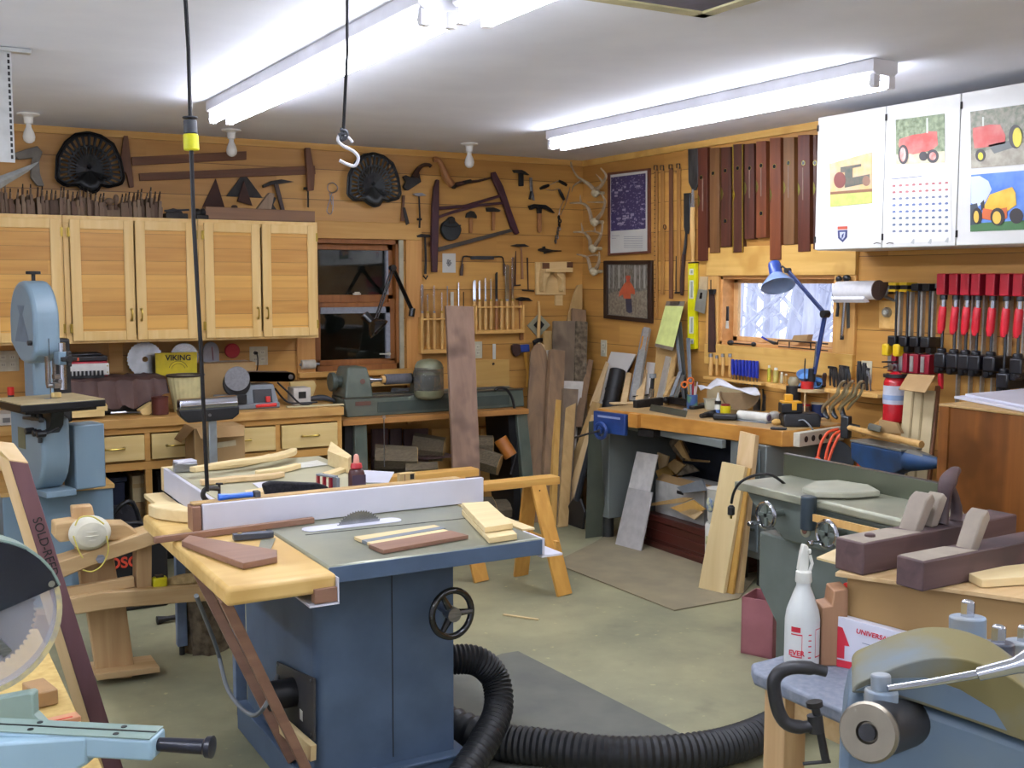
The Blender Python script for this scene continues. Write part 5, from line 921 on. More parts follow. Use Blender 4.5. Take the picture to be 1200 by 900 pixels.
build('cylinder',MB().lathe(c,(0,0,1),[(r_*.8,0),(r_,.012),(r_,zt_-c.z-.05),(r_*.8,zt_-c.z-.02),(r_*.35,zt_-c.z),(.012,zt_-c.z+.005)],26),mat('extinguisher_red','#c01a26',.25,coat=.5),t)
lz=up(c.x,c.y,473);lz2=up(c.x,c.y,451.5)
lb=build('label',MB().lathe(V(c.x,c.y,lz),(0,0,1),[(r_+.0005,0),(r_+.001,0),(r_+.001,lz2-lz),(r_+.0005,lz2-lz)],26),mat('label_pale','#c9ccd8',.4),t)
build('label_print',MB().lathe(V(c.x,c.y,lz+.02),(0,0,1),[(r_+.0014,0),(r_+.0018,0),(r_+.0018,.025),(r_+.0014,.025)],26),mat('label_blue','#8fa6cc',.5),lb)
build('bracket_strap',MB().lathe(V(c.x,c.y,up(c.x,c.y,442)),(0,0,1),[(r_+.001,0),(r_+.003,0),(r_+.003,.016),(r_+.001,.016)],26).bb(c.x,c.y-.02,zt_-.08,-.001,c.y+.02,zt_-.05),blk,t)
vz=zt_+.0;build('valve',MB().cyl((c.x,c.y,zt_-.01),(c.x,c.y,zt_+.04),.013).cyl((c.x-.012,c.y,zt_+.025),(c.x-.035,c.y,zt_+.025),.014),steel,t,bev=.001);build('lever',MB().bar((c.x,c.y+.0,zt_+.05),(c.x,c.y+.08,zt_+.045),.02,.008,(1,0,0)).bar((c.x,c.y,zt_+.035),(c.x,c.y+.07,zt_+.02),.018,.006,(1,0,0)),blk,t)
wc=mat('white_laminate','#dcdcd8',.35,sc=2)
ya,yb2,yc,yd=X(-.35,956.7,200).y,X(-.35,1036,200).y,X(-.35,1122.7,200).y,X(-.35,1122.7,200).y-.46*1.0
def whitecab(y0,y1,doors,l):
 t=thing('laminate_cabinet',l,'cabinet',(-.17,(y0+y1)/2,1.737),'white laminate wall cabinets')
 build('carcass',MB().bb(-.33,y1,1.737,-.001,y0,2.395),wc,t,bev=.002)
 for a,b in doors:
  d=build('door',MB().bb(-.349,b+.002,1.74,-.331,a-.002,2.392),wc,t,bev=.002)
  for z in(1.79,2.34):build('hinge',MB().cyl((-.352,a-.004,z-.015),(-.352,a-.004,z+.015),.005),iron,d)
 return t
whitecab(ya,yc,[(ya,yb2),(yb2,yc)],'white laminate wall cabinet next to the wooden levels')
whitecab(yc-.002,yc-.93,[(yc-.002,yc-.466),(yc-.466,yc-.93)],'white laminate wall cabinet cut off by the right edge of the photo')
def rq_(n,x0,y0,x1,y1,sk=.16):return[(x0,y0),(x1,y0-(x1-x0)*sk),(x1,y1-(x1-x0)*sk*.3),(x0,y1)]
pic=lambda pts,d=0,k=0:wpoly(MB(),'r',.3505+d*.0006,.0006,pts,k)
def circ(cx_,cy_,rx,ry,d,n=18):return pic([(cx_+rx*cos(2*pi*i/n),cy_+ry*sin(2*pi*i/n))for i in range(n)],d)
def C(n,h,h2=None,sc=30):return mat(n,h,.45,c2=h2 or h,sc=sc)
t=thing('tractor_picture','small picture of an old dark steel tractor on the leftmost white door','picture',W('r',.35,997,242))
s_=build('sheet',pic([(972,192),(1022,178),(1022,238),(973,242.5)]),C('pic_field','#b9a488','#c9a468',20),t)
build('lawn',pic([(973,227),(1022,224),(1022,238),(973,242.5)],1),C('pic_lawn','#a3ad58','#b9b865'),s_);build('track',pic([(973,225),(1022,221),(1022,224.5),(973,228)],2),C('pic_soil','#7a5236'),s_)
build('tractor_body',pic([(985,196),(1009,192),(1009,195),(999,197),(999,208),(1019,204),(1019,214),(990,220),(990,202),(985,202)],3),C('pic_green','#3c463a','#5a5244'),s_)
build('tractor_wheel',circ(984,211,7,9.5,4),C('pic_rust','#6e3227'),s_);build('tractor_wheel',circ(1015,212,4.5,6,4),C('pic_rustb','#7d5a44'),s_)
t=thing('crest_sticker','small shield-shaped sticker low on the leftmost white door','sticker',W('r',.35,987,285));q_=W('r',.352,987,272)
build('shield',pic([(981.5,270),(993,269.5),(992.5,278),(987.5,284),(982,279)]),C('crest_blue','#3a3f6a'),t);build('inner',pic([(984,272),(990.5,271.8),(990,277.5),(987.3,281),(984.4,278)],1),C('crest_pale','#b9bfcf'),t);build('red_band',pic([(981.5,265.5),(993,265),(993,268.5),(981.5,269)]),C('crest_red','#b5523e'),t)
build('figure',pic([(986,280),(986.5,275),(989,273),(988,278)],2),C('crest_blue','#3a3f6a'),t)
t=thing('tractor_picture','picture of a red tractor among trees on the middle white door','picture',W('r',.35,1078,192))
s_=build('sheet',pic([(1049.5,140.5),(1107,133),(1107,190.5),(1050,192.5)]),C('pic_woods','#55633f','#8c9a76',45),t)
build('ground',pic([(1050,181),(1107,177),(1107,190.5),(1050,192.5)],1),C('pic_pale_ground','#b9ad8b','#d0c9a8'),s_)
build('tractor_body',pic([(1054,163),(1070,158),(1084,156),(1086,154),(1098,154),(1099,170),(1092,176),(1070,181),(1056,178),(1053,170)],2),C('pic_red','#b8392f','#c9766a',12),s_);build('exhaust',pic([(1085.5,138),(1087.5,138),(1087.5,156),(1085.5,156)],3),C('pic_pale','#c9ccc0'),s_)
for a in((1058.5,181,6,11.5),(1093,183,7,8),(1082,183,5,5.5)):w__=build('tractor_wheel',circ(*a,4),C('pic_tyre','#2b2526'),s_);
for a in((1058,181,3.5,8.5),(1093,183,4,4.6)):build('wheel_hub',circ(*a,5),C('pic_hub','#c0483a','#d8b8ae',20),s_)
t=thing('wall_chart','chart with rows of tiny tractors on the middle white door','chart',W('r',.35,1078,284));s_=build('sheet',pic([(1043,207),(1114,200),(1115,282),(1043,285.5)]),C('chart_paper','#dddcd8'),t)
for r in range(8):
 mb=MB()
 for c_ in range(9):
  x,y=1045.5+c_*7.7,217.5+r*7.6-c_*.45*(1-r/8);wpoly(mb,'r',.3512,.0005,[(x,y),(x+1.6,y-1.2),(x+3.6,y-1),(x+4.2,y+.8),(x+3,y+1.6),(x+.4,y+1.6)])
 build('tractor_row',mb,[C('row_red','#a86a6a'),C('row_red','#a86a6a'),C('row_grey','#6a7388'),C('row_blue','#5f6f98'),C('row_blue','#5f6f98'),C('row_navy','#5a6a80'),C('row_navy','#5a6a80'),C('row_grey','#6a7388')][r],s_)
build('title',pic([(1044,209.5),(1080,206),(1080,207),(1044,210.6)],1),C('row_grey','#6a7388'),s_)
for x,y in((1070,283.5),(1088,283),(1106,281)):pass
t=thing('wall_chart_clip','small dark magnet hooks under the tractor chart','hook',W('r',.35,1032,286));
for x in(1027,1042):build('pull',MB().tube([W('r',.353,x-3,285.5),W('r',.362,x,284.5),W('r',.353,x+5,285.2)],.002,5),iron,t)
for i,(x,y)in enumerate(((1069,283),(1089,283),(1109,281.5))):wt('paper_clip',['left','middle','right'][i]+' one of three small pale magnets below the tractor chart','magnet',[('magnet',C('magnet_pale','#aeb2b0'),pic([(x-2,y+2),(x+1,y-3),(x+2.5,y-3),(x+2,y+3)],2),0)],'magnets below the chart')
t=thing('tractor_picture','picture of a red tractor with yellow wheels, upper right white door','picture',W('r',.35,1165,196))
s_=build('sheet',pic([(1137,131),(1202,122),(1202,192),(1138,197.5)]),C('pic_forest','#5f6650','#94907e',45),t)
build('path',pic([(1138,180),(1202,167),(1202,192),(1138,197.5)],1),C('pic_gravel','#aba592','#8c8676'),s_)
build('tractor_body',pic([(1140,150),(1160,146),(1172,146),(1178,158),(1178,168),(1160,172),(1142,174),(1140,160)],2),C('pic_red','#b8392f'),s_);build('frame',pic([(1158,170),(1186,164),(1190,172),(1165,180)],2),C('pic_grey','#5f6462'),s_);build('exhaust',pic([(1151,137),(1153,137),(1153,148),(1151,148)],3),C('pic_pale','#c9ccc0'),s_)
for a in((1190,160,8,14),(1149,182,6,7.5)):build('tractor_wheel',circ(*a,4),C('pic_tyre','#2b2526'),s_)
for a in((1192,161,5.5,11.5),(1149,183,3,4.5)):build('wheel_hub',circ(*a,5),C('pic_yellow','#d8cc34'),s_)
t=thing('tractor_picture','picture of a yellow tractor under blue sky, lower right white door','picture',W('r',.35,1165,270))
s_=build('sheet',pic([(1138,205),(1202,199.5),(1202,269),(1137,271.5)]),C('pic_sky','#3f6fc4','#6a93d8',9),t)
build('clouds',pic([(1138,207),(1148,206),(1158,212),(1162,222),(1155,236),(1146,242),(1138,238)],1),C('pic_cloud','#c9d3e6'),s_);build('grass',pic([(1137,262),(1202,258),(1202,269),(1137,271.5)],1),C('pic_grass','#3f6b3e'),s_);build('hedge',pic([(1137,240),(1145,238),(1150,262),(1137,264)],2),C('pic_hedge','#37424a'),s_)
build('tractor_body',pic([(1154,240),(1160,228),(1180,221),(1186,219),(1190,226),(1191,240),(1180,248),(1162,250),(1152,248)],3),C('pic_amber','#e0a92c','#eec04a',15),s_);build('seat',pic([(1149,238),(1153,234),(1154,244),(1150,247)],3),C('pic_tyre','#2b2526'),s_);build('axle',pic([(1152,244),(1164,246),(1180,243),(1180,256),(1160,258),(1150,256)],4),C('pic_orange','#c2602c'),s_)
for a in((1169,254,8.5,10.5),(1145,253,6,9.5),(1191,253,8,9)):build('tractor_wheel',circ(*a,5),C('pic_tyre','#2b2526'),s_)
for a in((1168,255,5,7.5),(1144,254,3,7)):build('wheel_hub',circ(*a,6),C('pic_hub_yellow','#dcb44a'),s_)
def slab(pts,th,away=True):
 P=[Vector(p)for p in pts];n=(P[1]-P[0]).cross(P[-1]-P[0]).normalized()
 if n.dot(CAM-P[0])>0:n=-n
 return MB().prism(P,n*th)
green=mat('machine_green','#4f5a50',.5,c2='#5f665a',sc=9,bump=.1);greend=mat('machine_green_dark','#39443f',.5,c2='#454f48',sc=9)
L=lambda px,py,y=-.42:Y(-(-y),px,py)
def L(px,py,y=-.42):return Y(y,px,py)
t=thing('lathe_bench','low bench with an orange-brown plank top carrying the wood lathe','bench',(-1.4,-.35,0))
xa,xb=L(401,495,-.55).x,L(619,480,-.55).x
build('top',MB().bb(xa,-.56,.715,xb,-.12,.75),wood('bench_plank','#9a6a33','#b27e42',0),t,bev=.003)
for px,s in((421,0),(609,.07)):
 x=L(px,520,-.5).x;d_=build('leg',MB().loft([[V(x-.04,-.53,.715),V(x+.04,-.53,.715),V(x+.04,-.15,.715),V(x-.04,-.15,.715)],[V(x-.045+s,-.55,0),V(x+.045+s,-.55,0),V(x+.045+s,-.13,0),V(x-.045+s,-.13,0)]]),green,t,bev=.006)
 build('leg_side',MB().loft([[V(x-.09,-.5,.715),V(x-.04,-.5,.715),V(x-.04,-.18,.715),V(x-.09,-.18,.715)],[V(x-.1+s,-.5,0),V(x-.045+s,-.5,0),V(x-.045+s,-.18,0),V(x-.1+s,-.18,0)]]),blk,t)
t=thing('wood_lathe','old green wood lathe with a long cast bed under the back window','lathe',(-1.4,-.35,.75))
a,b=L(405,490),L(612,480)
z1=up(a.x,-.42,467)
bd=build('bed',MB().prism([V(a.x,-.45,.751),V(b.x,-.45,.751),V(b.x-.01,-.45,z1),V(a.x-.02,-.45,z1)],(0,.22,0)),green,t,bev=.006)
build('rib',MB().bb(a.x+.2,-.455,.77,b.x-.12,-.45,z1-.03),greend,bd);build('rail',MB().bb(a.x-.02,-.455,z1,b.x-.01,-.42,z1+.008).bb(a.x-.02,-.27,z1,b.x-.01,-.24,z1+.008),steel,bd)
build('name_plate',MB().bb(L(414,480).x,-.457,z1-.045,L(432,480).x,-.455,z1-.02),mat('plate_red_dull','#6b4a3e',.5),bd)
h0,h1=L(402,465),L(435,465);zt_=up(h0.x,-.42,431)
hs=build('headstock',MB().loft([[V(h0.x,-.46,z1),V(h1.x,-.46,z1),V(h1.x,-.22,z1),V(h0.x,-.22,z1)],[V(h0.x+.01,-.45,z1+.1),V(h1.x-.01,-.45,z1+.1),V(h1.x-.01,-.23,z1+.1),V(h0.x+.01,-.23,z1+.1)],[V(h0.x+.03,-.43,zt_),V(h1.x-.03,-.43,zt_),V(h1.x-.03,-.26,zt_),V(h0.x+.03,-.26,zt_)]]),green,t,bev=.012,seg=3)
build('badge',MB().cyl(L(425,447,-.462),L(425,447,-.455),.016),MATS['plate_red_dull'],hs)
build('faceplate',MB().cyl((h0.x-.06,-.36,z1+.1),(h0.x-.03,-.36,z1+.1),.058,n=26).cyl((h0.x-.03,-.36,z1+.1),(h0.x+.02,-.36,z1+.1),.035),greend,t,bev=.004)
s0,s1=L(449,439,-.36),L(480,438,-.36);zz_=z1+.1
build('spindle',MB().cyl((h1.x-.02,-.36,zz_),(s0.x,-.36,zz_),.012).cyl((h1.x+.01,-.36,zz_),(h1.x+.03,-.36,zz_),.02),steel,t)
build('tailstock',MB().prism([V(L(490,460).x,-.42,z1),V(L(520,460).x,-.42,z1),V(L(515,460).x,-.42,zz_+.05),V(L(497,460).x,-.42,zz_+.05)],(0,.16,0)),greend,t,bev=.01);build('quill',MB().cyl((L(478,440).x,-.36,zz_),(L(500,440).x,-.36,zz_),.014),steel,t)
t=thing('sanding_drum','grey cylindrical sanding roller mounted between the lathe centres','drum',(s0.x,-.36,zz_-.03));build('drum',MB().cyl((s0.x+.01,-.36,zz_),(s1.x,-.36,zz_),.033,n=22),mat('drum_grey','#64646a',.9,sc=80),t);build('end_cap',MB().cyl((s0.x-.012,-.36,zz_),(s0.x+.01,-.36,zz_),.024),palew,t);build('end_cap',MB().cyl((s1.x,-.36,zz_),(s1.x+.012,-.36,zz_),.034),blk,t)
c=L(505,445,-.50);t=thing('face_shield','olive helmet with a clear curved face shield hung over the lathe','face shield',c)
rs=.105;olive=mat('olive_shell','#84866a',.4)
def half(z0,z1_,r0,r1,n=22,a0=0,a1=2*pi,st=5):
 rg=[[V(c.x+(r0+(r1-r0)*k/st)*cos(a0+(a1-a0)*j/n),c.y+.03+(r0+(r1-r0)*k/st)*sin(a0+(a1-a0)*j/n)*.9,z0+(z1_-z0)*k/st)for j in range(n)]for k in range(st+1)];return rg
zt_,zb_=up(c.x,c.y,421),up(c.x,c.y,468)
build('crown',MB().lathe((c.x,c.y+.03,zt_-.06),(0,0,1),[(.09,0),(.088,.02),(.075,.042),(.05,.055),(.01,.061)],26),olive,t)
vis=mat('clear_visor','#e6e8e2',.05,sc=1);vb=vis.node_tree.nodes['Principled BSDF'];vb.inputs['Transmission Weight'].default_value=.85;vb.inputs['Alpha'].default_value=.45
o=build('visor',MB().loft(half(zb_+.05,zt_-.055,.092,.095,a0=pi+.1,a1=2*pi-.1),cap=False)if False else MB().add([V(c.x+.096*cos(a),c.y+.03+.09*sin(a),z)for z in(zb_+.05,zt_-.05)for a in[pi*.95+pi*1.1*j/20 for j in range(21)]],[(j,j+1,22+j,21+j)for j in range(20)]),vis,t);o.modifiers.new('thick','SOLIDIFY').thickness=.002
build('chin_guard',MB().lathe((c.x,c.y+.03,zb_),(0,0,1),[(.05,0),(.075,.006),(.092,.025),(.096,.055),(.093,.058),(.088,.055),(.08,.02),(.04,.01)],26),olive,t)
build('head_band',MB().lathe((c.x,c.y+.03,zt_-.10),(0,0,1),[(.07,0),(.075,0),(.075,.02),(.07,.02)],20),olive,t)
solo('bench_ledge',MB().bb(L(432,452,-.1).x,-.14,.9,L(487,450,-.1).x,-.001,.93),palex,'pale wooden ledge on the wall behind the lathe','ledge',bev=.003)
solo('metal_tray',MB().prism([L(464,463,-.2),L(466,456,-.2),L(490,456,-.2),L(490,464,-.2)],(0,.1,0)),graym,'grey tray behind the lathe bed, left of the face shield','tray',bev=.004)
solo('motor_cable',wtube(MB(),'b',.5,[(580,457),(585,454.5),(593,456),(600,466),(603,480),(606,505),(605,530),(598,556)],.009,4),blk,'thick black cable looping over the lathe bed and down its right leg','cable')
t=thing('pull_cord','thin metal rod hanging from the front edge of the lathe bench','rod',L(450,545,-.57));build('rod',MB().cyl(L(450,490,-.57),L(450.5,547,-.57),.003,n=6),steel,t);build('hook',MB().torus(L(450,489,-.57),(0,1,0),.008,.003,12,5),steel,t)
walnut=wood('walnut','#7a604e','#927663',2,rough=.65,sc=.7,dark='#5f493b')
solo('walnut_plank',slab([Y(-.62,523,358),Y(-.62,555,359),V(Y(-.95,566,600).x,-.95,.001),V(Y(-.95,535,600).x,-.95,.001)],.025),walnut,'tall rough walnut plank leaning upright against the lathe','plank',bev=.002)
pb_=[wood('purple_board_a','#57403f','#6d5250',2),wood('purple_board_b','#4a3632','#5e4742',2)]
for i,(a_,b_,y0,l)in enumerate([(436,455,499,'first purple-brown board standing under the lathe bench'),(457,471,499,'second purple-brown board standing under the lathe bench'),(474,502,499,'wide purple-brown board standing under the lathe, right of two narrower ones'),(506,526,500,'paler board standing under the lathe bench beside the walnut plank'),(563,582,500,'pale board standing under the lathe, right of the walnut plank')]):
 solo('stored_board',slab([Y(-.14,a_,503),Y(-.14,b_,502),V(Y(-.2,b_+1,560).x,-.2,0),V(Y(-.2,a_+1,560).x,-.2,0)],.025),pb_[i%2]if i<3 else oak,l,'board','boards under the lathe',bev=.002)
endg=wood('log_end','#a8854f','#b8975f',0,rough=.8);logb=mat('log_side','#6f634c',.9,c2='#584e3d',sc=18,st=(1,8,8),bump=.5)
def log_(name,p,d,r,l,ns=9,lab='',m_end=endg):
 x,y,z=frame(d);rr=random.Random(int(p[0]*1000));R=[r*rr.uniform(.8,1.15)for _ in range(ns)];p=Vector(p)
 rg=[[p+z*l*k/3+(x*cos(2*pi*j/ns)+y*sin(2*pi*j/ns))*R[j]*(1+.04*k)for j in range(ns)]for k in range(4)]
 t=thing(name,lab,'log',tuple(p));build('bark_side',MB().loft(rg),logb,t,ang=20);c0=rg[0]if d[1]>0 else rg[3];build('sawn_end',MB().prism([q+(rg[0][0]-rg[1][0]).normalized()*.001 for q in rg[0]],(rg[0][0]-rg[1][0]).normalized()*.003),m_end,t);return t
log_('split_log',L(488,538,-.52),(-.9,.35,.05),.085,.26,7,'split log with a pale end under the lathe, left of the walnut plank')
log_('split_log',L(520,528,-.4),(-.8,.5,.1),.085,.2,6,'dark split log behind the pale-ended one under the lathe')
log_('turning_block',L(512,548,-.6),(-.9,.3,0),.05,.2,6,'flat pale block lying below the split logs')
log_('turning_block',L(585,545,-.55),(-.7,.6,.25),.075,.22,6,'shrink-wrapped pale block under the right end of the lathe')
log_('turning_block',L(577,520,-.45),(-.9,.4,0),.06,.18,8,'pale round-cornered block on top of the wrapped one')
solo('copper_roll',MB().cyl(L(586,514,-.5),L(599,535,-.55),.045,n=18),mat('amber_wrap','#b06a24',.35,coat=.4),'amber-coloured roll tilted under the right end of the lathe','roll',bev=.004)
q=L(455,548,-.55);t=thing('storage_box','small box with a dark lid on the floor under the left of the lathe','box',(q.x,-.5,.0));build('tub',MB().bb(q.x-.1,-.62,0,q.x+.14,-.4,.30),mat('tub_green','#5b6350',.6),t,bev=.006);build('lid',MB().bb(q.x-.105,-.63,.30,q.x+.12,-.39,.36),mat('lid_dark','#2c3138',.4),t,bev=.02,seg=3)
solo('support_shelf',MB().bb(L(440,530,-.3).x,-.45,.45,L(520,520,-.3).x,-.25,.465),pb_[1],'thin board laid across under the lathe above the split logs','board')
for i,(px,py,r)in enumerate([(570,556,.07),(600,556,.06),(540,556,.06)]):log_('turning_block',V(L(px,py,-.42).x+.05,-.42,r*1.12),(-1,.12,0),r,.2,7,['dark block on the floor behind the wrapped one','dark block on the floor at the right lathe leg','block on the floor behind the walnut plank'][i])
log_('turning_block',V(L(500,556,-.42).x+.1,-.42,.1),(-1,.1,0),.09,.3,7,'large dark block on the floor beneath the split logs')
bw=[wood('lean_brown','#77604a','#927658',2,sc=.7),wood('lean_grey','#6b5c4c','#83735f',2,sc=.7,dark='#54483a'),wood('lean_tan','#a3834f','#b99a66',2,sc=.7),wood('lean_yellow','#b98f45','#caa25a',2,sc=.7),wood('lean_pale','#c6a878','#d5bb8f',2,sc=.7)]
bark2=mat('bark_strip','#4a4032',.95,c2='#776a55',sc=30,bump=.8)
def lean(label,corners,m,th=.022,name='leaning_board',cat='board',bev=.002,grp='boards leaning near the corner'):
 P=[]
 for mode,v,x,y in corners:P.append({'X':X,'Y':Y,'Z':Z}[mode](v,x,y))
 for p in P:p.z=max(p.z,.002);p.x=min(p.x,-.03)
 return solo(name,slab(P,th),m,label,cat,grp,bev=bev)
F=lambda x,yv,px:('Y',yv,px,0)
def floorpt(px,y):
 p=Y(y,px,590);return('Z',0,*pj((p.x,y,0)))
lean('tallest board near the corner, with a pointed live edge',[('Y',-.05,672,345),('Y',-.05,677,334),('Y',-.05,683,333),('Y',-.05,687,345),('Y',-.05,689,380),floorpt(690,-.35),floorpt(662,-.35),('Y',-.06,664,378)],bw[2])
lean('tall brown board with a square top, third tallest near the corner',[('Y',-.1,671,361),('Y',-.1,696,363),floorpt(690,-.42),floorpt(668,-.42)],bw[0])
lean('wide grey-brown board left of the bark-edged strip',[('Y',-.16,649,376),('Y',-.16,676,376),floorpt(672,-.5),floorpt(645,-.5)],bw[1])
lean('rough strip with bark on its face leaning beside the wide grey-brown board',[('Y',-.17,675,376),('Y',-.17,689,377),floorpt(683,-.52),floorpt(670,-.52)],bark2,.03)
lean('narrow pale board just left of the wide grey-brown board',[('Y',-.12,638,388),('Y',-.12,647,388),floorpt(646,-.45),floorpt(634,-.45)],bw[2])
lean('thin white strip between the rounded board and the wide boards',[('Y',-.14,640,402),('Y',-.14,647,402),floorpt(645,-.5),floorpt(638,-.5)],MATS['off_white'],.01)
lean('rounded-top brown live-edge board, leftmost of the leaning boards',[('Y',-.25,622,412),('Y',-.25,627,404),('Y',-.25,634,402),('Y',-.25,640,412),('Y',-.25,643,430),('Y',-.35,642,500),floorpt(636,-.62),floorpt(612,-.62),('Y',-.35,617,500)],bw[0],.035)
lean('pale edge slab close behind the rounded live-edge board',[('Y',-.22,632,401),('Y',-.22,638,404),('Y',-.22,645,430),('Y',-.3,645,500),floorpt(640,-.58),floorpt(628,-.58)],bw[4],.02)
lean('square-topped tan board right of the rounded live-edge board',[('Y',-.3,646,409),('Y',-.3,662.5,411),floorpt(655,-.68),floorpt(634,-.68)],bw[0],.04)
lean('white panel behind the short boards, corner showing at right',[('Y',-.33,657,446),('Y',-.33,684,447),('Y',-.45,677,500),floorpt(668,-.55),floorpt(650,-.55)],MATS['box_white'],.01,cat='panel')
lean('yellowish narrow board in front of the tan board',[('Y',-.42,652,468),('Y',-.42,663,470),floorpt(655,-.75),floorpt(645,-.75)],bw[3],.03)
lean('short grey board in front of the white panel',[('Y',-.42,661,455),('Y',-.42,678,456),floorpt(668,-.75),floorpt(652,-.75)],bw[1],.03)
lean('tan board with a slanted top between the yellowish and grey ones',[('Y',-.47,663,478),('Y',-.47,675,472),floorpt(666,-.82),floorpt(654,-.82)],bw[2],.02)
lean('thin dark brown strip leaning right of the bark strip',[('Y',-.2,690,421),('Y',-.2,696,422),('Y',-.5,682,500),('Y',-.5,672,500)],bw[0],.015)
lean('long tan board slanting down left from the bench end',[('X',-.35,694,470),('X',-.35,703,473),('Z',0,671,606),('Z',0,648,598)],bw[2],.02)
lean('pale notched board slanting down beside the long tan one',[('X',-.4,693,486),('X',-.4,702,490),('Z',0,668,612),('Z',0,656,608)],bw[4],.02)
lean('thin pale board slanting up to the white panel behind the bench',[('X',-.1,710,423),('X',-.1,712.5,425),('X',-.3,701,472),('X',-.3,690,476)],bw[4],.015)
t=thing('snow_shovel','black shovel standing blade down beside the green panel','shovel',Z(0,672,620))
a,b=Z(0,672,616),X(-.56,697,500);build('blade',slab([X(-.6,*p)for p in[(656,614),(682,624),(685,600),(680,585),(672,582),(663,596),(655,606)]],.02),blk,t,bev=.008)
build('handle',MB().tube([X(-.6,676,586),b],[.022,.016],8),mat('shovel_grey','#2c3036',.4),t)
lean('dark green narrow panel standing at the left end of the workbench',[('X',-.70,690,494),('X',-.70,701,492),('Z',0,708,628),('Z',0,686,631)],mat('dark_green_panel','#3c4238',.6,c2='#474c3f',sc=4),.01,name='green_panel',cat='panel',grp=None)if False else solo('green_board',slab([X(-.75,690,494),X(-.75,702,492),Z(0,709,628),Z(0,686,631)],.008),mat('dark_green_panel','#40463b',.6,c2='#4c5244',sc=4),'dark green narrow panel standing at the left end of the workbench','panel')
def leanr(nm,label,cat,pts,m,th=.01,x0=-.06,x1=-.3,bev=.001,z0=410,z1=475):
 P=[X(x0+(x1-x0)*(y-z0)/(z1-z0),x,y)for x,y in pts]
 return solo(nm,slab(P,th),m,label,cat,bev=bev)
def ext(pts,k=2.2):
 return pts
def wall_lean(nm,label,cat,tl,tr,bl,br,m,th=.012,xt=-.05,xb=-.34):
 A,B_,C_,D=X(xt,*tl),X(xt,*tr),X(xb,*br),X(xb,*bl)
 if bl[0]>722 and bl[1]>455:P=[A,B_,Z(.833,*br),Z(.833,*bl)]
 else:
  f1=(C_-B_)*(B_.z/(B_.z-C_.z));f0=(D-A)*(A.z/(A.z-D.z));P=[A,B_,B_+f1+V(0,0,.003),A+f0+V(0,0,.003)]
 return solo(nm,slab(P,th),m,label,cat,bev=.001)
whp=mat('white_panel','#e4e2dc',.5,sc=2)
wall_lean('white_board','broad white sheet leaning behind the black tube','panel',(716,412),(745,415),(704,462),(720,463),whp,.008,-.03,-.09)
t=thing('black_tube','fat black ribbed plastic tube leaning on the white panel','tube',X(-.2,716,480))
a,b=X(-.10,724,434),X(-.2,715,476);u=(a-b).normalized()
build('tube',MB().cyl(b-u*.5,a,.055,n=24),mat('tube_black','#131416',.55),t,bev=.004);build('ring',MB().cyl(b+u*.02,b+u*.03,.058,n=24),MATS['tube_black'],t);build('ring',MB().cyl(b+u*.11,b+u*.12,.058,n=24),MATS['tube_black'],t)
wall_lean('leaning_strip','pale narrow strip just right of the black tube','board',(734,436),(740,437),(727,472),(734,473),bw[4],.01,-.12,-.3)
t=thing('aluminium_level','long aluminium level with an orange label leaning behind the bench','level',X(-.3,742,470))
A,B_,C_,D=X(-.04,754.5,383),X(-.04,761,384),Z(.833,746,469),Z(.833,738,469)
build('beam',slab([A,B_,C_,D],.02),alu,t,bev=.001);nn_=(CAM-A).normalized()*.002
build('orange_label',slab([A.lerp(D,.13)+nn_,B_.lerp(C_,.13)+nn_,B_.lerp(C_,.32)+nn_,A.lerp(D,.32)+nn_],.001),mat('label_orange','#c98a2e',.5),t);build('dark_edge',slab([A.lerp(D,.02),A.lerp(D,.02)+V(0,.012,0),D+V(0,.016,0),D],.015),graym,t)
wall_lean('leaning_board','pale wide board right of the aluminium level','board',(750,432),(758,433),(744,471),(753,472),bw[4],.015,-.1,-.3)
wall_lean('leaning_strip','white strip leaning right of the aluminium level','strip',(758,424),(768,425),(752,467),(760,469),whp,.008,-.05,-.26)
wall_lean('leaning_board','brown board behind the clipboard','board',(770,400),(794,404),(764,470),(782,474),bw[2],.015,-.04,-.25)
wall_lean('metal_channel','bright metal channel leaning in front of the brown board','channel',(780,417),(785.5,418),(768,471),(775,473),mat('channel_white','#c3c3bc',.3,.5),.012,-.1,-.3)
wall_lean('metal_strip','dark grey metal strip beside the yellow pad, left one','strip',(789,376),(792,376),(800,473),(803,474),graym,.006,-.05,-.2);wall_lean('metal_strip','dark grey metal strip beside the yellow pad, middle one','strip',(793,377),(798,377),(803,473),(806,474),mat('strip_dark','#4f5450',.5,.5),.006,-.07,-.2);wall_lean('metal_strip','short grey metal strip just right of the pad','strip',(804,396),(808,396),(808,474),(811,475),graym,.006,-.07,-.15)
for i,(a_,b_,l)in enumerate([((797,436),(787,464),'slanting grey strip low beside the pen cup, left one'),((801,440),(792,465),'slanting grey strip low beside the pen cup, right one'),((791,442),(779,464),'slanting brown stick low behind the bench planes')]):
 A,B_=X(-.15,*a_),X(-.45,*b_);solo('slanted_stick',MB().bar(A,B_,.022,.008,(0,1,0)),[graym,MATS['strip_grey'],bw[2]][i],l,'stick')
t=thing('clipboard','clipboard with a yellow pad leaning against the right wall','clipboard',X(-.08,785,410))
A,B_,C_,D=X(-.06,781,353),X(-.06,802,353),X(-.12,788,411),X(-.12,767,406)
build('board',slab([A,B_,C_,D],.006),mat('board_brown','#7c7060',.6),t);n_=(CAM-A).normalized()*.004
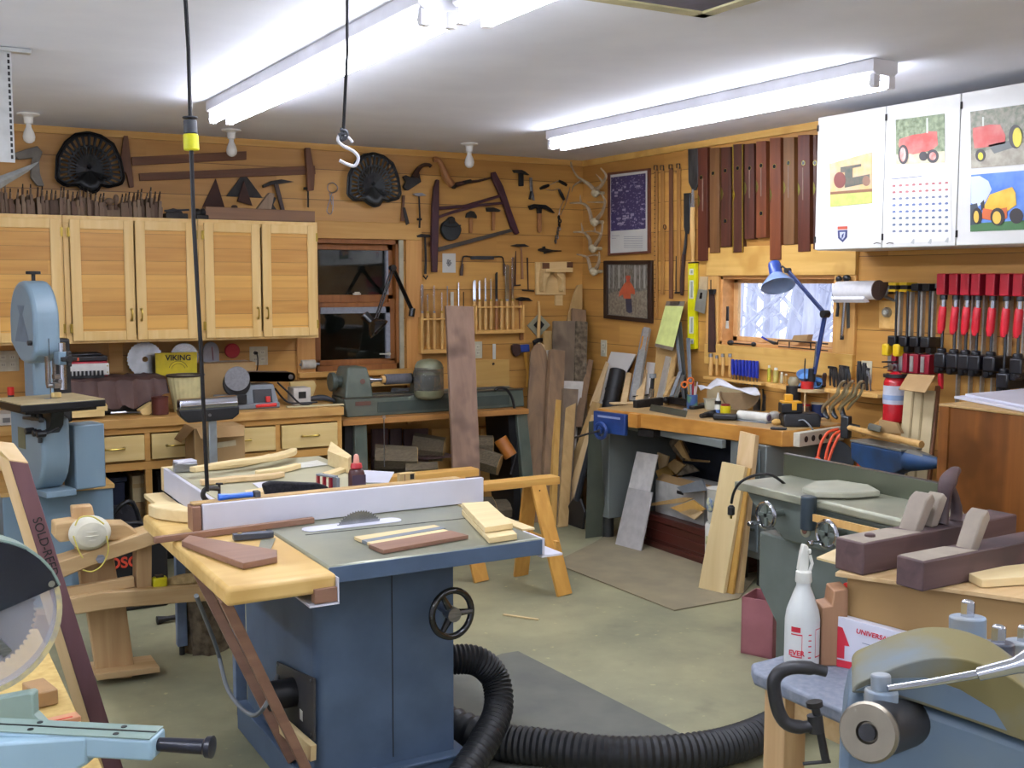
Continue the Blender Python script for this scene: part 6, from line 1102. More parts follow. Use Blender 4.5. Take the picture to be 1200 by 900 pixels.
build('yellow_pad',slab([A.lerp(D,.1)+n_,B_.lerp(C_,.1)+n_,B_.lerp(C_,.93)+n_,A.lerp(D,.93)+n_],.003),mat('pad_yellow','#d5e08a',.7),t);build('clip',slab([A.lerp(B_,.25)+n_*2,A.lerp(B_,.75)+n_*2,A.lerp(B_,.75).lerp(C_.lerp(D,.25),.08)+n_*2,A.lerp(B_,.2).lerp(C_.lerp(D,.8),.1)+n_*2],.006),steel,t,bev=.001)
t=thing('brush_bottle','small dark brush-like tool standing at the back bench edge','tool',X(-.45,763,465));build('grip',MB().cyl(X(-.45,763,465),X(-.45,764,455),.016),MATS['chrome'],t);build('neck',MB().cyl(X(-.45,764,455),X(-.45,765,443),.012),blk,t);build('head',MB().cyl(X(-.45,765,443),X(-.45,765,438),.02),graym,t)
t=thing('swing_lamp','black swing-arm lamp clamped beside the back window','lamp',Y(-.06,482,372));q=lambda x,y,d=-.14:Y(d,x,y);gk=mat('lamp_black','#101114',.2,coat=.5)
build('mount',MB().cyl(q(482,371,-.08),q(483.5,361,-.08),.02).bar(q(483,366,-.08),q(483,366,0),.03,.03,(1,0,0)),gk,t,bev=.003)
for s in(-.008,.008):build('lower_arm',MB().cyl(q(483,364,-.08)+V(s,0,0),q(460.5,314,-.2)+V(s,0,0),.007),gk,t);build('upper_arm',MB().cyl(q(460.5,314,-.2)+V(s,0,0),q(441,373,-.3)+V(s,0,0),.006),gk,t)
build('elbow',MB().cyl(q(460,314,-.2)+V(0,-.02,0),q(460,314,-.2)+V(0,.02,0),.02),gk,t);o_=q(426,368,-.3);ax=(q(446,388,-.36)-o_).normalized()
s_=build('socket',MB().lathe(o_,ax,[(.012,0),(.028,.006),(.03,.02),(.03,.075)],22),gk,t);build('shade',MB().lathe(o_+ax*.07,ax,[(.03,0),(.045,.012),(.075,.06),(.077,.068),(.073,.068),(.04,.014),(.001,.012)],26),gk,s_)
TZb=.83
B1,B2,B3=Z(TZb,700,478),Z(TZb,925,505),Z(TZb,931,503)
maplet=wood('bench_maple','#b07a35','#c58f45',1,rough=.35,dark='#a06a2a');topm=mat('bench_top_dusty','#a98b5c',.5,c2='#937a52',sc=6)
t=thing('workbench','heavy maple-topped workbench with a grey metal base along the right wall','workbench',(-.4,-1.9,0))
poly=[V(B1.x,B1.y,TZb-.085),V(B2.x-.02,B2.y+.03,TZb-.085),V(B2.x+.03,B2.y,TZb-.085),V(-.02,B2.y+.08,TZb-.085),V(-.02,B1.y+.15,TZb-.085)]
tp=build('top',MB().prism(poly,(0,0,.084)),maplet,t,bev=.004)
build('dusty_surface',MB().prism([V(p.x,p.y,TZb-.001)+(V(-.3,-1.9,0)-V(p.x,p.y,0))*.008 for p in poly],(0,0,.001)),topm,tp)
uf=(B2-B1).normalized()
for f in(.3,.55,.94):c=B1.lerp(B2,f)-V(0,0,.045);build('plug',MB().cyl(c,c+uf.cross(V(0,0,1)).normalized()*-.002 if uf.cross(V(0,0,1)).x>0 else c+uf.cross(V(0,0,1)).normalized()*.002,.013,n=16),oldw,tp)
bg_=mat('bench_grey','#6c7371',.5,c2='#767d79',sc=4);bgd=mat('bench_inside','#2e3440',.7)
c=Z(.13,713,608);cx_,cy_=c.x,c.y
build('left_pedestal',MB().bb(cx_,cy_,.13,-.1,cy_+.15,TZb-.086),bg_,t,bev=.006)
rx_=-.54;ry_a=X(rx_,855,560).y;ry_b=B2.y+.10
rpd=build('right_pedestal',MB().bb(rx_,ry_b,.14,-.06,ry_a,TZb-.086),bg_,t,bev=.006)
for z0,z1 in((.18,.34),(.37,.53),(.56,.72)):d=build('drawer',MB().bb(rx_-.012,ry_b+.04,z0,rx_-.001,ry_a-.07,z1),mat('drawer_blue_grey','#6d7a80',.45),rpd,bev=.006);build('drawer_pull',MB().bb(rx_-.022,(ry_a+ry_b)/2-.08,(z0+z1)/2+.03,rx_-.012,(ry_a+ry_b)/2+.06,(z0+z1)/2+.045),greend,d,bev=.003)
build('apron',MB().bb(-.6,ry_a,TZb-.13,-.57,cy_,TZb-.087),bg_,t,bev=.002);build('back_panel',MB().bb(-.05,ry_a,.1,-.03,cy_,TZb-.087),bgd,t)
for x,y in((cx_+.04,cy_+.06),(-.15,cy_+.06),(rx_+.05,ry_a-.05),(rx_+.05,ry_b+.05),(-.12,ry_b+.05)):build('leg',MB().cyl((x,y,0),(x,y,.14),.036,n=18),mat('leg_steel','#4c4e4e',.4,.7),t)
t=thing('bench_vise','blue woodworking vise with a round handwheel on the left front of the workbench','vise',B1-V(0,0,.1));nf=-uf.cross(V(0,0,-1)).normalized();nf=nf if nf.x<0 else-nf
vb_=mat('vise_blue','#23407c',.45,c2='#1b3468',sc=14)
a,b=B1+uf*.01,B1.lerp(B2,.16)
pf=B1+uf*.03-V(0,0,.02)
lenv=(Z(TZb,738,483)-B1).length
build('jaw_plate',MB().obox(B1+uf*(lenv/2+.0)+nf*.03-V(0,0,.075),uf*(lenv/2-.01),nf*.014,V(0,0,.062)),vb_,t,bev=.004)
build('wood_jaw',MB().obox(B1+uf*(lenv+.04)+nf*.012-V(0,0,.045),uf*.035,nf*.022,V(0,0,.04)),maplet,t,bev=.003)
hc=B1+uf*(lenv*.42)+nf*.09-V(0,0,.118);build('handwheel',MB().torus(hc,nf,.043,.011,24,8).cyl(hc-nf*.012,hc+nf*.012,.02),vb_,t);build('screw',MB().cyl(hc-nf*.06,hc+nf*.015,.012),steel,t);build('handle_bar',MB().tube([hc+nf*.02,hc+nf*.05-uf*.06-V(0,0,.02),hc+nf*.06-uf*.15-V(0,0,.05)],.006),iron,t)
build('lettering',MB().obox(B1+uf*lenv*.5+nf*.0445-V(0,0,.04),uf*lenv*.33,nf*.0006,V(0,0,.006)),mat('vise_letters','#8b97b8',.4),t);build('slide',MB().obox(B1+uf*(lenv+.1)+nf*(-.05)-V(0,0,.115),uf*.06,nf*.04,V(0,0,.02)),iron,t,bev=.004)
maho=wood('mahogany_chest','#3d1a14','#572820',1,rough=.35)
a=Z(0,757,632);hx=-.50;ya_,yb_2=X(hx,757,620).y,X(hx,826,640).y;zt_=up(hx,ya_,600)
t=thing('tool_chest','low dark red mahogany chest on the floor under the workbench','chest',(hx+.2,(ya_+yb_2)/2,0));build('body',MB().bb(hx,yb_2-.25,.02,-.12,ya_,zt_*.8),maho,t,bev=.004);build('lid',MB().bb(hx-.012,yb_2-.26,zt_*.8,-.11,ya_+.01,zt_),maho,t,bev=.008);build('plinth',MB().bb(hx-.01,yb_2-.26,0,-.11,ya_+.01,.04),maho,t,bev=.004)
for z in(.33,.66):build('moulding',MB().bb(hx-.006,yb_2-.25,zt_*.8*z,hx,ya_,zt_*.8*z+.008),maho,t)
U=lambda px,py,x=-.45:X(x,px,py)
t=thing('white_carton','white cardboard carton full of offcuts on the mahogany chest','box',U(795,592));a,b=U(768,590),U(825,596);z1=up(-.45,a.y,562)
build('carton',MB().bb(-.45,b.y,zt_+.002,-.18,a.y,z1),mat('carton_white','#b9b9b4',.7),t,bev=.002);build('handle_slot',MB().bb(-.452,(a.y+b.y)/2-.04,z1-.05,-.449,(a.y+b.y)/2+.02,z1-.03),blk,t);build('flap',MB().prism([V(-.45,a.y,z1),V(-.45,b.y,z1),V(-.40,b.y,z1+.03),V(-.40,a.y,z1+.03)],(.003,0,.002)),cardb,t)
scraps=[('pale curled offcut sticking up from the white carton',[(796,515),(803,530),(808,540),(800,536),(790,522)],bw[2]),('big dark curved bark scrap on top of the carton',[(786,512),(800,518),(806,530),(800,540),(790,530),(784,520)],bark2),('pale triangular offcut at the left of the carton heap',[(770,530),(783,535),(780,546),(772,550)],bw[4]),('tan wedge offcut in the middle of the heap',[(780,545),(790,538),(802,545),(792,556)],bw[2]),('dark flat bark scrap lying across the heap',[(785,540),(810,545),(818,552),(795,558)],bark2),('pale flat offcut at the lower left of the heap',[(768,552),(782,545),(790,556),(772,562)],bw[3]),('thin tan stick lying to the right on the heap',[(800,537),(830,540),(830,542),(800,540)],bw[2])]
for i,(l,pts,m_)in enumerate(scraps):solo('wood_scrap',slab([U(x,y,-.36+.02*i)for x,y in pts],.014),m_,l,'offcut','offcuts heaped under the workbench',bev=.001)
for i,(l,pts,m_)in enumerate([('long thin pale stick poking out left on the chest',[(743,595),(748,592),(800,583),(812,584),(800,589)],bw[2]),('flat pale offcut on the chest lid',[(785,595),(812,586),(826,597),(808,605)],bw[3]),('pale offcut overhanging the chest front',[(795,600),(812,596),(824,600),(814,609)],bw[4]),('blue grey flat scrap above the sticks',[(793,571),(822,562),(828,575),(800,578)],graym)]):solo('wood_scrap',slab([U(x,y,-.52)for x,y in pts],.012),m_,l,'offcut','offcuts heaped under the workbench',bev=.001)
t=thing('glue_tub','white tub with blue flower-like labels beside the plywood offcuts','tub',U(835,612,-.62));c=X(-.66,838,600);build('tub',MB().lathe((c.x+.02,c.y,.32),(0,0,1),[(.05,0),(.055,.01),(.06,.17),(.064,.175)],20),wh,t);build('lower_tub',MB().lathe((c.x+.02,c.y,.0),(0,0,1),[(.06,0),(.064,.01),(.066,.3),(.06,.31)],20),wh,t)
for z,c2_ in((.41,'#3c5a8c'),(.22,'#7a8a3c')):build('label',MB().ell((c.x+.02-.056,c.y,z),(.012,.03,.04)),mat('lab'+c2_,c2_,.5,c2='#c9cc9a',sc=40),t)
solo('sheet_offcut',slab([X(-.5,746,529),X(-.5,770.5,533),X(-.56,764,578),X(-.56,737,573)][:2]+[Z(0,748,641),Z(0,722,633)],.008),mat('light_grey_panel','#e6e4e0',.45),'light grey-white panel leaning under the bench, the taller one behind','panel',bev=.001)
solo('sheet_offcut',slab([X(-.56,736,571),X(-.56,764.5,577),Z(0,750.5,647),Z(0,720.5,639)],.009),mat('mid_grey_panel','#bcbab8',.5),'shorter grey panel in front, leaning at the bench left leg','panel',bev=.001)
mp_=wood('birch_plywood','#cdb582','#dcc796',2,rough=.5,sc=.5)
solo('leaning_board',slab([X(-.62,867,505),X(-.62,885,510),Z(0,866,697),Z(0,846,694)],.03),bw[4],'tallest pale board leaning on the bench front, behind the plywood','board','boards against the workbench front',bev=.002)
solo('leaning_board',slab([X(-.72,846,541),X(-.72,873,547),Z(0,847.5,697),Z(0,818,690)],.02),mp_,'figured pale plywood board in front, leaning on the workbench','board','boards against the workbench front',bev=.001)
solo('leaning_board',slab([X(-.70,860,545),X(-.70,879,549),Z(0,858,698),Z(0,838,692)],.014),bw[3],'board sandwiched behind the figured plywood','board','boards against the workbench front',bev=.002)
def T(px,py,h=0):p=Z(TZb,px,py);p.z+=h;return p
def TX(px,py,ref):return Y(ref.y,px,py)
def disc(name,c,prof,m,par=None,n=22):return build(name,MB().lathe(c,(0,0,1),prof,n),m,par)
R_=Vector((cos(YAW),-sin(YAW),0));Ff=Vector((sin(YAW),cos(YAW),0))
t=thing('bench_plane','long dark metal bench plane lying on its side near the vise','plane',T(762,478));a,b=T(744,478,.02),T(775,475,.025)
build('body',MB().bar(a,b,.05,.035,(0,0,1)),iron,t,bev=.004);build('blade_cap',MB().bar(T(744,470,.03),T(768,468,.035),.045,.008,(1,.3,0)),blackst,t,bev=.002);build('knob',MB().ell(T(780,475,.03),.02),darkw,t)
t=thing('jack_plane','grey metal jack plane with sole towards the viewer on the bench','plane',T(785,483));a,b=T(762,481,.012),T(804,489,.012)
build('sole',MB().bar(a,b,.05,.008,(.3,-.1,1)),mat('sole_metal','#55564a',.5,.5),t,bev=.003);build('frog',MB().bar(T(783,474,.03),T(806,478,.03),.04,.035,(0,0,1)),iron,t,bev=.004);build('tote',MB().ell(T(796,468,.03),(.03,.02,.02)),blk,t);build('knob',MB().ell(T(780,476,.04),.018),blk,t);build('end_screw',MB().cyl(T(802,484,.02),T(803,485,.022),.012),steel,t)
solo('spokeshave',MB().bar(T(810,480,.012),T(826,478,.012),.04,.02,(0,1,0)),iron,'small dark block tool right of the jack plane','tool',bev=.006);solo('wood_wedge',MB().bar(T(775,465,.01),T(788,466,.01),.05,.02,(0,1,0)),bw[3],'small yellow wood wedge behind the planes','wedge',bev=.002)
solo('thin_offcut',MB().bar(T(716,474,.006),T(745,473,.006),.06,.01,(0,1,0)),bw[4],'thin pale offcut at the left end of the bench top','offcut',bev=.002)
c=T(811,479);t=thing('pen_cup','blue green cup with pens and sticks on the bench','cup',c);h_=.085;r_=.032
disc('cup',c,[(r_*.95,0),(r_,.004),(r_,h_),(r_*.94,h_),(r_*.9,.01),(.001,.01)],mat('cup_print','#3e5a8c',.4,c2='#5c8f6c',sc=14,lo=.45,hi=.55),t)
for i,(dx,dz,cl)in enumerate([(-.02,.07,'#b58a3c'),(-.008,.06,'#8a8f96'),(.004,.08,'#8c1c30'),(.012,.05,'#cfcabc'),(.022,.075,'#c9b9c0')]):solo('pen',MB().tube([c+R_*dx*.6+V(0,0,.03),c+R_*dx*1.3+V(0,0,h_+dz)],.004+.002*(i==2),6),mat('pen'+cl,cl,.4),['thin ochre pencil in the bench cup','grey pen in the bench cup','dark red marker in the bench cup','short cream pen in the bench cup','pinkish pen tilted right in the bench cup'][i],'pen','pens in the bench cup')
t=thing('scissors','orange-handled scissors standing in the pen cup','scissors',c);o_=c+V(0,0,h_+.05)-R_*.03
org=mat('scissor_orange','#d9702a',.4);
for s in(-1,1):build('handle_loop',MB().torus(o_+R_*s*.018+V(0,0,.012*s+.02),Ff,.017,.0055,16,6),org,t)
build('blades',MB().bar(o_,c+V(0,0,.04),.012,.003,R_),steel,t)
c=T(841,487);t=thing('glue_bottle','small white glue bottle with a black shoulder and pointed tip','bottle',c);disc('bottle',c,[(.017,0),(.018,.004),(.018,.055),(.014,.065)],wh,t);disc('shoulder',c+V(0,0,.065),[(.018,0),(.018,.018),(.012,.02)],blk,t);disc('tip',c+V(0,0,.085),[(.013,0),(.008,.018),(.006,.03),(.003,.045)],wh,t);build('label',MB().lathe(c+V(0,0,.01),(0,0,1),[(.0182,0),(.0186,0),(.0186,.025),(.0182,.025)],18),mat('label_blue2','#4b6aa8',.5),t)
c=T(850,488);t=thing('yellow_can','yellow can with a red lid beside the glue bottle','can',c);disc('can',c,[(.028,0),(.029,.003),(.029,.058),(.026,.06)],mat('can_yellow','#d6c81e',.4),t);disc('lid',c+V(0,0,.058),[(.025,0),(.025,.012),(.02,.013)],mat('lid_red','#7a1f24',.4),t)
c=T(870,483);t=thing('small_jar','small clear jar behind the black nail tool','jar',c);disc('jar',c,[(.02,0),(.022,.005),(.022,.03),(.018,.036)],mat('jar_grey','#8f8e78',.15),t);disc('cap',c+V(0,0,.036),[(.018,0),(.018,.01)],blk,t)
t=thing('cordless_tool','flat black holstered tool at the bench front edge','tool',T(842,492));build('case',MB().bar(T(836,492,.02),T(864,493,.02),.07,.03,(0,1,0)),blk,t,bev=.008);build('nose',MB().tube([T(821,490,.012),T(830,489,.016),T(838,490,.02)],[.012,.018,.016],8),blk,t);build('clip',MB().bar(T(826,489,.02),T(846,486,.03),.015,.01,(0,0,1)),blk,t)
t=thing('towel_pack','white rolled wrapper with a cut end lying at the bench edge','roll',T(885,496));a,b=T(866,492,.028),T(901,496,.028);build('roll',MB().cyl(a,b,.026,n=20),wh,t,bev=.002);build('end',MB().cyl(b,b+(b-a).normalized()*.003,.018),mat('roll_purple','#5a4d6a',.5),t);build('tray',MB().bar(a-V(0,0,.024),b-V(0,0,.024)+(b-a)*.05,.075,.006,(0,1,0)),graym,t)
solo('crumpled_bag',MB().ell(T(907,493,.025),(.045,.03,.028),10,6).ell(T(915,492,.02),(.03,.03,.02),8,6),mat('crumple_grey','#8c8c88',.4,c2='#a5a29a',sc=40),'crumpled grey plastic bag right of the white roll','bag');solo('putty_lump',MB().ell(T(910,498,.015),(.03,.025,.018),9,6),bw[3],'small tan lump before the black charger','lump');solo('remote_control',MB().bar(T(903,503,.006),T(922,504,.006),.03,.012,(.2,1,0)),blk,'small flat black remote at the bench front edge','remote',bev=.004)
t=thing('cardboard_trough','half-round brown cardboard trough on the bench holding papers','box',T(866,474));a,b=T(850,478),T(884,478)
rg=[];
for k in range(2):
 o_=T(868,486)+Ff*(.07*k);w_=(b-a).length/2*1.25
 rg.append([o_+R_*w_*cos(pi+pi*j/14)*(1)+V(0,0,.125+.1*sin(pi+pi*j/14))for j in range(15)]+[o_+R_*w_*.94*cos(-pi*j/14)+V(0,0,.127+.092*sin(-pi*j/14))for j in range(15)])
build('trough',MB().loft(rg),mat('trough_brown','#8a7352',.8),t,ang=50);build('front',MB().prism([p+Ff*.004 for p in rg[0][:15]],Ff*.004),mat('trough_brown','#8a7352'),t)
solo('carton',MB().prism([T(828,476,.0),T(870,482,0),T(870,482,.125),T(828,476,.125)],V(.03,.0,0)),cardl,'cardboard carton behind the pen cup, under the papers','box',bev=.002)
mb=MB();n=12;pz=[.118,.128,.124,.15,.165,.16,.15,.14,.135,.13,.128,.127,.13];rows=[]
for k in range(4):rows.append([T(820+(890-820)*j/n,481+8*j/n,pz[j]*1.02+.008*sin(j+k)+.006*k)+Ff*(k*.035)for j in range(n+1)])
vs=[p for r in rows for p in r];fs=[(i*(n+1)+j,i*(n+1)+j+1,(i+1)*(n+1)+j+1,(i+1)*(n+1)+j)for i in range(3)for j in range(n)]
o=solo('paper_sheets',mb.add(vs,fs),mat('paper_bright','#d9dae0',.7),'rumpled white papers lying over the cartons on the bench','paper');o.modifiers.new('thick','SOLIDIFY').thickness=.006
t=thing('plastic_tub','small white plastic tub behind the glue bottle','tub',T(833,480));build('tub',MB().loft([[T(833,480,0)+R_*a_*.03+Ff*b_*.03 for a_,b_ in((-1,-1),(1,-1),(1,1),(-1,1))],[T(833,480,.06)+R_*a_*.038+Ff*b_*.038 for a_,b_ in((-1,-1),(1,-1),(1,1),(-1,1))]]),mat('tub_cream','#c5c4ae',.5),t,bev=.004);build('rim',MB().obox(T(833,480,.062),R_*.041,Ff*.041,V(0,0,.003)),MATS['tub_cream'],t,bev=.002)
solo('soft_rag',MB().ell(T(826,478,.015),(.05,.03,.018),10,6),mat('rag_grey','#6f6d66',.9),'small grey rag between the pen cup and the glue bottle','rag')
for i,(x,y,h_,w_,m_,l)in enumerate([(884,481,.15,.010,steel,'leftmost upright pliers in the bench clutter'),(889,481,.10,.012,steel,'second upright steel tool in the bench clutter'),(894,482,.13,.010,iron,'third dark upright tool in the bench clutter'),(897,480,.17,.007,MATS['off_white'],'tall cream-handled tool leaning in the bench clutter')]):
 c=T(x,y);q=thing('upright_tool',l,'tool',c,'tools standing in the bench clutter');build('arm',MB().tube([c+V(0,0,.0),c+R_*.004+V(0,0,h_*.5),c+R_*(.012 if i%2 else-.004)+V(0,0,h_)],[w_,w_*.8,w_*.5],7),m_,q);build('arm',MB().tube([c+R_*.012,c+R_*.010+V(0,0,h_*.5),c+R_*.02+V(0,0,h_*.9)],[w_*.8,w_*.7,w_*.4],7),steel,q)
c=T(908,482);t=thing('glass_jar','clip-top glass jar with amber contents on the bench','jar',c);jg=mat('jar_glass','#b8a888',.12,trans=.4);disc('contents',c,[(.03,.002),(.031,.035),(.001,.036)],mat('amber_contents','#9a6a3c',.5),t);disc('jar',c,[(.032,0),(.034,.005),(.034,.075),(.026,.085),(.028,.1)],jg,t);disc('lid',c+V(0,0,.1),[(.032,0),(.032,.012),(.02,.016),(.008,.018),(.008,.035)],mat('lid_white','#c5c9b8',.4),t)
solo('silver_pliers',MB().tube([T(893,478,.11),T(882,474,.12),T(872,470,.16)],[.010,.012,.008],8).tube([T(893,478,.10),T(886,482,.06)],.008,7),steel,'silver bent pliers lying on the trough edge','pliers')
solo('yellow_stick',MB().bar(T(865,485,.005),T(912,484,.012),.012,.004,(0,1,0)),bw[3],'long thin stick lying behind the white roll','stick')
A=X(-.14,897,448.5);B_=X(-.14,925,453);t=thing('small_shelf','little pale shelf under the window carrying small bottles','shelf',(A+B_)/2);build('board',MB().prism([A,B_,B_-V(0,0,.022),A-V(0,0,.022)],(.13,0,0)),palex,t,bev=.002);build('support',MB().prism([V(-.12,B_.y,A.z-.022),V(-.12,B_.y-.02,A.z-.022),V(-.12,B_.y-.02,TZb+.002),V(-.12,B_.y,TZb+.002)],(.1,0,0)),palex,t)
for i,(px,y0,r_,cl,l)in enumerate([(901,428,.010,'#c9c23a','tall yellow-green tube on the little shelf'),(909,431,.016,'#c9b860','yellowish bottle on the little shelf'),(916,436,.010,'#c9c2a0','thin clear vial on the little shelf'),(921,438,.010,'#b8924a','amber vial on the little shelf')]):
 c=X(-.09,px,449+(px-900)*.15);c.z=A.z+.001;zt_=up(c.x,c.y,y0);q=thing('small_bottle',l,'bottle',c,'small bottles on the little shelf');disc('bottle',c,[(r_,0),(r_,(zt_-c.z)*.75),(r_*.6,(zt_-c.z)*.85)],mat('vial'+cl,cl,.15,trans=.3),q);disc('cap',c+V(0,0,(zt_-c.z)*.85),[(r_*.65,0),(r_*.65,(zt_-c.z)*.15)],wh,q)
c=X(-.12,930,452);t=thing('round_glass','round clear glass jar beside the blue goggles','jar',c);disc('jar',c-V(0,0,.0),[(.025,0),(.032,.012),(.032,.03),(.024,.042),(.02,.05)],mat('clear_jar','#c4bfa0',.08,trans=.5),t);disc('base',V(c.x,c.y,TZb+.001),[(.04,0),(.04,c.z-TZb-.002)],iron,t)
c=T(954,492);c=c+Ff*.02;t=thing('round_stand','two-tier round wooden stand at the right end of the bench','stand',c);Rr=.105
disc('base',c,[(Rr,0),(Rr,.014)],bw[4],t,30);zs=.155;disc('shelf',c+V(0,0,zs),[(Rr*.95,0),(Rr*.95,.016)],bw[4],t,30)
for a_ in(.3,1.8,3.4,5.0):p=c+V(cos(a_)*Rr*.85,sin(a_)*Rr*.85,0);build('post',MB().cyl(p+V(0,0,.014),p+V(0,0,zs),.005),bw[4],t)
z2=c+V(0,0,zs+.017)
q=z2-R_*.045-Ff*.03;solo('tape_roll',MB().lathe(q,(0,0,1),[(.02,0),(.034,0),(.034,.04),(.02,.04),(.02,0)],24),mat('tape_red','#c62a26',.4),'roll of bright red tape on the round stand','tape')
t=thing('blue_goggles','pale blue goggles lying on the round stand','goggles',z2);lb_=mat('pale_blue','#5c8ec8',.35,coat=.3);q=z2-R_*.025-Ff*.01
for s,h_ in((-1,.075),(1,.03)):build('cup',MB().lathe(q+R_*s*.03+V(0,0,h_-.015),(-R_*.2-Ff*.5+V(0,0,.7)),[(.034,0),(.043,.026),(.039,.026),(.026,.008),(.001,.006)],20),lb_,t)
build('strap',MB().tube(sm([q-R_*.06+V(0,0,.01),q-R_*.03+V(0,0,.045),q+R_*.02+V(0,0,.05),q+R_*.08+V(0,0,.02),q+R_*.11+V(0,0,.008)],4),.007,6),lb_,t)
solo('black_torch',MB().tube([z2+R_*.01-Ff*.02+V(0,0,.02),z2+R_*.05-Ff*.02+V(0,0,.02),z2+R_*.07-Ff*.02+V(0,0,.02),z2+R_*.095-Ff*.02+V(0,0,.02)],[.014,.014,.02,.02],12),blk,'black torch lying on the round stand right of the red tape','torch')
q=c+R_*.03+V(0,0,.015);t=thing('blue_tin','dark blue tin with a cream lid inside the round stand','tin',q);disc('tin',q,[(.04,0),(.04,.07)],mat('tin_blue','#2b3a66',.3),t);disc('lid',q+V(0,0,.07),[(.042,0),(.042,.008)],MATS['tub_cream'],t)
q=c-R_*.05+V(0,0,.015);t=thing('steel_tin','small steel tin with a red lid inside the round stand','tin',q);disc('tin',q,[(.032,0),(.032,.06)],steel,t);disc('lid',q+V(0,0,.06),[(.034,0),(.034,.01)],MATS['red_enamel'],t)
c=T(937,499);t=thing('battery_charger','black battery charger at the right end of the bench front','charger',c);build('body',MB().loft([[c+R_*a_*.095+Ff*b_*.055+V(0,0,0)for a_,b_ in((-1,-1),(1,-1),(1,1),(-1,1))],[c+R_*a_*.098+Ff*b_*.055+V(0,0,.055)for a_,b_ in((-1,-1),(1,-1),(1,1),(-1,1))],[c+R_*a_*.085+Ff*b_*.045+V(0,0,.07)for a_,b_ in((-1,-1),(1,-1),(1,1),(-1,1))]]),blk,t,bev=.006);build('cord',MB().tube(sm([c-Ff*.057-R_*.02+V(0,0,.035),c-Ff*.08+V(0,0,.04),c-Ff*.1+R_*.03-V(0,0,-.01),c-Ff*.10+R_*.06-V(0,0,.03)],4),.004,6),graym,t)
q=c-R_*.05+V(0,0,.071);t=thing('drill_battery','black and yellow drill battery standing on the charger','battery',q);build('body',MB().obox(q+V(0,0,.025),R_*.055,Ff*.04,V(0,0,.025)),blk,t,bev=.005);amb=mat('battery_amber','#e0a428',.4);build('top_cover',MB().obox(q+V(0,0,.055),R_*.05,Ff*.038,V(0,0,.005)),amb,t,bev=.003);build('latch',MB().obox(q+R_*.01-Ff*.041+V(0,0,.035),R_*.013,Ff*.002,V(0,0,.02)),amb,t,bev=.002);build('terminal',MB().obox(q-R_*.012+V(0,0,.075),R_*.02,Ff*.02,V(0,0,.02)),amb,t,bev=.004)
A,B_=X(-.17,968,455),X(-.17,1030,462);zr=A.z
t=thing('plier_rack','wooden rack with curved side bracket at the right end of the workbench','rack',V(-.1,B_.y,TZb));build('rail',MB().prism([V(-.18,A.y,zr),V(-.18,B_.y,zr),V(-.18,B_.y,zr-.02),V(-.18,A.y,zr-.02)],(.175,0,0)),palex,t,bev=.002)
br_=[(0,0),(-.03,0),(-.05,-.04),(-.065,-.09),(-.11,-.135),(-.17,-.165),(-.2,-.19),(0,-.19)]
brp=wood('bracket_red','#8f4d24','#a65d2e',2)
for y in(B_.y+.01,):build('bracket',MB().prism([V(-.02+x*1.3,y,zr-.02+z*((zr-.02-TZb)/.19))for x,z in smc([V(*p,0)for p in br_],1)and br_],(0,-.02,0)),brp,t,bev=.002);build('bracket_edge',MB().tube([V(-.02+x*1.3,y-.01,zr-.02+z*((zr-.02-TZb)/.19))for x,z in br_[1:7]],.011,6),palex,t)
for i,(x,py0,py1,l)in enumerate([(993,455,490,'first curved locking pliers hanging in front of the rack'),(1003,455,492,'second curved locking pliers in front of the rack'),(1014,457,492,'third curved locking pliers, nearest the bracket')]):
 xx=-.24;q=thing('locking_pliers',l,'pliers',X(xx,x-18,py1),'locking pliers on the rack')
 pts=[(x-2,447),(x-6,448),(x-10,455),(x-12,462),(x-20,469),(x-28,477),(x-29,484)];build('arm',wtube(MB(),'r',.26,pts,[.006,.008,.009,.010,.010,.010,.007],4),mat('plier_nickel','#b3a88a',.3,.85),q)
 build('arm',wtube(MB(),'r',.245,[(x-2,450),(x-4,458),(x-8,465),(x-15,472),(x-21,480)],[.005,.006,.007,.008,.006],4),MATS['plier_nickel'],q);build('jaw',wtube(MB(),'r',.25,[(x-28,478),(x-26,486),(x-22,490)],[.012,.013,.008],3),dsteel,q)
for i,(x,y0,y1,w_,m_,l)in enumerate([(945,420,447,.004,iron,'thin dark awl standing behind the blue goggles'),(968,437,452,.012,mat('grip_brown','#3a2018',.5),'short brown grip standing on the rack'),(975,430,452,.007,iron,'first dark pliers in the rack, with a flat top'),(980,432,454,.008,iron,'second dark pliers in the rack'),(988,429,453,.016,iron,'broad dark side cutters in the rack'),(994,430,453,.008,dsteel,'narrow steel pliers beside the broad cutters'),(1008,424,456,.010,blk,'tall black-gripped pliers in the rack, first of two'),(1014,426,457,.010,blk,'tall black-gripped pliers in the rack, second of two'),(1018,432,458,.006,steel,'thin steel pliers at the right end of the rack')]):
 a,b=X(-.12,x,y1),X(-.12,x-1,y0);q=thing('pliers' if i>1 else 'awl',l,'tool',a,'tools standing in the plier rack')
 build('arm',MB().tube(sm([a+V(0,.012,0),a.lerp(b,.5)+V(0,.010,0),b+V(0,.002,0)],3),[w_*.8]*3+[w_]*3+[w_*.6],7),m_,q)
 if i>1:build('arm',MB().tube(sm([a-V(0,.012,0),a.lerp(b,.5)-V(0,.010,0),b-V(0,.002,0)],3),[w_*.8]*3+[w_]*3+[w_*.6],7),m_,q);build('head',MB().bar(b-V(0,.035 if i in(2,4)else .01,.004),b+V(0,.02 if i in(2,4)else .01,-.002),.014,.012,(0,0,1)),dsteel if i>5 else m_,q,bev=.002)
a,b=T(932,505,-.035),T(988,497,-.035);a=V(B2.x+.03,B2.y-.02,TZb-.045);b=V(-.06,B2.y+.055,TZb-.045)
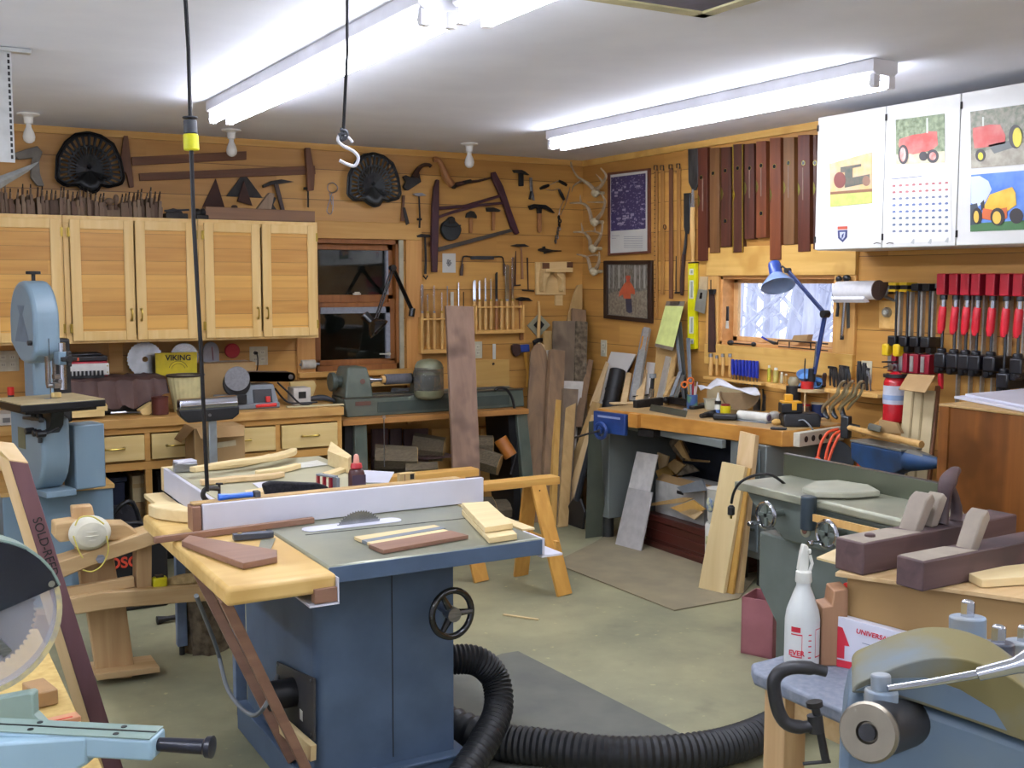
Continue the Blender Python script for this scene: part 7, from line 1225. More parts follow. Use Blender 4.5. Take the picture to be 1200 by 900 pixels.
t=thing('power_strip','cream power strip with six outlets on the right end of the bench top','power strip',a);u=(b-a).normalized();nq=u.cross(V(0,0,1));nq=nq if nq.y<0 else-nq
build('case',MB().obox((a+b)/2,(b-a)/2,nq*.02,V(0,0,.036)),mat('strip_cream','#cfcbb8',.45),t,bev=.004)
for k in range(6):q=a+u*(.055+.062*k)+nq*.0205-V(0,0,.0);build('outlet',MB().cyl(q,q+nq*.001,.016,n=18),blk,t)
oc=mat('cord_orange','#e0552e',.5);
for i,(pts,l)in enumerate([([(982,503),(970,507),(962,520),(959,533),(958,538)],'orange cord with a plug dangling from the power strip'),([(988,504),(977,510),(970,525),(966,548),(966,560)],'orange cord falling straight behind the jointer fence, left of two'),([(989,505),(982,513),(975,528),(969,548),(968,562)],'orange cord falling behind the jointer fence, right of two'),([(1006,542),(1005,550),(1003,562)],'short piece of orange cord seen beside the anvil foot')]):
 yy=B2.y-.07-.02*i;P=[Y(yy,*p)for p in pts];t=thing('orange_cord',l,'cord',P[0],'orange cords at the power strip');build('cord',MB().tube(sm(P,4),.0075,8),oc,t)
 if i==0:e=P[-1];build('plug',MB().lathe(e+V(0,0,.01),(0,0,-1),[(.010,0),(.02,.01),(.024,.035),(.02,.045)],16),oc,t)
solo('dark_side_disc',MB().cyl(Y(B2.y+.08,978,538),Y(B2.y+.02,978,538),.10,n=30),mat('disc_charcoal','#3c4248',.6),'dark grey round guard on the right end of the bench base','guard',bev=.004)
lampb=mat('lamp_blue','#2a4a9c',.35,coat=.3);t=thing('desk_lamp','blue swing-arm lamp in front of the bench window','lamp',X(-.2,951,446));q=lambda x,y,d=-.2:X(d,x,y)
build('base',MB().cyl(q(951,447),q(952,432),.02),blk,t);navyl=mat('lamp_navy','#2c3c6e',.35)
for s in(-.007,.007):build('lower_arm',MB().cyl(q(954,438)+V(0,s,0),q(967,368)+V(0,s,0),.007),navyl,t);build('upper_arm',MB().cyl(q(967,368)+V(0,s,0),q(923,317,-.3)+V(0,s,0),.007),navyl,t)
build('elbow',MB().cyl(q(967,368)+V(-.02,0,0),q(967,368)+V(.02,0,0),.02),blk,t);build('spring',MB().cyl(q(955,430),q(958,400),.009),steel,t)
e=q(923,317,-.3);build('joint',MB().cyl(e+V(-.015,0,0),e+V(.015,0,0),.014).tube([e,q(917,312,-.3),q(911,318,-.3)],.005),blk,t)
sh=q(908,325,-.32);ax=(q(912,336,-.33)-q(907,307,-.3)).normalized();o_=q(907,307,-.3)
lb2=build('shade_socket',MB().lathe(o_,ax,[(.012,0),(.03,.006),(.034,.02),(.036,.085)],24),lampb,t);build('shade',MB().lathe(o_+ax*.08,ax,[(.036,0),(.05,.012),(.088,.06),(.09,.068),(.086,.068),(.046,.014),(.001,.012)],28),mat('shade_pale_blue','#7f97c2',.35,c2='#94a8cc',sc=5),lb2)
anb=mat('anvil_blue','#1d4470',.5,c2='#22344a',sc=9,bump=.2);ant_=mat('anvil_top','#8b8a80',.45,.5,sc=20)
zc=.83;a,b,tip=Z(zc,996,515),Z(zc,1056,527),Z(zc-.02,1100,533)
u=(b-a);u.z=0;lenb=u.length;u.normalize();w_=V(-u.y,u.x,0);w_=w_ if w_.x>0 else-w_
t=thing('anvil','large blue anvil with a long horn, behind the jointer fence','anvil',(a+b)/2-V(0,0,.3));ctr=(a+b)/2+w_*.06
def rng(z,l,wd,off=0):return[ctr+u*(off+l*i)+w_*wd*j+V(0,0,z)for i,j in((-1,-1),(1,-1),(1,1),(-1,1))]
build('body',MB().loft([rng(-.30,.13,.08),rng(-.26,.13,.08),rng(-.2,.085,.045),rng(-.13,.09,.045),rng(-.09,lenb/2,.055),rng(-.01,lenb/2,.06)]),anb,t,bev=.01,seg=3)
build('face_plate',MB().loft([rng(-.01,lenb/2,.06),rng(.0,lenb/2,.06)]),ant_,t,bev=.002)
hb=ctr+u*lenb/2+V(0,0,-.05);hl=(tip-ctr).dot(u)-lenb/2;hl=max(hl,.2);rg=[]
for k in range(9):f=k/8;r=.055*(1-f)**.6+.006;rg.append([hb+u*hl*f+V(0,0,.012*f)+w_*r*cos(2*pi*j/16)+V(0,0,1)*r*.85*sin(2*pi*j/16)for j in range(16)])
build('horn',MB().loft(rg),anb,t);build('horn_top',MB().loft([[hb+u*hl*f*.98+V(0,0,.012*f)+w_*(.045*(1-f)**.6)*s+V(0,0,(.055*(1-f)**.6+.006)*.85*k2)for s,k2 in((-1,.72),(-.5,.95),(0,1.04),(.5,.95),(1,.72),(0,.6))]for f in(0,.25,.5,.75,.95)]),ant_,t)
solo('anvil_stump',MB().lathe(V(ctr.x,ctr.y,0),(0,0,1),[(.2,0),(.19,.03),(.18,zc-.302)],20),logb,'round wooden stump carrying the blue anvil','stump')
a,b=Z(zc+.04,990,500),Z(zc+.03,1080,521)
t=thing('sledge_hammer','hammer with a long pale handle lying across the anvil','hammer',a);ph_=a.lerp(b,.16);build('handle',MB().tube([a.lerp(b,.05),a.lerp(b,.5),b],[.013,.015,.017],10),palew,t);build('head',MB().obox(a.lerp(b,.02),V(.02,.005,.0),V(-.004,.022,0),V(0,0,.055)),dsteel,t,bev=.006);build('peen',MB().tube([a.lerp(b,.02)-V(.0,.0,.0),a.lerp(b,.1)+w_*.05],[.025,.012],8),dsteel,t)
solo('iron_wedge',slab([Z(zc+.01,1016,503),Z(zc+.01,1031,507),Z(zc+.085,1031,507),Z(zc+.085,1017,503)],.03),mat('wedge_grey','#5e5e52',.7),'grey-brown iron block standing behind the hammer handle','block',bev=.003)
solo('bent_cardboard',slab([X(-.3,1030,492),X(-.3,1050,496),X(-.3,1056,508),X(-.3,1030,508)],.02),cardb,'brown folded cardboard piece behind the anvil','cardboard')
t=thing('cardboard_sheet','tall ribbed cardboard strip with a bent-over top by the extinguisher','cardboard',X(-.5,1066,590));A,B_=X(-.15,1060,456),X(-.15,1096,458);C_,D=X(-.27,1083,590),X(-.27,1050,580)
d1,d2=(C_-B_),(D-A);C2,D2=B_+d1*(B_.z/-d1.z)*.995,A+d2*(A.z/-d2.z)*.995
sh_=build('sheet',slab([A,B_,C2,D2],.006),cardl,t);build('flap',slab([X(-.16,1064,438),X(-.16,1096,440),X(-.26,1084,460),X(-.26,1053,456)],.004),cardb,t)
for f in(.3,.62):q0,q1=A.lerp(B_,f),D2.lerp(C2,f);off=(CAM-q0).normalized()*.004;build('crease',MB().bar(q0+off,q1+off,.012,.002,(0,1,0)),mat('crease_brown','#9a8862',.8),sh_)
lean_=solo('dark_batten',slab([X(-.13,1096,452),X(-.13,1100,452),X(-.28,1086,600),X(-.28,1078,600)],.015),oldz,'thin dark batten leaning against the cardboard strip','batten')
H=.80
def D(px,py,d):return CAM+(FV+RV*((px-600)/F_)-UV*((py-450)/F_))*d
S=lambda px,py,h=0:Z(H+h,px,py)
def flat(pts,z,th):return MB().prism([V(p.x,p.y,z)for p in pts],(0,0,th))
sblue=mat('saw_blue','#43556c',.45,c2='#4d6078',sc=7);castm=mat('cast_table','#83877a',.35,.4,c2='#9c9c84',sc=5,lo=.3,hi=.7);lam=mat('white_melamine','#d9dae6',.35,sc=2)
block_=wood('butcher_block','#cfab66','#dfc07c',0,rough=.4,dark='#c09a54');walf=wood('walnut_fresh','#7b5a48','#8d6a55',0,rough=.5);mapf=wood('maple_fresh','#d8c08c','#e3cf9e',0,rough=.5)
x0,x1,yf,yb=-3.41,-2.72,-3.93,-3.22
t=thing('table_saw','blue cabinet table saw with a cast iron top in the middle of the shop','table saw',(-3.1,-3.55,0))
tp=build('table',MB().bb(x0,yf,H-.045,x1,yb,H),castm,t,bev=.006);build('table_edge',MB().bb(x0+.002,yf-.004,H-.05,x1-.002,yf,H-.004),sblue,tp,bev=.001)
g0,g1=S(358,627),S(560,606);build('seam',MB().bar(V(g0.x,g0.y,H+.0006),V(g1.x,g1.y,H+.0006),.004,.001,(0,1,0)),blk,tp)
pc,pd=S(356,621),S(468,610);yi=(S(356,621).y+S(468,610).y)/2;n=10
build('throat_plate',MB().prism([V(pc.x+.02+.028*cos(pi/2+pi*j/n),yi+.035*sin(pi/2+pi*j/n),H+.001)for j in range(n+1)]+[V(pd.x-.02+.028*cos(-pi/2+pi*j/n),yi+.035*sin(-pi/2+pi*j/n),H+.001)for j in range(n+1)],(0,0,.002)),lam,tp)
a,b=S(390,615),S(445,610);cb_=V((a.x+b.x)/2,yi+.005,H);hw_=(b.x-a.x)/2;ht=up(cb_.x,cb_.y,598)-H;Rb=(hw_**2+ht**2)/(2*ht)
build('blade',sawdisc(cb_+V(0,0,ht-Rb),(0,-1,0),Rb,60),blade_m,t)
cxa,cyf,cyb=-3.38,-3.73,-3.02
r_=.03;pr=[V(cxa+r_-r_*cos(a_),cyf+r_-r_*sin(a_),.1)for a_ in[pi/2*k/5 for k in range(6)]]+[V(-2.925,cyf,.1),V(-2.925,cyb,.1),V(cxa,cyb,.1)]
cab=build('cabinet',MB().prism(pr,(0,0,H-.045-.1)),sblue,t);build('seam',MB().bb(-3.135,cyf-.0015,.12,-3.132,cyf,H-.05),blk,cab)
build('base_flange',MB().bb(cxa-.03,cyf-.04,0,-2.89,cyb+.03,.1).bb(cxa-.03,cyf-.045,.09,-2.885,cyf-.04,.1),sblue,t,bev=.01)
pq=[X(cxa-.004,*p)for p in[(326,775),(370,795),(370,868),(326,838)]];dp=build('dust_plate',MB().prism(pq,(-.006,0,0)),mat('dust_plate_dark','#33363c',.5,c2='#43413f',sc=10),t);c=X(cxa,348,810)
build('dust_port',MB().lathe(c,(-1,.0,0),[(.045,0),(.045,.09),(.036,.09),(.036,.01)],24),blk,dp);build('sticker',MB().obox(X(cxa-.011,353,838),V(.0005,0,0),V(0,.012,0),V(0,0,.016)),wh,dp)
for p in pq:q=p.lerp(c,.12);build('screw',MB().cyl(q+V(-.006,0,0),q+V(-.01,0,0),.005,n=8),steel,dp)
hc=Y(-3.85,529.5,719);hwl=build('handwheel',MB().torus(hc,(.1,-1,.05),.07,.0105,34,10),mat('gloss_black','#0f1014',.15,coat=.6),t)
for k in range(3):a_=pi/2+.5+k*2*pi/3;build('spoke',MB().tube([hc,hc+V(cos(a_)*.066,0,sin(a_)*.066)],[.014,.008],8),MATS['gloss_black'],hwl)
build('hub',MB().cyl(hc+V(0,.02,0),hc+V(0,-.02,0),.022).cyl(hc,hc+V(-.0,.13,0),.012),steel,hwl)
fl,fr_=S(235,622),S(571,590);yF=(fl.y+fr_.y)/2;zf=up(fl.x,yF,590)
t=thing('rip_fence','long white-faced rip fence lying across the saw table','fence',V((fl.x+fr_.x)/2,yF,H))
build('face',MB().bb(fl.x,yF-.004,H+.002,fr_.x,yF+.014,zf-.004),lam,t,bev=.002);build('core',MB().bb(fl.x-.02,yF+.0145,H+.002,fr_.x-.06,yF+.055,zf-.008),walf,t,bev=.002);build('top_rail',MB().bb(fl.x-.025,yF+.015,zf-.008,fr_.x-.08,yF+.058,zf-.001),bw[2],t,bev=.002);build('end_bracket',MB().bb(fl.x-.03,yF+.0,H+.004,fl.x-.004,yF+.07,zf-.01),walf,t,bev=.003)
t=thing('fence_rail','white angle rail along the right end of the saw table','rail',V(-2.71,-3.5,H-.03));build('angle',MB().bb(-2.715,yf+.01,H-.055,-2.705,-3.0,H-.005).bb(-2.715,yf+.01,H-.065,-2.64,-3.0,H-.058),lam,t,bev=.001);build('top_strip',MB().bb(-2.715,-3.8,H-.005,-2.67,-3.0,H+.001),mapf,t)
w1,w2,w3=S(172,602),S(258,690),S(387,661);xL=(w1.x+w2.x)/2
t=thing('saw_wing','laminated butcher block extension wing on the left of the table saw','extension wing',V(xL,-3.6,H-.05));wy=w2.y
build('top',MB().bb(xL,wy,H-.052,x0-.003,-2.98,H-.001),block_,t,bev=.012,seg=3);build('front_rail',MB().bb(x0-.07,wy-.01,H-.075,x0-.006,wy+.02,H-.035),walf,t,bev=.002);build('steel_angle',MB().bb(x0-.085,wy-.012,H-.082,x0-.002,-3.2,H-.077).bb(x0-.006,wy-.012,H-.08,x0-.002,-3.2,H-.01),lam,t)
for(a,b)in((Z(.74,219,652),V(-3.40,-3.55,.1)),(Z(.735,258,700),V(-3.40,-3.77,.1))):build('brace',MB().bar(a+V(.01,.02,0),b,.075,.028,(.1,1,0)),walf,t,bev=.002)
a,b=V(-3.43,-3.55,.22),V(-3.40,-3.76,.2);build('brace_block',MB().bar(a,b,.05,.02,(0,0,1)),mapf,t,bev=.002)
solo('power_cable',MB().tube(sm([Z(.7,252,720)+V(0,.2,0)]+[X(-3.5,*p)for p in[(254,760),(268,810),(295,838),(314,822)]]+[X(-3.38,326,790)],5),.007,8),graym,'grey power cable looping from the saw wing to the cabinet','cable')
solo('walnut_slab',flat([S(213,641),S(222,634),S(325,652),S(325,660),S(285,668)],H+.001,.018),walf,'angled walnut board lying at the front left of the wing','board',bev=.002)
t=thing('try_square','try square with a dark stock and steel blade on the wing','square',S(300,638));a,b=S(273,634),S(320,630);build('stock',MB().bar(a+V(0,0,.012),b+V(0,0,.012),.03,.018,(0,1,0)),mat('stock_slate','#3f4450',.4),t,bev=.002);build('blade',flat([S(306,634),S(323,632),S(316,648),S(302,646)],H+.002,.002),mat('blade_dull','#9b9a86',.35,.7),t);build('rivet',MB().cyl(S(281,633)+V(0,0,.021),S(281,633)+V(0,0,.0225),.007),brass,t)
a,b=S(181,637),S(367,613);solo('walnut_strip',MB().bar(V(a.x,a.y,H+.0105),V(b.x,b.y,H+.0105),.022,.018,(0,1,0)),walf,'long thin walnut strip lying in front of the fence','strip',bev=.001)
for pts,h_,m_,l in[([(415,633),(509,619),(516,621),(424,637)],.010,mapf,'first pale strip lying on the saw table'),([(424,637),(516,621),(522,623),(430,639.5)],.010,graym,'grey strip between two pale ones on the saw table'),([(430,639.5),(520,624),(528,627),(436,642)],.010,mapf,'second pale strip on the saw table, nearest the walnut board'),([(432,643),(528,626.5),(549,632),(449,650)],.012,walf,'flat walnut board on the saw table right of the blade')]:solo('thin_board',flat([S(*p)for p in pts],H+.0015,h_),m_,l,'board',bev=.001)
solo('maple_board',flat([S(541,604),S(574,602),S(606,633),S(573,638)],H+.002,.018),mapf,'lower pale board of the pair stacked at the right end of the saw','board','pair of pale boards',bev=.002);solo('maple_board',flat([S(541,603),S(572,601),S(601,628),S(568,633)],H+.022,.018),mapf,'upper pale board of the pair stacked at the right end of the saw','board','pair of pale boards',bev=.002)
o1,o2,o3=S(212,548),S(378,535),S(243,584);ox0,oy1=(o1.x+o3.x)/2-.01,-2.06;ox1=-2.76
t=thing('outfeed_table','low assembly table with white edging behind the table saw','table',(-3.1,-2.5,0));oy0=-2.93
build('top',MB().bb(ox0,oy0,H-.03,ox1,oy1,H-.002),mat('dusty_laminate','#b0ac8e',.5,c2='#a09c82',sc=4),t,bev=.003);build('white_side',MB().bb(ox0-.018,oy0+.02,H-.10,ox0-.002,oy1,H-.002),lam,t,bev=.002);build('end_block',MB().bb(ox0-.02,oy1+.001,H-.1,ox0+.1,oy1+.04,H-.002),mapf,t,bev=.002);build('lower_ledge',MB().bb(ox0-.10,oy0+.05,H-.12,ox0-.02,oy1,H-.103),mapf,t,bev=.002)
pb=mat('post_blue','#6c7f9c',.4)
for x,y in((ox0+.03,oy1-.04),(ox1-.05,oy1-.04),(ox0+.06,oy0+.06),(ox1-.05,oy0+.06)):build('leg',MB().bb(x-.02,y-.02,.04,x+.02,y+.02,H-.03),pb,t,bev=.002);build('foot',MB().cyl((x,y,0),(x,y,.04),.012),blk,t)
O=lambda px,py,h=0:Z(H+h,px,py)
def neck(label,P,ws,th=.022,z=H,grp='carved paddle-shaped blanks',m_=None):
 Q=[V(p.x,p.y,0)for p in sm(P,3)];W_=[];
 for i in range(len(ws)-1):W_+=[ws[i]+(ws[i+1]-ws[i])*k/3 for k in range(3)]
 W_.append(ws[-1]);l,r=[],[]
 for i,p in enumerate(Q):
  d=(Q[min(i+1,len(Q)-1)]-Q[max(i-1,0)]).normalized();n_=V(-d.y,d.x,0);l.append(p+n_*W_[i]);r.append(p-n_*W_[i])
 return solo('carved_blank',MB().prism([V(p.x,p.y,z+.001)for p in l+r[::-1]],(0,0,th)),m_ or mapf,label,'blank',grp,bev=.004)
neck('carved pale blank with a rounded scroll end lying on the saw wing',[S(183,603),S(196,606),S(212,610),S(234,612)],[.03,.045,.03,.024],.04,m_=mapf)
neck('backmost pale carved blank on the assembly table',[O(222,553),O(270,549),O(300,543),O(318,538)],[.018,.014,.022,.014])
neck('largest pale carved blank, with a broad paddle end, on the assembly table',[O(226,561),O(270,553),O(315,547),O(338,541),O(345,537)],[.016,.018,.03,.028,.012],z=H+.024)
neck('carved blank in front of the large paddle one on the assembly table',[O(235,569),O(275,565),O(315,562),O(332,559)],[.014,.018,.016,.010],m_=bw[4])
neck('small carved blank under the right end of the paddle',[O(300,558),O(330,554),O(350,549)],[.012,.018,.014])
for pts,h_,z_,m_,l in[([(287,580),(312,576),(316,581),(289,585)],.016,0,mapf,'small pale batten left of the black brush'),([(384,545),(388,533),(412,551),(408,555)],.06,0,mapf,'tapered pale block standing on the back of the assembly table'),([(378,558),(400,551),(406,553),(384,561)],.014,0,mapf,'short pale offcut near the glue bottle'),([(426,552),(462,554),(455,567),(424,566)],.003,0,lam,'oval white paper right of the glue bottle'),([(340,545),(372,540),(385,545),(345,550)],.002,0,wh,'white paper lying behind the black brush'),([(296,567),(320,564),(324,570),(305,574)],.002,0,lam,'small white paper on the middle of the assembly table')]:solo('paper_sheet' if h_<.004 else 'offcut',flat([O(*p)for p in pts],H+.001+z_,h_),m_,l,'paper' if h_<.004 else 'offcut')
c=O(217,552);t=thing('small_tin_box','small silver box with a white lid at the back left corner of the table','box',c);build('box',MB().box(c+V(0,0,.018),(.09,.07,.034),rz=-.1),steel,t,bev=.002);build('lid',MB().box(c+V(0,0,.041),(.08,.06,.01),rz=.1),lam,t,bev=.002)
t=thing('bench_brush','black bench brush lying behind the saw fence','brush',O(345,576));a,b=O(309,582,.03),O(386,577,.03);n_=V(0,0,1)
build('bristles',MB().prism([a+V(.02,0,-.03),b+V(0,0,-.03),b+V(.0,0,.02),b+V(-.04,0,.035),a+V(.03,0,.05),a+V(0,0,.042)],(0,.035,0)),mat('bristle_black','#141417',.95,c2='#24242a',sc=90,bump=.6),t,bev=.008);build('handle',MB().tube([b+V(-.03,.017,.0),b+V(.04,.017,-.005),b+V(.1,.017,-.01)],[.012,.010,.012],8),palew,t)
c=O(418,582);t=thing('wood_glue_bottle','brown glue bottle with a red cap on the assembly table','bottle',c);ex=lambda w_,d_,z_:[c+V(w_*cos(a_)*abs(cos(a_))**-.4*.8 if abs(cos(a_))>.01 else 0,d_*sin(a_),z_)for a_ in[2*pi*j/20 for j in range(20)]]
zt_=up(c.x,c.y,550)-H;gbm=mat('glue_brown','#4a2522',.35);build('bottle',MB().loft([ex(.036,.022,.001),ex(.038,.024,.01),ex(.038,.024,zt_-.015),ex(.030,.02,zt_),ex(.014,.014,zt_+.006)]),gbm,t);build('label',MB().obox(c+V(0,-.0245,zt_*.5),V(.026,0,0),V(0,.0008,0),V(0,0,zt_*.33)),mat('label_plum','#4b3d4e',.5),t)
build('cap',MB().lathe(c+V(0,0,zt_+.004),(0,0,1),[(.02,0),(.022,.004),(.019,.018),(.012,.02)]),mat('cap_red','#bb2c33',.35),t);build('nozzle',MB().lathe(c+V(0,0,zt_+.022),(0,0,1),[(.012,0),(.011,.01),(.009,.028),(.004,.034)]),mat('nozzle_peach','#e0a08c',.4),t)
t=thing('frame_clamp','small red and grey frame standing at the right end of the brush','tool',O(383,578));a,b=O(373,577,0),O(394,581,0);
for k,f in enumerate((0,.35,.7)):build('bar',MB().box(a.lerp(b,f)+V(0,0,.033),(.008,.02,.065)),MATS['red_enamel'],t)
build('end_plate',MB().box(b+V(0,0,.035),(.012,.05,.07)),graym,t,bev=.002);build('top_bar',MB().bar(a+V(0,0,.068),b+V(0,0,.07),.02,.006,(0,1,0)),graym,t)
c=O(476,572);t=thing('small_carton','little tan carton with a dark logo behind the fence','box',c);build('carton',MB().box(c+V(0,0,.03),(.062,.03,.058)),mat('carton_tan','#c9ab74',.6),t,bev=.001);build('mark',MB().box(c+V(.018,-.0155,.045),(.016,.001,.02)),ink,t);build('stripe',MB().box(c+V(-.012,-.0155,.03),(.003,.001,.05)),walf,t)
solo('yellow_tape',MB().torus(O(455,576,.02),(1,-.4,.2),.014,.008,16,8),mat('tape_yellow','#d2c82c',.4),'little yellow tape roll left of the tan carton','tape')
zf_=zf;t=thing('blue_hammer','blue-handled clamp bar with a dark head lying on the fence top','tool',V(fl.x,yF,zf_));a,b=Y(yF+.03,256,588),Y(yF+.03,306,594);a.z=b.z=zf_+.008;build('handle',MB().tube([a,a.lerp(b,.3),a.lerp(b,.8)],[.012,.008,.009],8),mat('handle_blue','#1f63c8',.4),t);build('head',MB().box(a.lerp(b,.9),(.02,.03,.02)),mat('rubber_grey','#4a4a4c',.7),t,bev=.003)
t=thing('small_c_clamp','dark C-clamp gripping the edge of the assembly table by the cord','clamp',O(250,590));q=lambda x,y:Y(oy0-.01,x,y);build('frame',MB().tube(sm([q(*p)for p in[(243,588),(238,581),(240,574),(247,572),(257,573)]],4),.009,8),iron,t);build('screw',MB().cyl(q(257,587),q(257,567),.005).cyl(q(253,567),q(261,567),.004),iron,t)
shw=wood('sawhorse_pine','#c08b3e','#d3a04e',2,rough=.45);shx=wood('sawhorse_beam','#c9964a','#dcae60',0,rough=.45)
def sawhorse(y,xr,xl,z,label,f=None):
 t=thing('sawhorse',label,'sawhorse',(xr-.2,y,0),'pine sawhorses');build('beam',MB().bb(xl,y-.045,z-.04,xr,y+.045,z),shx,t,bev=.003)
 for x in(xr-.13,xl+.2):
  for s in(-1,1):build('leg',MB().bar((x,y+s*.03,z-.02),(x+.05*(1 if x>xl+.3 else-1),y+s*.22,.002),.085,.02,(1,0,0)),shw,t,bev=.002)
  build('gusset',MB().bar((x+.04,y-.17,z*.42),(x+.04,y+.17,z*.42),.055,.018,(0,0,1)),shx,t,bev=.002)
  build('nail_heads',MB().cyl((x,y-.055,z-.06),(x,y-.058,z-.06),.004,n=6),iron,t)
sawhorse(-1.93,Y(-1.93,651,558).x,-2.45,.575,'right pine sawhorse, nearer, with its beam end towards the workbench');sawhorse(-1.5,Y(-1.5,557,550).x,-2.5,.572,'left pine sawhorse, farther back, near the walnut plank')
hose=mat('hose_black','#1d2024',.5,c2='#17191c',sc=60)
def hosetube(name,pts,r,label,k=26):
 P=sm([Vector(p)for p in pts],k);R=[r*(1 if i%2 else .9)for i in range(len(P))];solo(name,MB().tube(P,R,28),hose,label,'hose','black dust hoses',ang=14)
hosetube('dust_hose',[Y(-3.55,500,780),Y(-3.58,530,773),Y(-3.6,560,775),Y(-3.62,580,795),Y(-3.68,584,830),Y(-3.76,570,865),Y(-3.85,545,905),Y(-3.95,515,950)],.05,'thick ribbed black hose arching from the saw side down to the floor',14)
hosetube('dust_hose',[V(-2.95,-3.2,.12),Z(.065,560,862),Z(.065,640,876),Z(.065,730,885),Z(.065,820,880),Z(.065,880,865),Z(.065,940,835),Z(.065,1000,800)],.062,'thick ribbed black hose lying along the floor towards the stool',22)
matm=mat('floor_mat_grey','#5d5f58',.8,c2='#6b6c62',sc=5);p=[Z(.003,*q)for q in[(588,767),(607,764),(806,865),(790,900),(520,900),(500,800)]];solo('rubber_mat',MB().prism(p,(0,0,.004)),matm,'dark grey flat mat on the floor right of the table saw','mat')
p=[Z(.002,*q)for q in[(648,660),(790,716),(866,702),(900,660),(760,600),(690,640)]];solo('hardboard_sheet',MB().prism(p,(0,0,.005)),mat('hardboard','#8f8468',.7,c2='#7f765f',sc=6),'thin brown hardboard sheet lying on the floor before the workbench','sheet');solo('wood_shaving',MB().bar(Z(.004,590,720),Z(.004,631,726),.015,.004,(0,1,0)),mapf,'thin pale splinter on the floor right of the handwheel','shaving')
c=Z(0,246,765);t=thing('bark_log','rough bark-covered log standing under the saw wing','log',c);rg=[[c+V((.085+.012*sin(3*j+k))*cos(2*pi*j/18),(.085+.012*sin(2*j+k*2))*sin(2*pi*j/18)+.05,z)for j in range(18)]for k,z in enumerate((0,.1,.22,.34,.42))];build('bark',MB().loft(rg),bark2,t,ang=20);build('cut_top',MB().prism([p+V(0,0,.001)for p in rg[-1]],(0,0,.004)),bw[2],t)
solo('black_pry_bar',MB().tube([Z(.02,184,727),Z(.02,196,725),Z(.02,222,720)],[.02,.012,.012],10),blk,'short black rod with a knob end on the floor behind the shaving horse','bar')
hw=wood('horse_maple','#b99868','#cdb083',0,rough=.5);hz=wood('horse_maple_upright','#b08d60','#c7a679',2,rough=.5);yh=-2.3
def hp(pts,y0=yh,th=.06,bv=.004,m_=None):return MB().prism([Y(y0,*p)for p in pts],(0,th,0))
t=thing('shaving_horse','pale wooden shaving horse with a pivoting head, left of the table saw','shaving horse',Z(0,145,795))
build('swing_arm',hp([(84,594),(108,592),(113,612),(127,632),(134,655),(140,691),(96,694),(90,650),(86,620)],yh+.0,.05),hz,t,bev=.006);build('leg',hp([(102,716),(147,704),(158,785),(154,795),(130,796),(113,787)],yh+.02,.05),hz,t,bev=.004);build('head_block',hp([(64,614),(85,611),(122,614),(147,614),(162,624),(161,632),(125,634),(84,634),(70,636),(64,630)],yh-.06,.10),hw,t,bev=.006)
build('work_ramp',hp([(62,660),(80,655),(182,620),(190,630),(188,636),(100,666),(68,680)],yh-.09,.12),hw,t,bev=.004);bl_=build('bolt',MB().cyl(Y(yh-.1,118,655),Y(yh-.085,118,655),.018,n=6),steel,t)
build('rail',hp([(80,702),(120,694),(140,693),(300,683),(300,700),(145,712),(90,720),(78,718)],yh-.09,.13),hw,t,bev=.004);build('riser',hp([(160,642),(178,636),(178,692),(160,692)],yh-.05,.08),hz,t,bev=.003);build('lower_board',hp([(75,690),(157,676),(158,688),(78,702)],yh-.06,.03),hw,t,bev=.003);build('treadle',hp([(112,790),(187,781),(188,788),(114,798)],yh-.04,.16),hw,t,bev=.003)
for x in(-3.1,-3.95):build('far_leg',MB().bar((x,yh,.32),(x+(.08 if x>-3.5 else-.08),yh+.12,.001),.06,.04,(1,0,0)),hz,t,bev=.003)
t=thing('dust_mask','white ribbed dust mask with yellow straps hung on the shaving horse','mask',Y(yh-.12,105,641));c=Y(yh-.065,105,624);mw=mat('mask_white','#dcd8c4',.85)
rg=[]
for k in range(9):f=k/8;rr=.075*cos(f*pi/2)**.6+.002;rg.append([c+V(rr*cos(2*pi*j/28),-.055*sin(f*pi/2)-(.003 if k%2 else 0),rr*.86*sin(2*pi*j/28))for j in range(28)])
o=build('cup',MB().loft(rg),mw,t)
for k in range(4):z=-.02+.016*k;build('rib',MB().tube([c+V(x_,-.057*sqrt(max(0,1-(x_/.075)**2-(z/.066)**2))-.001,z+.006*(x_/.06)**2)for x_ in[-.055+.011*i for i in range(11)]],.003,5),mw,o)
ys=mat('strap_yellow','#d8c862',.6);build('strap',MB().tube(sm([Y(yh-.13,*p)for p in[(86,628),(92,645),(97,654)]],4),.003,5),ys,t);build('strap',MB().tube(sm([Y(yh-.13,*p)for p in[(125,628),(127,645),(120,662),(108,670),(97,668)]],4),.003,5),ys,t);build('upper_strap',MB().tube(sm([Y(yh-.13,*p)for p in[(88,616),(92,608),(99,605),(110,606),(122,614)]],4),.003,5),ys,t)
t=thing('tape_measure','yellow tape measure on the shaving horse rail','tape measure',Y(yh,187,690));a=Y(yh-.04,187,683);build('case',MB().box(a,(.055,.035,.05)),mat('tape_case','#dcd21c',.4),t,bev=.006);build('top_clip',MB().box(a+V(.0,0,.028),(.03,.03,.008)),blk,t,bev=.002)
solo('shavings_pile',MB().ell(Y(yh-.01,218,680),(.09,.05,.025),12,6),mat('shavings','#a08a5c',.95,c2='#b79f70',sc=60,bump=1),'small heap of shavings on the shaving horse rail','shavings')['kind']='stuff'
osb=mat('chipboard','#c9ad6a',.8,c2='#b89a58',sc=40);t=thing('miter_bench','yellow chipboard bench carrying the miter saw','bench',(-4.5,-4,0))
build('top',MB().bb(-5.3,-4.75,.57,-4.10,-3.45,.6),osb,t,bev=.002)
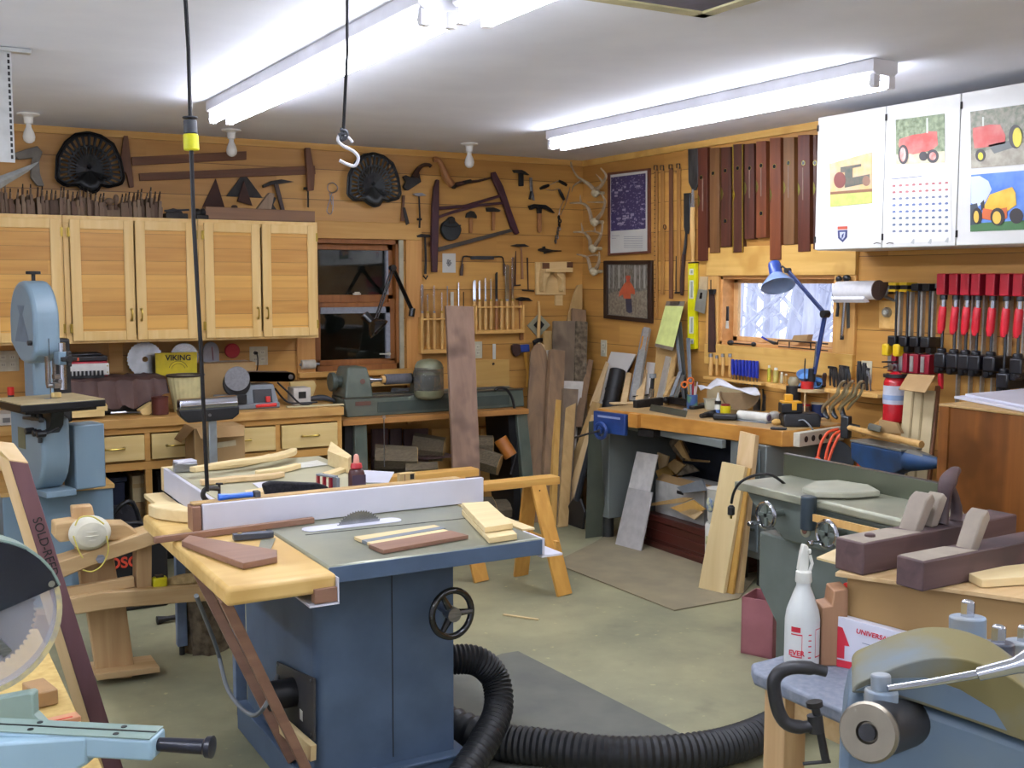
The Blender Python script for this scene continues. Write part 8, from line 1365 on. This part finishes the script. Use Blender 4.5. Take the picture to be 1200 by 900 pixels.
for x in(-5.2,-4.2):
 for y in(-4.65,-3.55):build('leg',MB().bb(x-.04,y-.04,0,x+.04,y+.04,.57),shw,t,bev=.003)
purp=wood('padauk_brown','#64444a','#76545a',2,rough=.6,sc=.6);q=lambda x,y,yy=-3.3:Y(yy,x,y)
t=thing('signed_plank','heavy purple-brown plank leaning at the left with SOLD-REED written on it','plank',(q(150,930).x,-3.3,0))
A,B_,C_,D_=q(11,540),q(33,543),q(129,851),q(107,851);s1=(C_-B_)*(B_.z/(B_.z-C_.z));s2=(D_-A)*(A.z/(A.z-D_.z))
build('face',slab([A,B_,B_+s1,A+s2],.03),purp,t,bev=.002);A2,D2=q(0,507),q(-14,515)
build('pale_edge',MB().prism([A+V(-.001,.0,0),A+s2+V(-.001,0,0),A+s2+V(-.03,.04,0),A+V(-.03,.04,.02)],(0,.004,0)),bw[4],t);build('sawn_end',MB().prism([A,B_,B_+V(-.03,.07,.05),A+V(-.04,.07,.05)],(0,0,.003)),bw[4],t)
mid=q(53,641)+V(0,-.003,0);dr=(C_-B_).normalized();upv=V(-dr.z,0,dr.x);upv=upv if upv.z>0 else-upv;text('lettering','SOLD-REED',.036,TM(mid,dr,upv),ink,t,depth=.0006)
mg=mat('miter_green','#8aa096',.4,c2='#7d938a',sc=5);mb_=mat('miter_blue','#9dbccb',.35,sc=3)
t=thing('miter_saw','miter saw with a clear guard and pale blue arm at the left edge','miter saw',D(0,860,2.3));c=D(-28,723,2.3);nv=(CAM-c);nv.z=0;nv=(nv.normalized()+R_*.25).normalized();rx=V(-nv.y,nv.x,0);rx=rx if rx.dot(R_)>0 else-rx
build('blade',sawdisc(c+nv*.0,nv,.118,60),blade_m,t);cg=mat('clear_guard','#c4c6d2',.08,sc=3);g_=cg.node_tree.nodes['Principled BSDF'];g_.inputs['Alpha'].default_value=.38
gp=lambda r,a_,o_:c+nv*o_+rx*r*cos(a_)+V(0,0,1)*r*sin(a_)
def arc(mb,r0,r1,a0,a1,o0,o1,n=26):
 v=[gp(r,a0+(a1-a0)*i/n,o_)for i in range(n+1)for r,o_ in((r0,o0),(r1,o0),(r1,o1),(r0,o1))];b=len(mb.v)
 mb.add(v,[(4*i+j,4*i+(j+1)%4,4*i+4+(j+1)%4,4*i+4+j)for i in range(n)for j in range(4)]+[(0,1,2,3),(4*n,4*n+1,4*n+2,4*n+3)]);return mb
build('clear_guard',arc(arc(MB(),.03,.166,-2.4,.5,.014,.016),.162,.166,-2.4,.5,-.03,.016),cg,t);build('guard_rim',arc(MB(),.156,.167,-2.4,.3,.0165,.019),mat('guard_edge','#a8a290',.5,c2='#c9bd8a',sc=50),t)
build('upper_guard',arc(MB(),.02,.165,.28,3.2,.018,.03),mat('guard_navy','#10131f',.2,c2='#1b2030',sc=12,coat=.4),t);build('guard_lip',arc(MB(),.163,.169,.28,3.2,-.04,.03),mg,t);q_=gp(.152,.36,.031);build('screw',MB().cyl(q_,q_+nv*.004,.007),MATS['chrome'],t);build('arbor',MB().cyl(c+nv*.03,c+nv*.06,.03,n=20),blk,t);build('slot_arm',MB().bar(gp(.02,-1.2,.02),gp(.1,-1.0,.02),.02,.004,rx),steel,t)
a,b=D(-60,866,2.05),D(186,862,2.0);a.z=b.z=.77;u=(b-a).normalized();w_=V(-u.y,u.x,0)
ar=build('extension_arm',MB().obox((a+b)/2-V(0,0,.02),(b-a)/2,w_*.03,V(0,0,.02)),mb_,t,bev=.006,seg=3);build('top_track',MB().obox((a+b)/2+V(0,0,.0012),(b-a)/2*.98,w_*.029,V(0,0,.001)),mg,ar);build('groove',MB().obox((a+b)/2+V(0,0,.003),(b-a)/2*.98,w_*.002,V(0,0,.0006)),blk,ar)
for f in(.42,.82):
 for s in(-1,1):p=a.lerp(b,f)+w_*s*.016+V(0,0,.0025);build('screw',MB().cyl(p,p+V(0,0,.001),.0055,n=12),dsteel,ar)
build('handle',MB().lathe(b-V(0,0,.02),u,[(.012,0),(.013,.02),(.014,.085),(.019,.09),(.02,.1),(.012,.102)],20),mat('handle_navy','#141826',.3),t);build('arm_casting',MB().loft([[b-u*.12+w_*.032*s-V(0,0,z)for s,z in((-1,.0),(1,.0),(1,.05),(-1,.05))],[b-u*.3+w_*.06*s-V(0,0,z)for s,z in((-1,.01),(1,.01),(1,.15),(-1,.15))]]),mb_,t,bev=.006)
build('fence',MB().prism([D(*p,2.25)for p in[(-20,850),(-20,822),(34,812),(38,814),(39,838),(62,862),(60,868),(-20,880)]],Ff*.03),mg,t,bev=.003);build('turntable',MB().lathe(D(-20,880,2.3)-V(0,0,.1),(0,0,1),[(.15,0),(.15,.1),(.14,.105)],30),mg,t,bev=.002);cc=D(-20,880,2.3);build('base',MB().bb(cc.x-.22,cc.y-.1,.601,cc.x+.16,cc.y+.12,cc.z-.1),mg,t,bev=.01)
solo('scrap_block',MB().box(Z(.62,47,812),(.05,.1,.036),rz=.2),mat('scrap_orange','#a88458',.6),'orange-brown scrap block on the chipboard bench','block',bev=.003)
t=thing('hex_key_case','small pale case with orange marks on the chipboard bench','case',Z(.605,68,848));c=Z(.605,68,848);build('case',MB().box(c+V(0,0,.006),(.09,.035,.012),rz=.15),mat('case_peach','#c98f6a',.5),t,bev=.002);build('marks',MB().box(c+V(.0,-.01,.0125),(.06,.006,.001),rz=.15),MATS['orange_red'],t)
jm=mat('jointer_green','#5b645c',.45,c2='#67706a',sc=6);jt=mat('jointer_table','#a5a690',.35,.3,c2='#8f917f',sc=6)
jx0,jx1=-1.62,-1.33;ja_,jb_=-3.54,-4.36;zj=.82;jm_=-3.93
t=thing('jointer','grey-green jointer with a long upright fence and two handwheels','jointer',(-1.45,-3.9,0))
build('infeed_table',MB().bb(jx0,jm_+.02,zj-.035,jx1,ja_,zj-.004),jt,t,bev=.004);build('outfeed_table',MB().bb(jx0,jb_,zj-.033,jx1,jm_-.02,zj),jt,t,bev=.01,seg=3)
build('bed',MB().prism([V(jx0+.03,y,z)for y,z in[(ja_-.03,zj-.037),(jb_+.03,zj-.037),(jb_+.06,zj-.10),(jm_-.12,zj-.19),(jm_+.14,zj-.19),(ja_-.08,zj-.09)]],(.2,0,0)),jm,t,bev=.01)
build('fence',MB().bb(-1.33,-4.25,zj-.01,-1.312,-3.50,zj+.075),mat('fence_green','#5a5f4e',.35,.4,c2='#666a58',sc=3),t,bev=.002);build('fence_bright_edge',MB().bb(-1.331,-4.25,zj+.075,-1.311,-3.50,zj+.078),steel,t)
gc=X(-1.52,980,578);gz=zj+.004;build('cutter_guard',MB().prism([V(x,y,gz)for x,y in[(-1.60,-3.88),(-1.46,-3.80),(-1.37,-3.83),(-1.34,-3.95),(-1.40,-4.06),(-1.52,-4.04),(-1.62,-3.97)]],(0,0,.022)),mat('guard_pale','#a9a994',.5,c2='#9c9d8b',sc=8),t,bev=.006,seg=3);build('guard_post',MB().cyl((-1.635,-3.95,zj-.11),(-1.635,-3.95,zj+.01),.028,n=20),mat('post_dark_blue','#303c44',.4),t,bev=.004)
for y,z in((-3.785,.735),(-4.085,.725)):
 c=V(-1.68,y,z);w__=build('handwheel',MB().torus(c,(1,0,0),.045,.008,26,8),MATS['chrome'],t);build('spokes',MB().cyl(c,c+V(.08,0,0),.012).bar(c+V(0,-.045,0),c+V(0,.045,0),.014,.008,(0,0,1)).bar(c+V(0,0,-.045),c+V(0,0,.045),.014,.008,(0,1,0)),jm,w__);k_=c+V(-.01,.02,-.03);build('crank_knob',MB().lathe(k_,(-1,.1,0),[(.006,0),(.007,.03),(.011,.038),(.008,.052)],12),MATS['chrome'],w__)
b_=build('badge',MB().lathe((jx0+.03,jm_+.035,zj-.13),(-1,0,0),[(.024,0),(.024,.004),(.018,.006)],20),jt,t);build('badge_mark',MB().cyl((jx0+.023,jm_+.035,zj-.13),(jx0+.0215,jm_+.035,zj-.13),.012),MATS['plate_red_dull'],b_)
build('stand',MB().prism([V(-1.56,y,z)for y,z in[(-3.62,.63),(-4.30,.63),(-4.30,.0),(-3.72,.0),(-3.72,.30),(-3.62,.42)]],(.28,0,0)),jm,t,bev=.008);sw=build('switch_plate',MB().bb(-1.567,-4.12,.48,-1.561,-4.05,.6),jm,t,bev=.002);build('red_button',MB().cyl((-1.568,-4.08,.53),(-1.58,-4.08,.53),.012),MATS['switch_red'],sw,bev=.002);build('black_button',MB().cyl((-1.568,-4.08,.57),(-1.578,-4.08,.57),.011),blk,sw,bev=.002)
solo('push_stick',MB().bar((-1.66,-4.0,zj-.055),(-1.66,-4.35,zj-.05),.025,.01,(0,0,1)),palew,'pale stick lying along the jointer front, right handwheel end','stick')
t=thing('black_plug_cord','black cord with a plug hanging over the left end of the jointer','cord',X(-1.66,857,600));build('cord',MB().tube(sm([X(-1.45,925,572),X(-1.55,905,557),X(-1.6,885,557),X(-1.67,868,565),X(-1.67,860,577),X(-1.67,857,590)],4),.0055,7),blk,t);c=X(-1.67,857,592);build('plug',MB().lathe(c,(0,0,-1),[(.007,0),(.014,.008),(.014,.035),(.010,.038)],12),blk,t);build('prong',MB().box(c-V(0,0,.045),(.004,.008,.014)),brass,t)
a,b=Z(0,868,765),Z(0,905,773);zt_=up(b.x,b.y,706);pk=mat('pink_red_bin','#a86c72',.5,c2='#9c6268',sc=9);t=thing('metal_bin','open dusty pink metal bin on the floor beside the jointer','bin',(a+b)/2);dd=V(.16,.08,0)
A_,B2_,C2_,D2_=a,b,b+dd*.9,a+dd*.9;zl=up(a.x,a.y,692)
for P0,P1 in((A_,B2_),(B2_,C2_),(C2_,D2_),(D2_,A_)):build('side',MB().prism([P0,P1,V(P1.x,P1.y,zt_),V(P0.x,P0.y,zt_)],(B2_-P0+D2_-P0).normalized()*.0+((A_+C2_)/2-(P0+P1)/2).normalized()*.004),pk,t)
build('bottom',flat([A_,B2_,C2_,D2_],.002,.006),pk,t)
cabw=wood('stained_cabinet','#6a3e1a','#8c5726',2,rough=.35,sc=.45,dark='#58320f');t=thing('stained_cabinet','glossy reddish-brown wooden cabinet at the right edge, topped with white boards','cabinet',(-.4,-4.3,0));build('body',MB().bb(-.80,-5.1,.0,-.03,-3.815,1.09),cabw,t,bev=.004);build('top_edge',MB().bb(-.806,-5.1,1.09,-.03,-3.81,1.1),MATS['oxide_red']if False else bw[2],t,bev=.002);build('corner_post',MB().bb(-.808,-3.86,.0,-.80,-3.815,1.09),cabw,t)
p0,p1,p2=Z(1.102,1118,467),Z(1.102,1210,485),Z(1.102,1210,458)
solo('white_shelf_board',flat([p0,V(p1.x,p1.y,0),V(-.1,p1.y,0),V(-.1,p0.y+.03,0)],1.102,.01),lam,'lower thin white board on top of the reddish-brown cabinet','board',bev=.001);solo('white_shelf_board',flat([p0+V(.03,-.03,0),V(p1.x+.03,p1.y,0),V(-.1,p1.y,0),V(-.1,p0.y,0)],1.113,.01),lam,'upper thin white board on top of the reddish-brown cabinet','board',bev=.001)
sp=mat('speckled_top','#6b7280',.6,c2='#7f8590',sc=60);zs=.65;t=thing('wooden_stool','low wooden stool with a speckled grey top carrying the spray bottle','stool',(-2.4,-5.0,0))
build('top',MB().prism([V(-2.63,-4.77,zs-.035),V(-2.665,-4.82,zs-.035),V(-2.66,-5.45,zs-.035),V(-1.85,-5.45,zs-.035),V(-1.85,-4.72,zs-.035)],(0,0,.035)),sp,t,bev=.008,seg=3)
for x,y in((-2.60,-4.86),(-2.60,-5.38),(-1.95,-4.8),(-1.95,-5.38)):build('leg',MB().bb(x-.035,y-.035,0,x+.035,y+.035,zs-.036),hz,t,bev=.003)
build('apron',MB().bb(-2.61,-5.34,zs-.11,-2.59,-4.9,zs-.037),hw,t,bev=.002)
t=thing('c_clamp','large dark C-clamp gripping the corner of the speckled stool','clamp',D(930,860,2.5));pk_=[(968,787),(950,783),(930,782),(915,787),(907,798),(908,815),(913,835),(922,848),(938,852),(954,850)]
build('frame',MB().tube(sm([D(*p,2.42)for p in pk_],4),[.012]*4+[.015]*29+[.013]*4,10),mat('clamp_iron','#38383a',.4,.5),t);a,b=D(957,838,2.42),D(968,893,2.42);build('screw',MB().cyl(D(955,826,2.42),b,.009),MATS['clamp_iron'],t);build('boss',MB().cyl(D(954.5,838,2.42),D(957,858,2.42),.017),MATS['clamp_iron'],t);build('pad',MB().cyl(D(954,822,2.42),D(955,828,2.42),.018),iron,t);build('tommy_bar',MB().cyl(D(941,895,2.42),D(973,892,2.42),.004),MATS['clamp_iron'],t)
c=Z(zs,939,779);t=thing('spray_bottle','white spray bottle with red printing on the speckled stool','spray bottle',c);bt=mat('bottle_milky','#cfd2d0',.3,c2='#c5c9c4',sc=3);hB=up(c.x,c.y,682)-zs;rB=.042
build('bottle',MB().lathe(c+V(0,0,.001),(0,0,1),[(.034,0),(rB,.006),(rB,hB*.55),(rB*.92,hB*.66),(rB*.6,hB*.85),(.017,hB*.95),(.017,hB)],28),bt,t)
build('collar',MB().lathe(c+V(0,0,hB),(0,0,1),[(.019,0),(.02,.004),(.019,.026),(.013,.028)],20),wh,t);hz0=c+V(0,0,hB+.026);build('trigger_head',MB().prism([hz0+R_*x+V(0,0,z)for x,z in[(-.014,0),(.012,0),(.013,.03),(.012,.052),(.01,.062),(-.003,.066),(-.008,.045)]]+[],Ff*.02).bar(hz0+R_*.008+V(0,0,.05),hz0+R_*.016+V(0,0,.05),.012,.012,V(0,0,1)),wh,t,bev=.003);build('trigger',MB().tube([hz0+R_*.014+V(0,0,.04),hz0+R_*.02+V(0,0,.02),hz0+R_*.014+V(0,0,0)],.004,6),wh,t)
rp_=mat('print_red','#c8263a',.4)
def bprint(a0,a1,z0,z1,nm='print'):
 n=6;v=[c+V((rB+.0008)*cos(a0+(a1-a0)*i/n),(rB+.0008)*sin(a0+(a1-a0)*i/n),z)for i in range(n+1)for z in(z0,z1)];return build(nm,MB().add(v,[(2*i,2*i+2,2*i+3,2*i+1)for i in range(n)]),rp_,t)
av=atan2(-Ff.y,-Ff.x)
for a0,a1,z0,z1 in((-.9,-.25,.085,.088),(-.9,-.25,.03,.033),(-.27,-.24,.03,.088),(.55,.58,.03,.1),(.55,1.1,.098,.1),(.55,1.1,.03,.033),(-.9,-.35,.092,.105)):bprint(av+a0,av+a1,z0,z1)
for k in range(5):bprint(av+.1,av+.28,.03+.014*k,.033+.014*k,'gauge_mark')
text('lettering','EVER',.017,TM(c-Ff*(rB*.86)-R_*.022+V(0,0,.041),R_*.9+Ff*-.4,(0,0,1)),rp_,t,bold=.0004)
kb=mat('kraft_board','#a07f4e',.75,c2='#94744a',sc=3);A_,B_=V(-2.435,-4.888,0),V(-2.25,-5.26,0);ab=(B_-A_).normalized();pp=V(-ab.y,ab.x,0);pp=pp if pp.x>0 else-pp;zb0,zb1=zs+.001,.872
t=thing('fibre_box','large brown fibreboard box under the two wooden planes','box',(A_+B_)/2+V(0,0,zs));build('box',MB().prism([V(p.x,p.y,zb0)for p in(A_,B_+ab*.0,B_+pp*.45,A_+pp*.45)],(0,0,zb1-zb0)),kb,t,bev=.002);build('end_panel',MB().prism([V(p.x,p.y,zb0)for p in(B_,B_+ab*.25,B_+ab*.25+pp*.45,B_+pp*.45)],(0,0,zb1-zb0)),mat('dark_panel_brown','#54382a',.6),t,bev=.002)
build('lid_board',MB().prism([V(p.x,p.y,zb1)for p in(A_-ab*.02-pp*.03,B_+ab*.25-pp*.01,B_+ab*.25+pp*.5,A_-ab*.02+pp*.5)],(0,0,.01)),hw,t,bev=.001)
solo('plywood_point',flat([Z(.885,957,655),Z(.885,990,640),Z(.885,990,664)],.884,.005),mp_,'pale plywood corner sticking out left of the big wooden plane','board')
t=thing('printed_carton','white carton with a red arrow and UNIVERSAL printing on the stool','carton',Z(zs,1012,790));fo=-pp*.03
Aq=[A_+fo+ab*s for s in(-.01,.2)];zc0,zc1,zc2=zs+.001,zs+.125,zs+.105
P4=[V(Aq[0].x,Aq[0].y,zc0),V(Aq[1].x,Aq[1].y,zc0),V(Aq[1].x,Aq[1].y,zc2),V(Aq[0].x,Aq[0].y,zc1)];build('carton',MB().prism(P4,pp*.026),lam,t,bev=.001)
L3=lambda u_,v_:V(Aq[0].x,Aq[0].y,zc0)+ab*u_+V(0,0,v_)-pp*.001;build('red_band',MB().prism([L3(0,0),L3(.2,0),L3(.2,.012),L3(0,.018)],-pp*.0005),rp_,t);build('red_arrow',MB().prism([L3(.0,.022),L3(.018,.022),L3(.018,.055),L3(.03,.055),L3(.012,.098),L3(0,.1)],-pp*.0005),rp_,t)
text('lettering','UNIVERSAL',.016,TM(L3(.085,.092),ab-V(0,0,.1),(0,0,1)),rp_,t,bold=.0002);build('small_print',MB().prism([L3(.06,.07),L3(.11,.065),L3(.11,.0635),L3(.06,.0685)],-pp*.0005).prism([L3(.07,.045),L3(.12,.04),L3(.12,.0385),L3(.07,.0435)],-pp*.0005),MATS['row_grey'],t)
c0=Z(zs,975,781);zt_=up(c0.x,c0.y,690)-zs;solo('notched_block',MB().prism([c0+R_*x+V(0,0,z)for x,z in[(-.028,.001),(.035,.001),(.035,zt_),(.0,zt_-.005),(-.004,zt_*.78),(-.028,zt_*.76)]],Ff*.07),wood('block_brown','#8a6448','#a37a58',2),'brown wooden block with a step cut in it, right of the spray bottle','block',bev=.003)
pw1=wood('plane_dark','#463334','#5d4745',0,rough=.6,dark='#35282b');dusty=mat('dusty_wood','#948a7a',.8,c2='#7d7266',sc=8)
def woodplane(o_,l,w_,h_,rz,label,tote):
 t=thing('wooden_plane',label,'plane',o_,'big wooden planes on the box');M_=Matrix.Rotation(rz,4,'Z');q=lambda x,y,z:Vector(o_)+M_.to_3x3()@V(x,y,z)
 build('body',MB().prism([q(0,0,0),q(l,0,0),q(l,0,h_),q(0,0,h_)],q(0,w_,0)-q(0,0,0)),pw1,t,bev=.004);build('dusty_top',MB().prism([q(.004,.004,h_),q(l*.36,.004,h_),q(l*.30,w_-.004,h_),q(.004,w_-.004,h_)],(0,0,.001)),dusty,t)
 ir=MB().prism([q(x,w_*.2,z)for x,z in[(l*.34,h_-.01),(l*.39,h_-.01),(l*.47,h_+.07),(l*.45,h_+.09),(l*.41,h_+.075)]],q(0,w_*.62,0)-q(0,0,0));build('wedge',ir,dusty,t,bev=.004)
 if tote:
  build('strike_button',MB().lathe(q(l*.12,w_/2,h_),(0,0,1),[(.013,0),(.013,.006),(.009,.008)],14),pw1,t)
  Pt=sm([q(x,w_/2,z)for x,z in[(l*.56,h_),(l*.58,h_+.04),(l*.59,h_+.09),(l*.63,h_+.125),(l*.68,h_+.135)]],4);build('tote',MB().tube(Pt,[.022,.02,.018,.016,.016,.016,.017,.018,.02,.022,.022,.02,.017,.015,.012,.009,.004],10),pw1,t);build('tote_back',MB().tube(sm([q(x,w_/2,z)for x,z in[(l*.61,h_+.10),(l*.655,h_+.06),(l*.67,h_+.02),(l*.665,h_)]],4),[.012]*6+[.015]*7,10),pw1,t)
  build('second_wedge',MB().prism([q(x,w_*.25,z)for x,z in[(l*.46,h_),(l*.50,h_),(l*.56,h_+.07),(l*.53,h_+.085),(l*.5,h_+.07)]],q(0,w_*.5,0)-q(0,0,0)),dusty,t,bev=.004)
 return t
o1=Z(.883,1011,675);woodplane(o1,.62,.085,.078,.06,'larger dark wooden plane with a horn-shaped handle, behind the other',True)
o2=Z(.883,1081,694);woodplane(o2,.55,.075,.07,.03,'dark wooden plane in front, cut off by the right edge of the photo',False)
p=Z(.884,1128,674);solo('pale_block',MB().prism([Z(.884,1150,689),Z(.884,1230,684),Z(.884,1215,668),Z(.884,1128,678)],(0,0,.02)),mapf,'pale maple board lying in front of the planes','board',bev=.002)
ml=mat('machine_blue','#5d7082',.45,c2='#6f7b7e',sc=5,lo=.4,hi=.7,bump=.1);rs=mat('machine_rust','#71683f',.8,c2='#64727c',sc=6,lo=.4,hi=.7,bump=.2)
EX=Ff+R_*.3;t=thing('blue_lathe_head','old blue-grey machine head with a rust-dusted dome, right foreground','machine',D(1100,900,1.6));d0=1.45
prof=[(1003,1500),(985,900),(990,850),(996,796)];dome=[(p.x,p.y)for p in sm([(998,812,0),(1004,802,0),(1026,792,0),(1058,779,0),(1095,771,0),(1135,774,0),(1175,789,0),(1210,814,0),(1245,850,0)],3)]+[(1245,886),(1150,850),(1080,826),(1040,814)]
bd=build('body',MB().prism([D(*p,d0)for p in[(980,1010),(984,890),(989,845),(996,811),(1040,816),(1080,828),(1150,852),(1245,888),(1260,1010)]],EX*.12),ml,t,bev=.012,seg=3);build('dome',MB().prism([D(p[0],p[1],d0-.012)for p in dome],EX*.13),rs,t,bev=.016,seg=4);build('dome_blue_face',MB().prism([D(*p,d0-.0125)for p in[(1003,809),(1016,803),(1045,795),(1085,794),(1125,808),(1165,832),(1180,856),(1150,846),(1080,822),(1040,810)]],-Ff*.001),ml,t);build('pedestal',MB().prism([D(*p,d0)for p in[(1000,1010),(1240,1010),(1240,1020),(1000,1020)]],EX*.12).bb(-3.28,-5.74,0,-3.08,-5.6,D(1100,1010,d0).z),ml,t,bev=.01)
cy=D(1018,858,1.36);cx2=D(1070,842,1.5);ax=(cy-cx2).normalized();cl=build('collet',MB().cyl(cx2,cy,.034,n=28),blk,t,bev=.003);build('collet_face',MB().lathe(cy,ax,[(.036,-.006),(.037,.001),(.034,.006),(.014,.006),(.012,0)],28),mat('collet_bronze','#8a8272',.35,.8),cl);build('collet_hole',MB().cyl(cy+ax*.0,cy+ax*.0075,.0105,n=16),blk,cl)
k0=D(1030,838,1.4);k1=D(1031,792,1.4);km=mat('knob_blue','#7f93a6',.4,c2='#8b8678',sc=10);build('knob_base',MB().cyl(D(1032,832,1.42),D(1033,808,1.42),.021,n=20),km,t,bev=.003);build('knob_stem',MB().cyl(D(1033,812,1.42),D(1032,790,1.42),.0125,n=18),km,t,bev=.002);build('bracket',MB().prism([D(*p,1.44)for p in[(1015,812),(1062,812),(1066,830),(1015,838)]],Ff*.03),ml,t,bev=.004)
build('lever',MB().tube([D(1040,807,1.40),D(1090,800,1.40),D(1145,790,1.38),D(1147,790,1.38),D(1190,780,1.36),D(1215,772,1.35)],[.0045,.0052,.0056,.0085,.010,.018],14),MATS['chrome'],t)
for(x,y,d_,r_,m_,l)in((1134,752,1.7,.027,km,0),(1170,776,1.62,.022,MATS['stock_slate'],0),(1200,775,1.75,.03,km,0)):
 b_=build('lug',MB().cyl(D(x,y+14,d_),D(x,y-30*(.8 if x>1150 else 1),d_),r_,n=20),m_,t,bev=.003);tz_=D(x,y-30*(.8 if x>1150 else 1),d_);build('hex_bolt',MB().cyl(tz_,tz_+V(0,0,.022),.011,n=6).ell(tz_+V(0,0,.022),(.010,.010,.004)),MATS['chrome'],b_)
for o in bpy.data.objects:
 for k in('_o','_used'):
  if k in o:del o[k]
